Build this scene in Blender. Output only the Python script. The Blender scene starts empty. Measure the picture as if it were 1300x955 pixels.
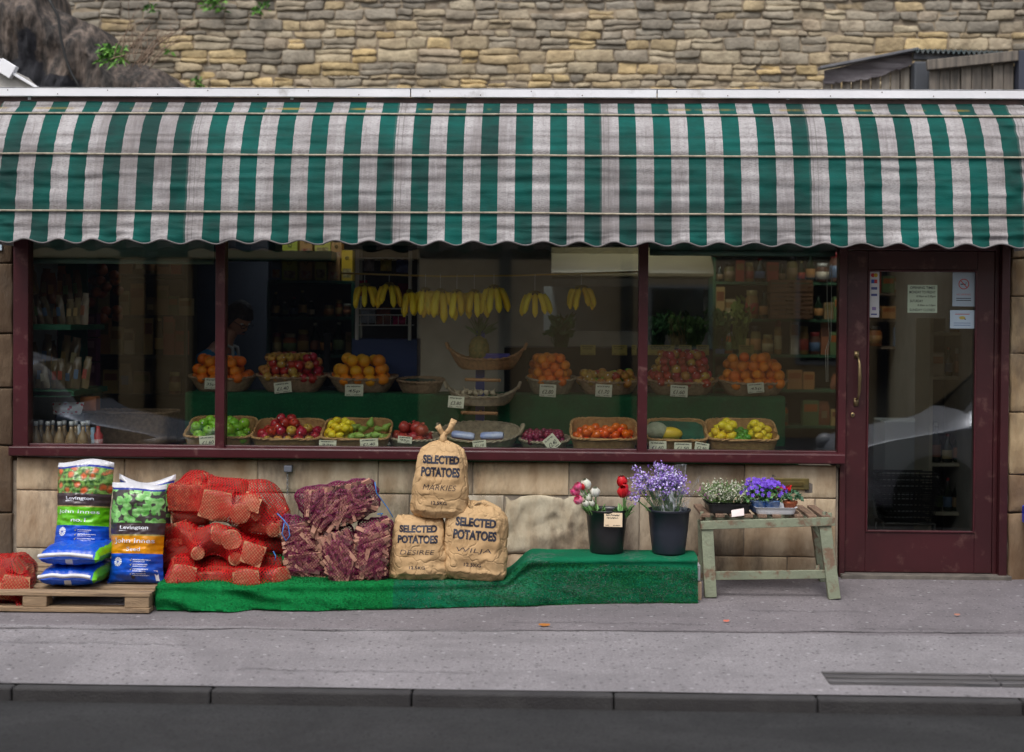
import bpy, bmesh, math, random
from mathutils import Vector, Matrix, Euler, noise
from mathutils.bvhtree import BVHTree
R = math.radians
PI = math.pi
random.seed(7)
sc = bpy.context.scene
COL = sc.collection

# ------------------------------------------------------------------ camera
CAM = Vector((0, -9, 1.6))
YAW, PITCH, ROLL = R(1.6), R(0.76), R(0.41)
FPX = 1800.0
_f = Vector((-math.sin(YAW)*math.cos(PITCH), math.cos(YAW)*math.cos(PITCH), -math.sin(PITCH)))
_r0 = Vector((math.cos(YAW), math.sin(YAW), 0))
_u0 = _r0.cross(_f)
_r = _r0*math.cos(ROLL) + _u0*math.sin(ROLL)
_u = _u0*math.cos(ROLL) - _r0*math.sin(ROLL)

def P(px, py, Y):
    """the point of the place at depth Y that was measured at a picture position"""
    d = _f*FPX + _r*(px-650) - _u*(py-432)
    t = (Y-CAM.y)/d.y
    return CAM + d*t
def X(px, Y, py=450): return P(px, py, Y).x
def Z(py, Y, px=650): return P(px, py, Y).z

cd = bpy.data.cameras.new('camera')
cam = bpy.data.objects.new('camera', cd); COL.objects.link(cam)
m3 = Matrix((_r, _u, -_f)).transposed()
cam.matrix_world = Matrix.Translation(CAM) @ m3.to_4x4()
cd.sensor_width = 36; cd.sensor_fit = 'HORIZONTAL'
cd.lens = FPX/1300*36
cd.shift_y = -45.5/1300
cd.clip_start = .1; cd.clip_end = 500
cd.dof.use_dof = True; cd.dof.focus_distance = 8.6; cd.dof.aperture_fstop = 1.4
sc.camera = cam

# ------------------------------------------------------------------ materials
MATS = {}
def nodes(name):
    m = bpy.data.materials.new(name); m.use_nodes = True
    nt = m.node_tree; nt.nodes.clear()
    return m, nt
def N(nt, t, **kw):
    n = nt.nodes.new(t)
    for k, v in kw.items():
        if k.startswith('i_'):
            n.inputs[k[2:].replace('_', ' ')].default_value = v
        else: setattr(n, k, v)
    return n
def c4(c): return (c[0], c[1], c[2], 1)
def mixc(nt, fac, a, b, mode='MIX'):
    n = nt.nodes.new('ShaderNodeMix'); n.data_type = 'RGBA'; n.blend_type = mode
    for i, v in ((0, fac), (6, a), (7, b)):
        if isinstance(v, (int, float)): n.inputs[i].default_value = v
        elif isinstance(v, (tuple, list)): n.inputs[i].default_value = c4(v)
        else: nt.links.new(v, n.inputs[i])
    return n.outputs[2]
def math_(nt, op, a, b=0.0, c=0.0, clamp=False):
    n = nt.nodes.new('ShaderNodeMath'); n.operation = op; n.use_clamp = clamp
    for i, v in enumerate((a, b, c)):
        if isinstance(v, (int, float)): n.inputs[i].default_value = v
        else: nt.links.new(v, n.inputs[i])
    return n.outputs[0]
def coords(nt, kind='Object', scale=(1, 1, 1), rnd=False):
    t = nt.nodes.new('ShaderNodeTexCoord')
    mp = nt.nodes.new('ShaderNodeMapping')
    nt.links.new(t.outputs[kind], mp.inputs[0]); mp.inputs['Scale'].default_value = scale
    if rnd:
        oi = nt.nodes.new('ShaderNodeObjectInfo')
        k = math_(nt, 'MULTIPLY', oi.outputs['Random'], 37.0)
        cmb = nt.nodes.new('ShaderNodeCombineXYZ')
        nt.links.new(k, cmb.inputs[0]); nt.links.new(k, cmb.inputs[1]); nt.links.new(k, cmb.inputs[2])
        nt.links.new(cmb.outputs[0], mp.inputs['Location'])
    return mp.outputs[0]
def noise_(nt, vec, scale, detail=6, rough=.55, dist=0):
    n = nt.nodes.new('ShaderNodeTexNoise'); n.inputs['Scale'].default_value = scale
    n.inputs['Detail'].default_value = detail; n.inputs['Roughness'].default_value = rough
    n.inputs['Distortion'].default_value = dist
    nt.links.new(vec, n.inputs['Vector'])
    return n.outputs[0]
def ramp(nt, fac, stops, interp='LINEAR'):
    n = nt.nodes.new('ShaderNodeValToRGB'); cr = n.color_ramp; cr.interpolation = interp
    while len(cr.elements) < len(stops): cr.elements.new(.5)
    for e, (p, c) in zip(cr.elements, stops):
        e.position = p; e.color = c4(c) if isinstance(c, (tuple, list)) else (c, c, c, 1)
    nt.links.new(fac, n.inputs[0])
    return n.outputs[0]
def bump_(nt, h, strength=.3, dist=.01):
    n = nt.nodes.new('ShaderNodeBump'); n.inputs['Strength'].default_value = strength
    n.inputs['Distance'].default_value = dist; nt.links.new(h, n.inputs['Height'])
    return n.outputs[0]
def finish(nt, col, rough=.6, normal=None, metal=0, spec=.5, extra=None):
    b = nt.nodes.new('ShaderNodeBsdfPrincipled'); o = nt.nodes.new('ShaderNodeOutputMaterial')
    if isinstance(col, (tuple, list)): b.inputs['Base Color'].default_value = c4(col)
    else: nt.links.new(col, b.inputs['Base Color'])
    if isinstance(rough, (int, float)): b.inputs['Roughness'].default_value = rough
    else: nt.links.new(rough, b.inputs['Roughness'])
    b.inputs['Metallic'].default_value = metal; b.inputs['Specular IOR Level'].default_value = spec
    if normal is not None: nt.links.new(normal, b.inputs['Normal'])
    if extra:
        for k, v in extra.items(): b.inputs[k].default_value = v
    nt.links.new(b.outputs[0], o.inputs[0])
    return b

def M(name, c, c2=None, s=8, rough=.6, bump=0, bs=60, metal=0, rnd=0, st=(1, 1, 1), spec=.5, lo=.35, hi=.65, attr=None,
      dirt=None, dirts=3, dlo=.5, dhi=.75, extra=None, hue=0, bd=.01, coord='Object'):
    if name in MATS: return MATS[name]
    m, nt = nodes(name)
    v = coords(nt, coord, st, rnd=bool(rnd) or bool(hue))
    col = c
    if attr:
        a = nt.nodes.new('ShaderNodeVertexColor'); a.layer_name = attr; col = a.outputs[0]
        if c2 is not None:
            f = ramp(nt, noise_(nt, v, s), [(lo, 0.0), (hi, 1.0)])
            col = mixc(nt, f, col, mixc(nt, 1.0, col, c2, 'MULTIPLY'))
    elif c2 is not None:
        f = ramp(nt, noise_(nt, v, s), [(lo, 0.0), (hi, 1.0)])
        col = mixc(nt, f, c, c2)
    if dirt is not None:
        f = ramp(nt, noise_(nt, v, dirts, 8, .65), [(dlo, 0.0), (dhi, 1.0)])
        col = mixc(nt, f, col, dirt)
    if rnd or hue:
        oi = nt.nodes.new('ShaderNodeObjectInfo'); h = nt.nodes.new('ShaderNodeHueSaturation')
        if isinstance(col, (tuple, list)): h.inputs['Color'].default_value = c4(col)
        else: nt.links.new(col, h.inputs['Color'])
        nt.links.new(math_(nt, 'MULTIPLY_ADD', oi.outputs['Random'], 2*rnd, 1-rnd), h.inputs['Value'])
        w = nt.nodes.new('ShaderNodeTexWhiteNoise'); w.noise_dimensions = '1D'
        nt.links.new(oi.outputs['Random'], w.inputs['W'])
        nt.links.new(math_(nt, 'MULTIPLY_ADD', w.outputs['Value'], 2*hue, .5-hue), h.inputs['Hue'])
        col = h.outputs[0]
    nrm = bump_(nt, noise_(nt, v, bs, 5), bump, bd) if bump else None
    finish(nt, col, rough, nrm, metal, spec, extra)
    MATS[name] = m
    return m

# ------------------------------------------------------------------ mesh builder
def wloc(o):
    v = Vector((0, 0, 0))
    while o is not None:
        v = v + o.location; o = o.parent
    return v
class MB:
    def __init__(s): s.v = []; s.f = []; s.m = []; s.c = []; s.cur = None
    def add(s, vs, fs, m=0, T=None):
        b = len(s.v)
        if T is not None: vs = [T @ Vector(p) for p in vs]
        s.v += [tuple(p) for p in vs]
        for f in fs:
            s.f.append([i+b for i in f]); s.m.append(m); s.c.append(s.cur)
        return s
    def box(s, x0, x1, y0, y1, z0, z1, m=0, T=None):
        return s.add([(x0,y0,z0),(x1,y0,z0),(x1,y1,z0),(x0,y1,z0),(x0,y0,z1),(x1,y0,z1),(x1,y1,z1),(x0,y1,z1)],
              [(0,3,2,1),(4,5,6,7),(0,1,5,4),(1,2,6,5),(2,3,7,6),(3,0,4,7)], m, T)
    def bar(s, a, b, w, h, m=0, up=(0, 0, 1)):
        a = Vector(a); b = Vector(b); d = b-a; L = d.length
        if L < 1e-6: return s
        d.normalize(); x = d.cross(Vector(up))
        if x.length < 1e-3: x = d.cross(Vector((1, 0, 0)))
        x.normalize(); z = x.cross(d)
        T = Matrix.Translation(a) @ Matrix((x, d, z)).transposed().to_4x4()
        return s.box(-w/2, w/2, 0, L, -h/2, h/2, m, T)
    def grid(s, fn, nu, nv, m=0, cu=False, mf=None, flip=False, keep=None):
        b = len(s.v); U = nu if cu else nu+1
        for j in range(nv+1):
            for i in range(U):
                s.v.append(tuple(fn(i/nu, j/nv)))
        for j in range(nv):
            for i in range(nu):
                if keep and not keep((i+.5)/nu, (j+.5)/nv): continue
                i2 = (i+1) % U
                q = [b+j*U+i, b+j*U+i2, b+(j+1)*U+i2, b+(j+1)*U+i]
                if flip: q.reverse()
                s.f.append(q); s.m.append(mf((i+.5)/nu, (j+.5)/nv) if mf else m); s.c.append(s.cur)
        return s
    def tube(s, pts, r, n=8, m=0, cap=True, closed=False):
        pts = [Vector(p) for p in pts]; k = len(pts)
        if k < 2: return s
        b = len(s.v); ref = None
        for i, p in enumerate(pts):
            if closed: t = pts[(i+1) % k]-pts[i-1]
            else: t = pts[min(i+1, k-1)]-pts[max(i-1, 0)]
            if t.length < 1e-9: t = Vector((0, 0, 1))
            t.normalize()
            if ref is None:
                ref = Vector((0, 0, 1)) if abs(t.z) < .9 else Vector((1, 0, 0))
            x = ref - t*ref.dot(t)
            if x.length < 1e-5: x = t.orthogonal()
            x.normalize(); y = t.cross(x); ref = x
            rr = r[i] if isinstance(r, (list, tuple)) else r
            for j in range(n):
                a = 2*PI*j/n
                s.v.append(tuple(p + x*(math.cos(a)*rr) + y*(math.sin(a)*rr)))
        for i in range(k if closed else k-1):
            i2 = (i+1) % k
            for j in range(n):
                j2 = (j+1) % n
                s.f.append([b+i*n+j, b+i*n+j2, b+i2*n+j2, b+i2*n+j]); s.m.append(m); s.c.append(s.cur)
        if cap and not closed:
            s.f.append([b+j for j in range(n)][::-1]); s.m.append(m); s.c.append(s.cur)
            s.f.append([b+(k-1)*n+j for j in range(n)]); s.m.append(m); s.c.append(s.cur)
        return s
    def lathe(s, prof, n=20, m=0, T=None, ex=(1, 1), mf=None):
        b = len(s.v)
        for (r, z) in prof:
            for j in range(n):
                a = 2*PI*j/n
                p = Vector((math.cos(a)*r*ex[0], math.sin(a)*r*ex[1], z))
                if T is not None: p = T @ p
                s.v.append(tuple(p))
        for i in range(len(prof)-1):
            for j in range(n):
                j2 = (j+1) % n
                s.f.append([b+i*n+j, b+i*n+j2, b+(i+1)*n+j2, b+(i+1)*n+j]); s.m.append(mf(i) if mf else m); s.c.append(s.cur)
        for (i, rev) in ((0, True), (len(prof)-1, False)):
            if prof[i][0] > 1e-4:
                q = [b+i*n+j for j in range(n)]
                s.f.append(q[::-1] if rev else q); s.m.append(mf(min(i, len(prof)-2)) if mf else m); s.c.append(s.cur)
        return s
    def ball(s, c, r, nu=16, nv=10, m=0, T=None, disp=None):
        if isinstance(r, (int, float)): r = (r, r, r)
        def fn(u, v):
            a = 2*PI*u; t = PI*(v-.5)
            d = Vector((math.cos(a)*math.cos(t), math.sin(a)*math.cos(t), math.sin(t)))
            k = 1+(disp(d) if disp else 0)
            p = Vector((c[0]+d.x*r[0]*k, c[1]+d.y*r[1]*k, c[2]+d.z*r[2]*k))
            return T @ p if T is not None else p
        return s.grid(fn, nu, nv, m, cu=True)
    def build(s, name, mats, parent=None, smooth=False, bevel=0, bseg=2, W=True, auto=None, loc=None, weld=False):
        me = bpy.data.meshes.new(name)
        if W:
            if parent is not None: off = wloc(parent)
            elif loc is not None: off = Vector(loc)
            else:
                xs = [p[0] for p in s.v]; ys = [p[1] for p in s.v]; zs = [p[2] for p in s.v]
                off = Vector(((min(xs)+max(xs))/2, (min(ys)+max(ys))/2, min(zs)))
            vs = [(p[0]-off.x, p[1]-off.y, p[2]-off.z) for p in s.v]
        else:
            off = Vector((0, 0, 0)); vs = s.v
        me.from_pydata(vs, [], s.f)
        if not isinstance(mats, (list, tuple)): mats = [mats]
        for mm in mats: me.materials.append(mm)
        if len(mats) > 1: me.polygons.foreach_set('material_index', s.m)
        if any(c is not None for c in s.c):
            ca = me.color_attributes.new('col', 'FLOAT_COLOR', 'CORNER')
            k = 0; data = []
            for f, c in zip(s.f, s.c):
                cc = (c or (1, 1, 1))
                for _ in f: data += [cc[0], cc[1], cc[2], 1.0]
            ca.data.foreach_set('color', data)
        if smooth or auto: me.polygons.foreach_set('use_smooth', [True]*len(me.polygons))
        me.update()
        if weld or auto:
            bm = bmesh.new(); bm.from_mesh(me)
            if weld: bmesh.ops.remove_doubles(bm, verts=bm.verts, dist=1e-5)
            if auto:
                for e in bm.edges:
                    if len(e.link_faces) == 2 and e.calc_face_angle(0) > R(auto): e.smooth = False
            bm.to_mesh(me); bm.free()
        o = bpy.data.objects.new(name, me); COL.objects.link(o)
        if parent is not None: o.parent = parent
        elif W: o.location = off
        if bevel:
            b = o.modifiers.new('bevel', 'BEVEL'); b.width = bevel; b.segments = bseg; b.limit_method = 'ANGLE'; b.angle_limit = R(40)
        return o

def tag(o, label=None, cat=None, group=None, kind=None):
    if label: o['label'] = label
    if cat: o['category'] = cat
    if group: o['group'] = group
    if kind: o['kind'] = kind
    return o
def thing(name, label, cat, loc=(0, 0, 0), group=None, rz=0):
    o = bpy.data.objects.new(name, None); COL.objects.link(o); o.location = loc; o.rotation_euler = (0, 0, rz)
    o.empty_display_size = .1
    return tag(o, label, cat, group)
def dup(o, parent=None):
    c = o.copy(); COL.objects.link(c); c.parent = parent
    for ch in list(o.children): dup(ch, c)
    return c
def struct(o): o['kind'] = 'structure'; return o
def lerp(a, b, t): return a+(b-a)*t
def interp(tab, x):
    if x <= tab[0][0]: return tab[0][1]
    for (a, va), (b, vb) in zip(tab, tab[1:]):
        if x <= b: return va+(vb-va)*(x-a)/(b-a)
    return tab[-1][1]
def smooth01(t): t = max(0, min(1, t)); return t*t*(3-2*t)
def nz(x, y=0, z=0): return noise.noise(Vector((x, y, z)))
def fnz(x, y, z, o=4): return noise.fractal(Vector((x, y, z)), 1.0, 2.0, o)

# ------------------------------------------------------------------ writing
_TX = {}
def text_geo(s, bold=0.0, spacing=1.0):
    key = (s, bold, spacing)
    if key in _TX: return _TX[key]
    cu = bpy.data.curves.new('t', 'FONT'); cu.body = s; cu.offset = bold; cu.align_x = 'CENTER'; cu.align_y = 'CENTER'
    cu.space_character = spacing; cu.resolution_u = 4
    ob = bpy.data.objects.new('t', cu); COL.objects.link(ob)
    dg = bpy.context.evaluated_depsgraph_get(); dg.update()
    me = bpy.data.meshes.new_from_object(ob.evaluated_get(dg))
    bm = bmesh.new(); bm.from_mesh(me); bmesh.ops.triangulate(bm, faces=bm.faces)
    for _ in range(2):
        es = [e for e in bm.edges if e.calc_length() > .22]
        if not es: break
        bmesh.ops.subdivide_edges(bm, edges=es, cuts=1); bmesh.ops.triangulate(bm, faces=bm.faces)
    vs = [(v.co.x, v.co.y) for v in bm.verts]; bm.verts.index_update()
    fs = [[v.index for v in f.verts] for f in bm.faces]
    bm.free(); bpy.data.objects.remove(ob); bpy.data.curves.remove(cu); bpy.data.meshes.remove(me)
    if vs:
        x0 = min(v[0] for v in vs); x1 = max(v[0] for v in vs); y0 = min(v[1] for v in vs); y1 = max(v[1] for v in vs)
        cx, cy = (x0+x1)/2, (y0+y1)/2; h = max(y1-y0, 1e-3); w = max(x1-x0, 1e-3)
        vs = [((x-cx)/w, (y-cy)/h) for x, y in vs]
    _TX[key] = (vs, fs)
    return _TX[key]
def put_text(mb, s, w, h, fn, m=0, bold=0.0):
    """fn(x, y) -> point for x in +-w/2, y in +-h/2"""
    vs, fs = text_geo(s, bold)
    mb.add([fn(x*w, y*h) for x, y in vs], fs, m)
def scribble(mb, x0, x1, y, h, fn, r=.001, m=0, rnd=random):
    n = max(6, int((x1-x0)/h*2.4)); pts = []
    for i in range(n):
        if rnd.random() < .14 and len(pts) > 2:
            ribbon(mb, pts, r, fn, m); pts = []
        pts.append((lerp(x0, x1, (i+rnd.uniform(-.3, .3))/n), y+h*.5*(1 if i % 2 else -1)*rnd.uniform(.4, 1)))
    ribbon(mb, pts, r, fn, m)
def ribbon(mb, pts, r, fn, m=0):
    for a, b in zip(pts, pts[1:]):
        d = Vector((b[0]-a[0], b[1]-a[1]));
        if d.length < 1e-6: continue
        d.normalize(); q = Vector((-d.y, d.x))*r; e = d*r*.5
        mb.add([fn(a[0]-q.x-e.x, a[1]-q.y-e.y), fn(b[0]-q.x+e.x, b[1]-q.y+e.y), fn(b[0]+q.x+e.x, b[1]+q.y+e.y), fn(a[0]+q.x-e.x, a[1]+q.y-e.y)], [(0, 1, 2, 3)], m)

# ------------------------------------------------------------------ world, light
w = bpy.data.worlds.new('World'); sc.world = w; w.use_nodes = True
nt = w.node_tree; nt.nodes.clear()
sky = nt.nodes.new('ShaderNodeTexSky'); sky.sky_type = 'NISHITA'; sky.sun_disc = False
SUN_EL, SUN_AZ = R(58), R(200)      # azimuth clockwise from +Y
sky.sun_elevation = SUN_EL; sky.sun_rotation = SUN_AZ; sky.air_density = 1.0; sky.dust_density = 4.0; sky.ozone_density = 1
hs = nt.nodes.new('ShaderNodeHueSaturation'); hs.inputs['Saturation'].default_value = .42
bg = nt.nodes.new('ShaderNodeBackground'); bg.inputs[1].default_value = .15
ow = nt.nodes.new('ShaderNodeOutputWorld')
nt.links.new(sky.outputs[0], hs.inputs['Color']); nt.links.new(hs.outputs[0], bg.inputs[0]); nt.links.new(bg.outputs[0], ow.inputs[0])
sl = bpy.data.lights.new('sun', 'SUN'); sl.energy = 1.3; sl.angle = R(25); sl.color = (1, .97, .93)
so = bpy.data.objects.new('sun', sl); COL.objects.link(so)
sd = Vector((math.sin(SUN_AZ)*math.cos(SUN_EL), math.cos(SUN_AZ)*math.cos(SUN_EL), math.sin(SUN_EL)))
so.rotation_euler = (-sd).to_track_quat('-Z', 'Y').to_euler()
sc.view_settings.view_transform = 'Standard'; sc.view_settings.look = 'None'
sc.view_settings.exposure = .35; sc.view_settings.gamma = 1
sc.render.engine = 'CYCLES'
sc.cycles.max_bounces = 8; sc.cycles.transparent_max_bounces = 16; sc.cycles.diffuse_bounces = 4
sc.cycles.caustics_reflective = False; sc.cycles.caustics_refractive = False
sc.cycles.use_denoising = True

# ------------------------------------------------------------------ ground
def gz(y): return .025*y if y > -2.62 else -.0655
def asphalt(name, a, b, speck, split=None):
    m, nt = nodes(name); v = coords(nt)
    col = ramp(nt, noise_(nt, v, 1.3, 8, .6), [(.3, a), (.7, b)])
    fine = noise_(nt, v, 75, 4, .75)
    col = mixc(nt, ramp(nt, fine, [(.4, 0.0), (.6, .95)]), col, speck)
    grit = noise_(nt, v, 38, 3, .8)
    col = mixc(nt, ramp(nt, grit, [(.3, .55), (.37, 0.0)]), col, tuple(x*1.5 for x in b))
    col = mixc(nt, ramp(nt, noise_(nt, v, 24, 2, .5), [(.68, 0.0), (.73, .8)]), col, tuple(x*.3 for x in a))
    blot = ramp(nt, noise_(nt, v, .9, 9, .7, 1.5), [(.45, 0.0), (.6, .45)])
    col = mixc(nt, blot, col, tuple(x*.62 for x in a))
    v2 = coords(nt, 'Object', (.5, 1.8, 1)); streak = ramp(nt, noise_(nt, v2, 2.2, 9, .7), [(.46, 0.0), (.66, .38)])
    col = mixc(nt, streak, col, tuple(x*.6 for x in a))
    if split is not None:
        sx = nt.nodes.new('ShaderNodeSeparateXYZ'); t = nt.nodes.new('ShaderNodeTexCoord'); nt.links.new(t.outputs['Object'], sx.inputs[0])
        yy = math_(nt, 'ADD', sx.outputs[1], math_(nt, 'MULTIPLY', noise_(nt, v, 2.0, 5), .12))
        f = ramp(nt, math_(nt, 'MULTIPLY_ADD', yy, 1.0, -split+.5), [(.49, 0.0), (.51, 1.0)])
        col = mixc(nt, f, col, mixc(nt, 1.0, col, (.78, .75, .76), 'MULTIPLY'))
    for sc_, cc_, r0 in ((22, tuple(x*.3 for x in a), .1), (31, tuple(min(.5, x*1.4) for x in b), .09), (55, tuple(x*.45 for x in a), .16)):
        vo = nt.nodes.new('ShaderNodeTexVoronoi'); vo.voronoi_dimensions = '2D'; vo.inputs['Scale'].default_value = sc_; nt.links.new(v, vo.inputs['Vector'])
        sepc = nt.nodes.new('ShaderNodeSeparateColor'); nt.links.new(vo.outputs['Color'], sepc.inputs[0])
        col = mixc(nt, math_(nt, 'MULTIPLY', ramp(nt, vo.outputs['Distance'], [(r0, .42), (r0*1.6, 0.0)]), math_(nt, 'GREATER_THAN', sepc.outputs[0], .7)), col, cc_)
    # small pale spots of chewing gum and dark pits
    vo = nt.nodes.new('ShaderNodeTexVoronoi'); vo.voronoi_dimensions = '2D'; vo.inputs['Scale'].default_value = 4; nt.links.new(v, vo.inputs['Vector'])
    col = mixc(nt, ramp(nt, vo.outputs['Distance'], [(.025, .55), (.05, 0.0)]), col, tuple(min(.45, x*1.5) for x in b))
    vo = nt.nodes.new('ShaderNodeTexVoronoi'); vo.voronoi_dimensions = '2D'; vo.inputs['Scale'].default_value = 9; nt.links.new(v, vo.inputs['Vector'])
    col = mixc(nt, ramp(nt, vo.outputs['Distance'], [(.05, .85), (.085, 0.0)]), col, tuple(x*.25 for x in a))
    finish(nt, col, .85, bump_(nt, fine, .35, .004))
    return m
m_pave = asphalt('pavement_asphalt', (.235, .22, .232), (.31, .292, .305), (.2, .185, .195), split=-1.45)
m_road = asphalt('road_asphalt', (.012, .012, .013), (.02, .02, .021), (.035, .035, .036))
mb = MB(); mb.box(-150, 150, -150, 150, -.6, -.5)
struct(mb.build('ground', M('far_earth', (.06, .07, .04), (.09, .08, .05), s=.2), loc=(0, 0, 0)))
mb = MB()
mb.grid(lambda u, v: (lerp(-16, 16, u), lerp(-2.62, .35, v), gz(lerp(-2.62, .35, v))+.004*fnz(lerp(-16, 16, u)*.8, v*2, 3)), 160, 24)
struct(mb.build('pavement', m_pave, smooth=True, loc=(0, 0, 0)))
mb = MB(); mb.box(-16, 16, -8.2, -2.68, -.45, -.13)
struct(mb.build('road', m_road, loc=(0, 0, 0)))
mb = MB()
x = -16
while x < 16:
    mb.box(x+.003, x+.902, -2.69, -2.618, -.3, -.068+.002*random.uniform(-1, 1)); x += .905
struct(mb.build('kerb', M('kerb_stone', (.045, .043, .044), (.03, .028, .03), s=5, rough=.85, bump=.5, bs=90), bevel=.01, loc=(0, 0, 0)))
mb = MB(); mb.box(-16, 16, -11.5, -8.2, -.3, -.05)
struct(mb.build('far_pavement', M('far_paving', (.16, .15, .15), (.22, .21, .21), s=2, rough=.9), loc=(0, 0, 0)))
# old joint in the asphalt
mb = MB()
pts = []
for i in range(420):
    px_ = lerp(-40, 1340, i/419)
    y = -1.62+.19*(px_/1300)+.03*nz(px_*.011)+.012*nz(px_*.07, 4)
    pts.append((X(px_, y, 800), y, gz(y)))
for a, b in zip(pts, pts[1:]):
    wd = .004+.007*max(0, nz(a[0]*3, 7)+.3)
    mb.add([(a[0], a[1]-wd, a[2]+.006), (b[0], b[1]-wd, b[2]+.006), (b[0], b[1]+wd, b[2]+.006), (a[0], a[1]+wd, a[2]+.006)], [(0, 1, 2, 3)])
for (q0, q1, y0_, sd_) in ((640, 900, -1.33, 1), (1090, 1330, -1.38, 5), (-30, 240, -1.9, 9), (300, 620, -2.35, 12), (950, 1100, -.98, 17)):
    prev = None
    for i in range(90):
        px_ = lerp(q0, q1, i/89); y = y0_+.05*nz(px_*.02, sd_)+.02*nz(px_*.12, sd_); q = (X(px_, y, 800), y, gz(y)+.0062)
        wd = .0022+.0035*max(0, nz(px_*.1, sd_))
        if prev: mb.add([(prev[0], prev[1]-wd, prev[2]), (q[0], q[1]-wd, q[2]), (q[0], q[1]+wd, q[2]), (prev[0], prev[1]+wd, prev[2])], [(0, 1, 2, 3)])
        prev = q
struct(mb.build('pavement_joint', M('joint_dirt', (.06, .055, .055), (.13, .12, .125), s=30, rough=.95), loc=(0, 0, 0)))
# drain channel at the pavement edge
r_ = thing('edging_strip', 'long dark ribbed iron edging strip set in the pavement edge at the lower right', 'kerb edging', (2.2, -2.4, gz(-2.4)))
x0 = X(1045, -2.3, 855); x1 = 2.07; m_ei = M('old_iron', (.05, .05, .055), (.12, .11, .11), s=9, rough=.6, bump=.4, bs=40, st=(.3, 4, 4))
for (q0, q1) in ((x0, x1), (x1+.008, 3.6)):
    mb = MB(); mb.box(q0, q1, -2.46, -2.24, -.09, -.0535); mb.build('plate', m_ei, r_, bevel=.002)
    for yy in (-2.44, -2.36, -2.28):
        mb = MB(); mb.box(q0, q1, yy-.012, yy+.012, -.0534, -.046); mb.build('rib', M('worn_rib', (.13, .125, .13), (.07, .065, .065), s=9, rough=.5, st=(.4, 4, 4)), r_, bevel=.003)
# fallen leaves / scraps
for i, (px_, py_, c, lab) in enumerate([(691, 796, (.35, .13, .02), 'curled orange brown leaf lying on the asphalt below the green mat'),
                     (922, 791, (.45, .12, .08), 'tiny reddish leaf scrap on the pavement in front of the bench'),
                     (1215, 783, (.3, .14, .1), 'small brown leaf on the pavement in front of the door')]):
    y = -1.25; p = P(px_, py_, y)
    for _ in range(6):
        t = (gz(y)-CAM.z)/(p.z-CAM.z); y = CAM.y+(y-CAM.y)*t; p = P(px_, py_, y)
    mb = MB(); s_ = .03 if i == 0 else .016
    mb.grid(lambda u, v: (p.x+(u-.5)*2*s_, y+(v-.5)*s_*(1-abs(2*u-1)**2+.05), gz(y)+.008+.012*(2*u-1)**2*abs(nz(u*3, v*3, i))+.008*v), 8, 4)
    tag(mb.build('fallen_leaf', M('leaf%d' % i, c, rough=.8), smooth=True), lab, 'leaf')
# ================================================================== STRUCTURES
def stone_face(mb, x0, x1, z0, z1, yf, col, seed, nu=4, nv=3, bulge=.012, rag=.006, edge=.02, wob=None, back=.03):
    """one stone: a pillow-shaped front with ragged edges, sides running back into the joint"""
    mb.cur = col
    def fn(u, v):
        x = lerp(x0, x1, u); z = lerp(z0, z1, v)
        e = min(u, 1-u)*(x1-x0), min(v, 1-v)*(z1-z0)
        d = min(e)
        k = min(1, d/edge)
        y = yf - bulge*math.sqrt(k) - rag*fnz(x*9+seed, z*9, seed, 3)
        if d <= 1e-9: y = yf+back
        s = rag*.8
        x += s*nz(x*7+seed, z*7); z += s*nz(z*7, x*7+seed, 5)
        if wob: z += wob(x)
        return (x, y, z)
    # parameters with tight rows at the edges
    us = [0, .0001] + [i/nu for i in range(1, nu)] + [.9999, 1]
    ew = min(.12, edge*.5/(x1-x0)); eh = min(.2, edge*.5/(z1-z0))
    us = [0, 0+ew*.15, ew] + [lerp(ew, 1-ew, i/nu) for i in range(1, nu)] + [1-ew, 1-ew*.15, 1]
    vs = [0, 0+eh*.15, eh] + [lerp(eh, 1-eh, i/nv) for i in range(1, nv)] + [1-eh, 1-eh*.15, 1]
    U, V = len(us), len(vs); b = len(mb.v)
    for v in vs:
        for u in us: mb.v.append(fn(u, v))
    for j in range(V-1):
        for i in range(U-1):
            mb.f.append([b+j*U+i, b+j*U+i+1, b+(j+1)*U+i+1, b+(j+1)*U+i]); mb.m.append(0); mb.c.append(col)
    mb.cur = None

def rubble_stone(mb, x0, x1, i, f0, f1, g, yf, col, seed, slant, bl):
    us = [0, .015, .07, .2, .38, .62, .8, .93, .985, 1]; vs = [0, .03, .13, .36, .64, .87, .97, 1]
    w_ = x1-x0; b = len(mb.v); rnd_ = .02+.5*abs(nz(seed, 3))*.05
    for v in vs:
        for u in us:
            x = lerp(x0, x1, u)+slant*(v-.5); zb = bl(i, x)+g; zt = bl(i+1, x)-g; h = zt-zb
            vv = lerp(f0, f1, v)
            du = min(u, 1-u)*w_; dv_ = min(v, 1-v)*h*(f1-f0)
            # rounded corners
            cr = max(0, 1-du/.018)*max(0, 1-dv_/.016)
            z = lerp(zb, zt, vv)+(.5-v)*.16*cr*h
            x += (.5-u)*.012*cr
            k = max(0, min(1, min(du, dv_)/.022))
            y = yf-.010*math.sqrt(k)-.012*fnz(x*8+seed, z*11, seed, 3)
            if du == 0 or dv_ == 0: y = yf+.018
            z += .010*nz(x*13+seed, z*12)+.004*nz(x*40, z*30, seed); x += .011*nz(z*16, x*9+seed, 5)
            mb.v.append((x, y, z))
    U = len(us)
    for j in range(len(vs)-1):
        for k in range(U-1):
            mb.f.append([b+j*U+k, b+j*U+k+1, b+(j+1)*U+k+1, b+(j+1)*U+k]); mb.m.append(0); mb.c.append(col)
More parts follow.
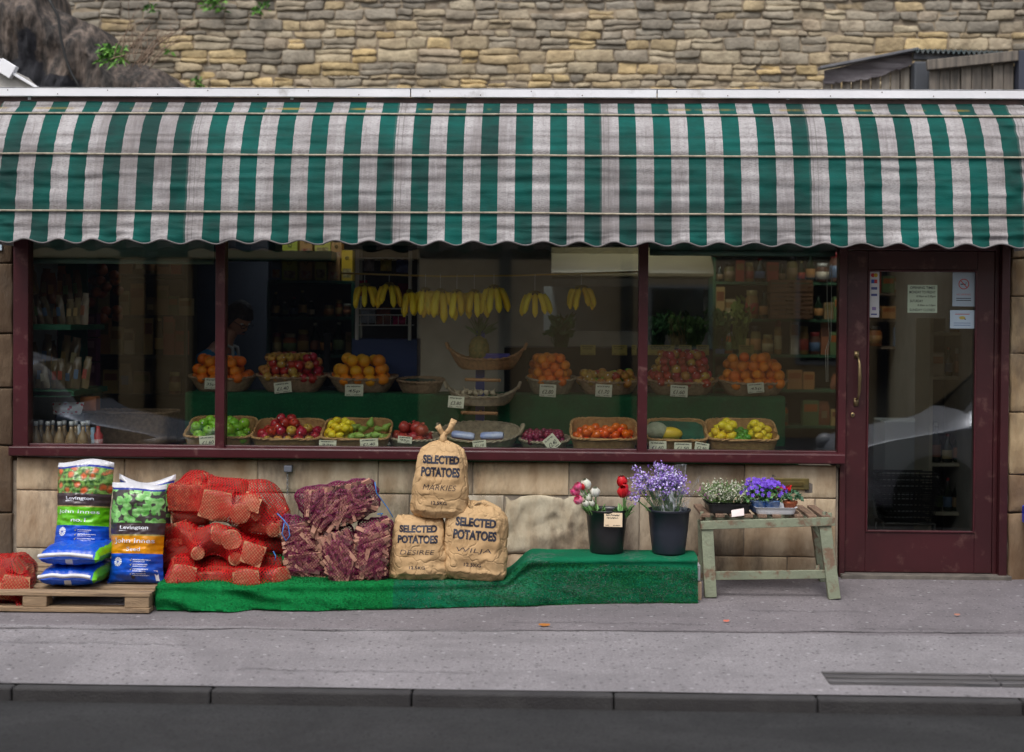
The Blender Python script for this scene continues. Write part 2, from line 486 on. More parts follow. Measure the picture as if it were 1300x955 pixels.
# ---------- the high rubble wall behind
rd = random.Random(11)
YB = 4.6
rub_cols = [(.46, .37, .24), (.43, .35, .23), (.54, .4, .2), (.4, .33, .23), (.48, .4, .27), (.43, .35, .25), (.5, .38, .2), (.44, .34, .2)]
wall = thing('rubble_wall', 'high old dry stone rubble wall of yellow and grey stones rising behind the shop roof', 'wall', (0, YB, 0))
mb = MB()
zr_ = [2.4]
while zr_[-1] < 5.75: zr_.append(zr_[-1]+rd.choice([.05, .06, .07, .085, .1, .12])+.006)
def bl(i, x): return zr_[i]+.036*nz(x*.9, i*7.31)+.02*nz(x*3.1, i*3.7, 4)+.006*nz(x*11, i*2.1, 8)
for i in range(len(zr_)-1):
    x = -7-rd.random()*.2
    while x < 7.4:
        h = bl(i+1, x)-bl(i, x)
        if h < .025 or bl(i+1, x+.12)-bl(i, x+.12) < .025:
            x += .05; continue
        w_ = max(.09, h)*rd.uniform(1.0, 2.9)+rd.random()*.05
        zc = zr_[i]
        grey = smooth01((zc-4.05)/.8+.7*nz(x*.5, zc*.8, 9))
        c = Vector(rd.choice(rub_cols))
        if rd.random() < .25+grey*.6: c = Vector(rd.choice([(.33, .285, .215), (.35, .3, .225), (.28, .245, .19), (.38, .32, .235)]))
        c = c*rd.uniform(.82, 1.12); c = lerp(c, Vector((c.y, c.y, c.y)), .0+.3*grey)*(1.04-.25*grey)
        g = rd.uniform(.001, .006)
        parts_ = [(0, 1)]
        if h > .085 and rd.random() < .4:
            k = rd.uniform(.35, .65); parts_ = [(0, k-.02), (k+.02, 1)]
        if rd.random() < .05: parts_ = [(0, rd.uniform(.55, .8))]
        for (f0, f1) in parts_:
            rubble_stone(mb, x, x+w_, i, f0, f1, g, YB+rd.uniform(-.02, .012), tuple(c*rd.uniform(.92, 1.08)), rd.random()*50, rd.uniform(-.02, .02), bl)
        x += w_+rd.uniform(.004, .014)
m_rub = M('rubble_stone', (1, 1, 1), (.6, .58, .56), s=7, rough=.92, bump=.8, bs=26, attr='col', lo=.4, hi=.7, dirt=(.06, .058, .05), dirts=1.1, dlo=.53, dhi=.8, bd=.02)
mb.build('stone_facing', m_rub, wall, smooth=True)
mb = MB(); mb.box(-7.2, 7.6, YB+.008, YB+.5, -.3, 5.75)
mb.build('mortar_core', M('old_mortar', (.36, .29, .2), (.16, .13, .1), s=3, rough=.95, bump=.6, bs=30), wall)

def leaf_tuft(name, label, cat, c, rad, n, cols, ln=.07, wd=.025, seed=1, stems=0, group=None):
    r = random.Random(seed); t = thing(name, label, cat, c, group)
    mb = MB()
    for i in range(n):
        a = r.uniform(0, 2*PI); el = r.uniform(-.3, 1.2); d = Vector((math.cos(a)*math.cos(el), -abs(math.sin(a)*math.cos(el))*.8, math.sin(el)))
        base = Vector(c)+Vector((r.uniform(-1, 1)*rad*.75, r.uniform(-.7, .1)*rad*.5, r.uniform(-.8, .8)*rad*.7))
        L = ln*r.uniform(.6, 1.3); W_ = wd*r.uniform(.7, 1.2)
        sd_ = d.cross(Vector((r.uniform(-1, 1), r.uniform(-1, 1), r.uniform(-1, 1)))).normalized()*W_
        dr = Vector((0, 0, -L*.35))
        mb.add([base, base+d*L*.5+sd_*.5, base+d*L+dr, base+d*L*.5-sd_*.5], [(0, 1, 2, 3)], r.randrange(len(cols)))
    mb.build('foliage', cols, t)
    mb = MB()
    for i in range(max(3, stems)):
        e = Vector(c)+Vector((r.uniform(-1, 1)*rad*.6, -rad*.3, r.uniform(-.3, .8)*rad))
        mb.tube([c, (Vector(c)+e)/2+Vector((0, -.02, .01)), e], .003, 5)
    mb.build('stem', cols[-1], t)
    return t
G1 = M('fern_green', (.09, .25, .03), rough=.6, rnd=0); G2 = M('fern_light', (.16, .36, .06), rough=.6); G3 = M('fern_dark', (.035, .1, .02), rough=.7)
for i, (px_, py_, rad, n, lab) in enumerate([
        (272, 6, .13, 60, 'larger of two green fern tufts rooted near the top of the rubble wall'),
        (332, 12, .08, 34, 'small green tuft of leaves growing from the rubble wall beside the larger tuft'),
        (193, 12, .06, 18, 'tiny green sprig in a wall crack above the bare brambles'),
        (252, 108, .06, 22, 'low green weed at the roof edge just behind the white fascia'),
        (213, 66, .04, 12, 'tiny weed on the rubble wall under the bare twigs')]):
    p = P(px_, py_, YB-.06); leaf_tuft('wall_fern', lab, 'plant', p, rad, n, [G1, G2, G3], .08, .03, 40+i)

# ---------- eroded buttress at the left, with tar stain
YM = 3.3
def top_z(px_):
    tab = [(-150, -60), (60, -22), (70, 4), (94, 18), (120, 31), (134, 46), (140, 62), (152, 74), (165, 78), (200, 84), (214, 96), (234, 112), (260, 130)]
    return interp(tab, px_)
mb = MB()
def butt(u, v):
    px_ = lerp(-150, 262, u); t = P(px_, top_z(px_), YM)
    z = lerp(2.5, t.z, v)
    d = .42*(1-smooth01((v-.82)/.18)) if v > .82 else .42
    d *= smooth01((1-u)/.1)
    y = YM - d*.6 - .09*fnz(t.x*3.2, z*1.4, 4, 5) - .06*fnz(t.x*12, z*3, 8, 5)
    if v >= .999: y = YM+.5
    return (t.x+.04*fnz(t.x*4, z*4, 1), y, z+.02*fnz(t.x*8, 3, z*4))
mb.grid(butt, 200, 90)
m, nt = nodes('weathered_render'); v = coords(nt, 'Object', (1.6, 1.6, .35))
col = ramp(nt, noise_(nt, v, 6, 10, .72), [(.36, (.014, .012, .012)), (.46, (.045, .038, .034)), (.54, (.11, .085, .07)), (.62, (.18, .14, .115)), (.72, (.3, .25, .2))])
v2 = coords(nt, 'Object'); sx = nt.nodes.new('ShaderNodeSeparateXYZ'); nt.links.new(v2, sx.inputs[0])
pc = P(36, 82, YM-.3)
# tar: blob elongated, worn edge
bx = math_(nt, 'MULTIPLY', math_(nt, 'SUBTRACT', math_(nt, 'ADD', sx.outputs[0], math_(nt, 'MULTIPLY', sx.outputs[2], .35)), 0.0), 1.0)
TARX = None
m_but_nodes = (m, nt, col, sx)
butt_t = thing('stone_buttress', 'weathered grey brown buttress with black tar stain and trailing cable at the upper left', 'wall', (X(60, YM), YM, 2.5))
lx, lz = wloc(butt_t).x, wloc(butt_t).z
def blob(px_, py_, rx, rz):
    c = P(px_, py_, YM-.3)
    a = math_(nt, 'MULTIPLY', math_(nt, 'SUBTRACT', sx.outputs[0], c.x-lx), 1/rx)
    b = math_(nt, 'MULTIPLY', math_(nt, 'SUBTRACT', sx.outputs[2], c.z-lz), 1/rz)
    return math_(nt, 'SQRT', math_(nt, 'ADD', math_(nt, 'MULTIPLY', a, a), math_(nt, 'MULTIPLY', b, b)))
d = math_(nt, 'MINIMUM', blob(30, 62, .1, .2), math_(nt, 'MINIMUM', blob(28, 88, .17, .14), blob(58, 108, .3, .1)))
d = math_(nt, 'ADD', d, math_(nt, 'MULTIPLY', math_(nt, 'SUBTRACT', noise_(nt, v2, 9, 5), .5), 1.2))
col = mixc(nt, ramp(nt, d, [(.85, 1.0), (1.05, 0.0)]), col, (.018, .018, .024))
finish(nt, col, .85, bump_(nt, noise_(nt, v, 22, 8, .65), 1.0, .03))
mb.build('rough_face', m, butt_t, smooth=True)
mb = MB()
pts = [P(x_, y_, YM-.46-.0*i) for i, (x_, y_) in enumerate([(58, -8), (66, 6), (74, 22), (76, 40), (80, 60), (84, 76), (90, 92), (98, 106), (102, 116)])]
mb.tube(pts, .012, 6); mb.build('cable', M('black_cable', (.01, .01, .01), rough=.5), butt_t, smooth=True)
m_gray = M('silvered_timber', (.2, .17, .14), (.09, .08, .07), s=5, rough=.9, bump=.6, bs=30, st=(6, 6, .5))
m_pale = M('pale_timber', (.36, .32, .27), (.19, .16, .13), s=5, rough=.9, bump=.6, bs=30, st=(6, 6, .5))
# bare brambles and fern on the buttress
c = P(150, 76, YM-.4)
t = thing('bramble', 'bare brown bramble twigs sprawling over the buttress shoulder', 'plant', c)
mb = MB(); r = random.Random(3)
for i in range(34):
    a = r.gauss(.95, .42); L = r.uniform(.3, .75)
    p0 = c+Vector((r.uniform(-.05, .35), r.uniform(-.15, 0), r.uniform(-.08, .04))); pts = [p0]
    d = Vector((math.cos(a)*.9, r.uniform(-.3, .2), math.sin(a)))
    for k in range(6):
        pts.append(pts[-1]+d*L/6); d = d+Vector((r.uniform(-.2, .22), r.uniform(-.1, .1), -.1+r.uniform(-.15, .1)))
    mb.tube(pts, [.005*(1-k/8) for k in range(7)], 4)
    if i % 2:
        k = r.randrange(2, 5); e = pts[k]+Vector((r.uniform(-.15, .2), -.03, r.uniform(.02, .15)))
        mb.tube([pts[k], (pts[k]+e)/2+Vector((0, 0, .02)), e], .002, 3)
mb.build('twigs', M('twig_brown', (.2, .13, .085), (.3, .22, .16), s=9, rough=.8), t)
leaf_tuft('wall_fern', 'bright green fern clump hanging over the buttress shoulder beside bare twigs', 'plant', P(143, 72, YM-.42), .13, 110, [G1, G2, G2, G3], .1, .03, 77)

# white painted gable end at far left edge
mb = MB(); Yg = 1.2
pts = [P(-60, 78, Yg), P(4, 84, Yg), P(14, 94, Yg), P(46, 112, Yg), P(46, 124, Yg), P(-60, 124, Yg)]
b_ = [(p.x, Yg, p.z) for p in pts]; k = len(b_)
mb.add(b_+[(p[0], Yg+.5, p[2]) for p in b_], [tuple(range(k))[::-1], tuple(range(k, 2*k))]+[(i, (i+1) % k, (i+1) % k+k, i+k) for i in range(k)])
t = thing('gable_end', 'small dirty white painted sloping gable end at the left edge above the fascia', 'gable', (X(0, Yg), Yg, 2.9))
m_white = M('white_paint', (.84, .84, .87), (.74, .74, .77), s=3, rough=.5, dirt=(.3, .27, .24), dirts=5, dlo=.6, dhi=.85, bump=.15, bs=50)
m_oldw = M('old_white_render', (.45, .43, .4), (.3, .28, .26), s=4, rough=.8, bump=.4)
mb.build('rendered_wall', m_oldw, t)
mb = MB(); mb.bar(P(-60, 77, Yg-.03), P(2, 81, Yg-.03), .06, .07); mb.bar(P(0, 82, Yg-.03), P(18, 93, Yg-.03), .06, .1); mb.bar(P(16, 93, Yg-.02), P(48, 112, Yg-.02), .05, .02)
mb.build('bargeboard', m_white, t, bevel=.004)

# ---------- lean-to shed at the right with corrugated roof
Ys = 3.4
t = thing('garden_shed', 'weathered lean-to shed with corrugated metal roof behind the fascia at the upper right', 'shed', (X(1110, Ys), Ys, 2.6))
mb = MB()
p0, p1, p2 = P(1046, 87, Ys), P(1158, 63, Ys), P(1292, 68, Ys)
for i in range(9):
    a = i/9; x0 = lerp(p0.x, p1.x, a)+.005; x1 = lerp(p0.x, p1.x, (i+1)/9)
    mb.box(x0, x1-.008, Ys+.05+.01*(i % 2), Ys+.08+.01*(i % 2), 2.6, lerp(p0.z, p1.z, a)-.08)
mb.build('plank_wall', m_pale, t, bevel=.003)
mb = MB()
def brd(u, v):
    x = lerp(p0.x, p1.x, u); zt = lerp(p0.z, p1.z, u)-.02; hh = .15-.04*abs(2*u-1)**2+.02*nz(u*7, 3)+.012*nz(u*25, 8)
    return (x, Ys-.01-.012*nz(u*9, v*3), zt-v*hh)
mb.grid(brd, 50, 5, flip=True)
mb.grid(lambda u, v: (brd(u, 1)[0], Ys-.01+.04*v, brd(u, 1)[2]), 50, 1, flip=True)
mb.build('weathered_fascia', M('violet_grey_timber', (.25, .225, .235), (.1, .085, .09), s=5, rough=.85, bump=.6, bs=30, st=(.6, 1, 6)), t, smooth=True)
mb = MB()
def cor(u, v):
    x = lerp(p1.x-.02, p2.x+.25, u); return (x, Ys-.14+v*1.1, lerp(p1.z, p2.z, u)-.03+.015*math.sin(u*27*2*PI)+.12*v)
mb.grid(cor, 270, 2)
mb.grid(lambda u, v: (cor(u, 0)[0], cor(u, 0)[1], cor(u, 0)[2]-.012*v), 270, 1)
mb.build('corrugated_roof', M('corrugated_sheet', (.06, .09, .1), (.12, .13, .13), s=8, rough=.5, metal=.4), t, smooth=True)
mb = MB(); mb.bar(p0+Vector((-.05, -.05, -.01)), p1+Vector((.03, -.05, -.01)), .12, .022); mb.bar(p1+Vector((0, -.05, -.06)), p2+Vector((.25, -.05, -.06)), .04, .07)
mb.build('roof_edge', M('dark_slate_edge', (.08, .085, .1), (.15, .15, .16), s=9, rough=.6), t, bevel=.003)
mb = MB(); a = P(1160, 78, Ys-.1); b = P(1180, 78, Ys-.1)
mb.box(a.x, b.x, Ys-.12, Ys+.02, 2.6, a.z); mb.build('door_post', M('dark_plastic_post', (.045, .05, .06), rough=.6, bump=.2), t, bevel=.02)
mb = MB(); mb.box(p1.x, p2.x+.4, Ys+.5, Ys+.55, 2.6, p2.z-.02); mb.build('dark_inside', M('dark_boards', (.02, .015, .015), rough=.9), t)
Yf_ = Ys-.3
t = thing('plank_fence', 'slanting grey plank fence with top rail in front of the shed', 'fence', (X(1230, Yf_), Yf_, 2.6))
a, b = P(1180, 84, Yf_), P(1288, 72, Yf_)
mb = MB()
for i in range(8):
    x0, x1 = lerp(a.x, b.x, i/8), lerp(a.x, b.x, (i+1)/8)
    mb.box(x0+.004, x1-.004, Yf_+.01*(i % 3), Yf_+.03+.01*(i % 3), 2.6, lerp(a.z, b.z, (i+.5)/8)-.03)
mb.build('plank_panel', m_gray, t, bevel=.003)
mb = MB(); mb.bar(a+Vector((-.03, -.03, 0)), b+Vector((.02, -.03, 0)), .06, .085); mb.build('top_rail', m_gray, t, bevel=.006)
mb = MB(); q = P(1290, 66, Yf_); mb.box(q.x, q.x+.12, Yf_-.08, Yf_+.05, 2.6, q.z); mb.build('corner_post', M('blue_black_post', (.035, .04, .06), rough=.6), t, bevel=.008)

# ---------- the shop
ZS = P(500, 571, -.05).z           # top of window sill
ZH = P(650, 300, 0).z              # head of windows (behind the awning)
ZD = P(1170, 318, 0).z             # door head
XL, XR = X(-160, 0), X(1330, 0, 600)
ZT = P(650, 122, -.03).z
shop = thing('shop_building', 'single storey stone greengrocer shop with maroon timber windows and door', 'building', (0, .1, 0))
rd = random.Random(5)
ash = [(.54, .42, .28), (.46, .36, .25), (.56, .46, .32), (.44, .36, .26), (.5, .43, .32), (.57, .45, .29)]
zrow = [0.0, Z(703, 0), Z(629, 0), Z(586, 0)]
mb = MB(); rough_b = MB()
rows = [(-.12, zrow[1], [20, 180, 330, 470, 620, 760, 890, 1000, 1062]), (zrow[1], zrow[2], [20, 100, 240, 380, 520, 640, 757, 812, 945, 1035, 1062]),
        (zrow[2], zrow[3]-.004, [20, 158, 327, 480, 600, 722, 945, 1062])]
for ri, (z0, z1, xs) in enumerate(rows):
    for i, (a, b) in enumerate(zip(xs, xs[1:])):
        x0, x1 = X(a, 0, 650)+.003, X(b, 0, 650)-.003
        c = Vector(ash[rd.randrange(6)])*rd.uniform(.78, 1.2)
        if ri == 1 and a == 640: c = Vector((.52, .46, .34))
        if ri == 1 and a == 520: c = Vector((.5, .45, .36))
        if ri == 1 and a in (757, 240, 380): c = Vector((.38, .32, .24))
        rough = (ri == 1 and a in (640,))
        stone_face(mb, x0, x1, z0+.003, z1-.003, .005, tuple(c), rd.random()*90, 34 if rough else 10, 20 if rough else 6, .012 if rough else .006, .022 if rough else .0022, .03 if rough else .012, None, .03)
m_ash = M('ashlar_stone', (1, 1, 1), (.6, .52, .45), s=7, rough=.92, bump=.7, bs=38, attr='col', dirt=(.1, .075, .055), dirts=3.2, dlo=.5, dhi=.68, bd=.012, st=(1, 1, .4))
mb.build('ashlar_wall', m_ash, shop, smooth=True)
# piers
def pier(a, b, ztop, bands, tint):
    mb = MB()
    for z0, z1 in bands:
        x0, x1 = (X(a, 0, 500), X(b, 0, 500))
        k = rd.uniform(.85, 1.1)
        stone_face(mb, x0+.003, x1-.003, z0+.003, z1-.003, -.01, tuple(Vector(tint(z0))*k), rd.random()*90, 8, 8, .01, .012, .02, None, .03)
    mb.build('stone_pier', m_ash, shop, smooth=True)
hs_ = [-.12, .35, .78, 1.15, 1.5, 1.95, 2.3]
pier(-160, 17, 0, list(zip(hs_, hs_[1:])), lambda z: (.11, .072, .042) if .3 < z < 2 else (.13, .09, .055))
hs_ = [-.12, .42, .66, 1.05, 1.42, 1.78, 2.02, 2.3]
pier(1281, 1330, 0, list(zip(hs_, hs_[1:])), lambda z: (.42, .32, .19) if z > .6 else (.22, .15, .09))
mb = MB()
mb.box(XL, X(1064, 0, 650), .010, .3, -.3, ZS-.1)
mb.box(XL, X(17, 0, 500), .032, .3, ZS-.1, ZT-.25); mb.box(X(1281, 0, 500), XR, .022, .3, -.3, ZT-.25)
mb.build('wall_core', M('grey_mortar', (.36, .3, .23), (.18, .15, .12), s=8, rough=.95, bump=.5), shop)
mb = MB(); mb.box(XL, XR, .05, .3, ZH-.01, ZT-.02); mb.build('lintel', M('lintel_render', (.2, .13, .12), (.1, .07, .07), s=6, rough=.9), shop)
RLX = [(-2.8, -.9), (-.2, 1.2), (2.0, 2.7)]; RLY = (1.5, 2.9)  # roof openings added out of view to let daylight into the shop
mb = MB(); mb.box(XL, XR, -.02, RLY[0], ZT-.16, ZT-.02); mb.box(XL, XR, RLY[1], 4.3, ZT-.16, ZT-.02)
_e = [XL]+[q for p_ in RLX for q in p_]+[XR]
for k in range(0, len(_e), 2): mb.box(_e[k], _e[k+1], RLY[0], RLY[1], ZT-.16, ZT-.02)
mb.build('flat_roof', M('roof_felt', (.07, .068, .066), (.12, .115, .11), s=9, rough=.95, bump=.4), shop)
m_int = M('inside_plaster', (.3, .28, .24), (.22, .2, .17), s=3, rough=.9)
mb = MB(); mb.box(XL, XR, 4.2, 4.32, -.1, ZT-.16); mb.build('rear_wall', m_int, shop)
mb = MB(); mb.box(XL, XL+.1, .3, 4.2, -.1, ZT-.16); mb.build('side_wall', m_int, shop)
mb = MB(); mb.box(XR-.1, XR, .3, 4.2, -.1, ZT-.16); mb.build('side_wall', m_int, shop)
mb = MB(); mb.box(XL, XR, .3, RLY[0], ZT-.18, ZT-.161); mb.box(XL, XR, RLY[1], 4.2, ZT-.18, ZT-.161)
for k in range(0, len(_e), 2): mb.box(_e[k], _e[k+1], RLY[0], RLY[1], ZT-.18, ZT-.161)
struct(mb.build('ceiling', M('ceiling_paint', (.22, .21, .19), rough=.9)))
mb = MB(); mb.box(XL, XR, .05, 4.25, -.2, .006)
struct(mb.build('shop_floor', M('dark_lino', (.07, .06, .055), (.1, .09, .08), s=3, rough=.5)))
# fascia boards in four lengths, flashing on top
ft, fb = lambda px_: P(px_, 111.0+ (0), -.1).z, None
def zy(px_, py_, Y): return P(px_, py_, Y).z
for a, b in [(-140, 521), (521.6, 834), (834.6, 1340)]:
    mb = MB(); x0, x1 = X(a, -.06, 115), X(b, -.06, 115)
    zt = zy(650, 113.5, -.06); zb = zy(650, 123.5, -.06)
    mb.box(x0+.002, x1-.002, -.06, -.03, zb, zt)
    for k in range(int((x1-x0)/.32)):
        xx = x0+.12+k*.32; mb.ball((xx, -.061, (zt+zb)/2+.012*(-1)**k), (.004, .003, .004), 6, 4, 1)
    mb.build('fascia_board', [m_white, M('nail_rust', (.12, .08, .06), rough=.8)], shop, bevel=.003)
mb = MB(); mb.box(XL-.1, XR+.2, -.062, .1, zt+.001, zt+.006); mb.build('roof_flashing', M('dull_zinc', (.4, .4, .42), (.2, .2, .2), s=14, rough=.5, metal=.3), shop, bevel=.002)
mb = MB(); mb.box(XL, XR, -.03, .05, zb-.07, zb-.001); mb.build('soffit_strip', M('dirty_brown_wood', (.1, .06, .055), (.05, .035, .03), s=8, rough=.9), shop)

# window
m_mar = M('maroon_paint', (.066, .011, .016), (.048, .009, .012), s=3, rough=.35, bump=.08, bs=30, dirt=(.2, .1, .09), dirts=11, dlo=.58, dhi=.78, spec=.5)
glassm, nt = nodes('window_glass')
tr = nt.nodes.new('ShaderNodeBsdfTransparent'); tr.inputs[0].default_value = (.82, .86, .84, 1)
gl = nt.nodes.new('ShaderNodeBsdfGlossy'); gl.inputs['Roughness'].default_value = .0
fr = nt.nodes.new('ShaderNodeFresnel'); fr.inputs['IOR'].default_value = 1.5
ge = nt.nodes.new('ShaderNodeNewGeometry')
fac = math_(nt, 'MULTIPLY', math_(nt, 'MULTIPLY', fr.outputs[0], 2.8), math_(nt, 'SUBTRACT', 1.0, ge.outputs['Backfacing']), clamp=True)
tr2 = nt.nodes.new('ShaderNodeBsdfTransparent')
mx0 = nt.nodes.new('ShaderNodeMixShader'); nt.links.new(ge.outputs['Backfacing'], mx0.inputs[0]); nt.links.new(tr.outputs[0], mx0.inputs[1]); nt.links.new(tr2.outputs[0], mx0.inputs[2])
mx = nt.nodes.new('ShaderNodeMixShader'); o_ = nt.nodes.new('ShaderNodeOutputMaterial')
nt.links.new(fac, mx.inputs[0]); nt.links.new(mx0.outputs[0], mx.inputs[1]); nt.links.new(gl.outputs[0], mx.inputs[2]); nt.links.new(mx.outputs[0], o_.inputs[0])

for (a, b) in RLX:  # unseen rooflights, added so daylight reaches the shelves
    mb = MB()
    for q in ((a-.05, a, RLY[0]-.05, RLY[1]+.05), (b, b+.05, RLY[0]-.05, RLY[1]+.05), (a, b, RLY[0]-.05, RLY[0]), (a, b, RLY[1], RLY[1]+.05)): mb.box(q[0], q[1], q[2], q[3], ZT-.02, ZT+.02)
    rl_ = mb.build('added_rooflight', m_white, shop); mb = MB(); mb.box(a, b, RLY[0], RLY[1], ZT+.005, ZT+.01); mb.build('added_rooflight_glass', glassm, rl_)
Ym = .0
mul = [(18, 37), (274, 286), (810, 822), (1064, 1074)]
win = MB()
xs = [(X(a, Ym, 450), X(b, Ym, 450)) for a, b in mul]
mb = MB()
for i, (a, b) in enumerate(xs):
    mb.box(a, b, -.02, .07, ZS-.02, ZH)
mb.box(xs[0][0]+.001, xs[-1][1]-.001, -.018, .068, ZH-.012, ZH+.05)
for (a, b), (c, d) in zip(xs, xs[1:]):
    mb.box(b, c, .0, .06, ZS-.02, ZS+.012)
frame = mb.build('window_frame', m_mar, shop, bevel=.004)
mb = MB(); mb.box(xs[0][0]-.01, xs[-1][1]-.012, -.075, .02, ZS-.062, ZS-.0)
mb.build('window_sill', m_mar, frame, bevel=.008)
for (a, b), (c, d) in zip(xs, xs[1:]):
    mb = MB(); mb.box(b, c, .028, .034, ZS+.012, ZH-.012); mb.build('window_pane', glassm, frame)
# door frame and door
mb = MB(); a, b = X(1067, 0, 500), X(1279, 0, 500); ia, ib = X(1074, 0, 500), X(1263, 0, 500)
mb.box(a, ia, -.015, .1, .0, ZH+.04); mb.box(ib, ib+.028, .02, .1, .0, ZH+.04); mb.box(ib+.028, b, -.03, .1, 0, ZH+.04); mb.box(ia, ib, -.012, .1, ZD, ZH+.042)
m_mar2 = M('dark_maroon_paint', (.052, .01, .013), (.037, .008, .01), s=3, rough=.38, bump=.1, bs=30, dirt=(.14, .07, .06), dirts=9, dlo=.57, dhi=.78)
dframe = mb.build('door_frame', m_mar2, shop, bevel=.004)
ga, gb = X(1101, 0, 500), X(1240, 0, 500); gz0, gz1 = Z(676, .02, 1170)-0.0, Z(343, .02, 1170)
gz0 = P(1170, 676, .02).z; gz1 = P(1170, 343, .02).z; zb0 = P(1170, 727, .02).z
door = MB(); ia += .004; ib -= .004
door.box(ia, ga, .015, .06, zb0, ZD-.003); door.box(gb, ib, .015, .06, zb0, ZD-.003)
door.box(ga, gb, .0152, .0598, gz1, ZD-.003); door.box(ga, gb, .0152, .0598, zb0, gz0)
door = door.build('door', m_mar2, shop, bevel=.004)
mb = MB()
for q in ((ga, ga+.012, gz0, gz1), (gb-.012, gb, gz0, gz1), (ga+.012, gb-.012, gz0, gz0+.012), (ga+.012, gb-.012, gz1-.012, gz1)):
    mb.box(q[0], q[1], .007, .03, q[2], q[3])
mb.build('glazing_bead', m_mar, door, bevel=.003)
mb = MB(); mb.box(ga+.008, gb-.008, .034, .04, gz0+.008, gz1-.008); mb.build('door_glass', glassm, door)
m_brass = M('brass', (.3, .22, .11), (.18, .13, .07), s=20, rough=.4, metal=.9)
mb = MB(); hx = X(1090, -.04, 480); z0, z1 = Z(508, -.03, 1090), Z(452, -.03, 1090)
mb.box(hx-.018, hx+.012, .008, .0148, z1-.015, z1+.03); mb.box(hx-.018, hx+.012, .008, .0148, z0-.04, z0+.01)
mb.tube([(hx-.004, .01, z1), (hx, -.03, z1-.012), (hx+.004, -.045, z1-.05), (hx+.006, -.048, (z0+z1)/2), (hx+.004, -.045, z0+.05), (hx, -.03, z0+.012), (hx-.004, .01, z0)], [.007, .008, .009, .012, .009, .008, .007], 10)
mb.build('handle', m_brass, door, smooth=True)
mb = MB(); mb.ball((X(1083, 0, 527), .012, Z(527, 0, 1083)), (.014, .006, .016), 14, 8); mb.ball((X(1083, 0, 527), .007, Z(527, 0, 1083)), (.004, .004, .008), 8, 6, 1)
mb.build('keyhole', [m_brass, M('black', (.01, .01, .01))], door, smooth=True)
mb = MB(); mb.box(X(1066, 0, 730), X(1281, 0, 730), -.06, .12, -.08, zb0-.004)
mb.build('threshold', M('worn_threshold', (.16, .14, .12), (.09, .08, .07), s=10, rough=.85, bump=.4), shop, bevel=.006)
# letter plate in the wall
mb = MB(); a, b = P(975, 607, -.01), P(1027, 622, -.01)
lp = thing('letter_box', 'tarnished brass letter box plate let into the stone below the window', 'letter box', ((a.x+b.x)/2, -.01, b.z))
mb.box(a.x, b.x, -.016, .02, b.z, a.z); lpm = M('tarnished_brass', (.23, .17, .05), (.12, .1, .04), s=14, rough=.45, metal=.5)
mb.build('plate', lpm, lp, bevel=.004)
mb = MB(); mb.box(a.x+.035, b.x-.035, -.022, -.015, b.z+.022, a.z-.02); mb.build('flap', M('flap_brass', (.19, .14, .045), (.1, .08, .03), s=18, rough=.4, metal=.6), lp, bevel=.003)
mb = MB(); mb.box(a.x-.03, b.x+.03, .0, .012, b.z-.025, a.z+.025)
mb.build('mortar_surround', M('letterbox_cement', (.1, .09, .085), (.2, .17, .14), s=20, rough=.95, bump=.6), lp, bevel=.006)
# hanging chain on the wall
c = P(365, 597, -.03); t = thing('wall_chain', 'short twisted metal chain hanging from a grey box under the sill', 'chain', c)
mb = MB(); mb.box(c.x-.02, c.x+.03, -.05, -.005, c.z-.01, c.z+.03); mb.build('fixing_box', M('grey_plastic', (.12, .13, .16), rough=.5), t, bevel=.004)
mb = MB()
for k in range(9):
    zc = c.z-.02-k*.016; rot = k % 2
    ring = [(c.x+.0055*math.cos(a)*(1-rot), -.03+.0055*math.cos(a)*rot, zc+.011*math.sin(a)) for a in [2*PI*j/10 for j in range(10)]]
    mb.tube(ring, .0022, 5, closed=True)
mb.build('chain', M('steel', (.35, .35, .37), rough=.35, metal=.9), t, smooth=True)
# blue tool box/bin edge poking in at right edge and notice at left pier
mb = MB(); a, b = P(1297, 641, -.05), P(1340, 664, -.05)
mb.box(a.x, b.x, -.3, -.05, b.z, a.z); mb.box(a.x+.06, b.x-.02, -.26, -.09, gz(-.2), b.z)
tag(mb.build('blue_crate', M('blue_plastic', (.01, .03, .4), rough=.4), bevel=.01), 'bright blue plastic crate just entering the picture beside the right pier', 'crate')
mb = MB(); a, b = P(-8, 309, -.03), P(3, 318, -.03); mb.box(a.x-.1, b.x, -.04, -.022, b.z, a.z)
tag(mb.build('wall_notice', M('pale_blue_card', (.5, .6, .7), rough=.5), bevel=.002), 'pale blue notice edge fixed high on the left stone pier', 'sign')

# ================================================================== AWNING
prof_px = [(127, .0), (133, -.045), (141, -.1), (146, -.165), (160, -.235), (178, -.29), (198, -.335), (220, -.365), (245, -.385), (271, -.4), (291, -.42), (306, -.435)]
prof = [(Y, P(650, py, Y).z) for py, Y in prof_px]
zs = [p[1] for p in prof]
def aprof(s):
    k = s*(len(prof)-1); i = min(int(k), len(prof)-2); t = k-i
    return (lerp(prof[i][0], prof[i+1][0], t), lerp(prof[i][1], prof[i+1][1], t))
XW0, XW1 = X(8, 0, 130), X(1296, 0, 130)
XF0, XF1 = X(-34, -.43, 300), X(1336, -.43, 300)
GC = X(48.5, -.44, 305); PER = (X(1246, -.44, 316)-GC)/27
def ax(u, s):
    k = smooth01(min(1, s*1.6))**.6
    return lerp(lerp(XW0, XF0, k), lerp(XW1, XF1, k), u)
aw = thing('awning', 'green and white striped canvas shop awning with scalloped hem and cord ribs', 'awning', (0, -.2, zs[-1]))
barS = [3/11, 6/11, 9/11]
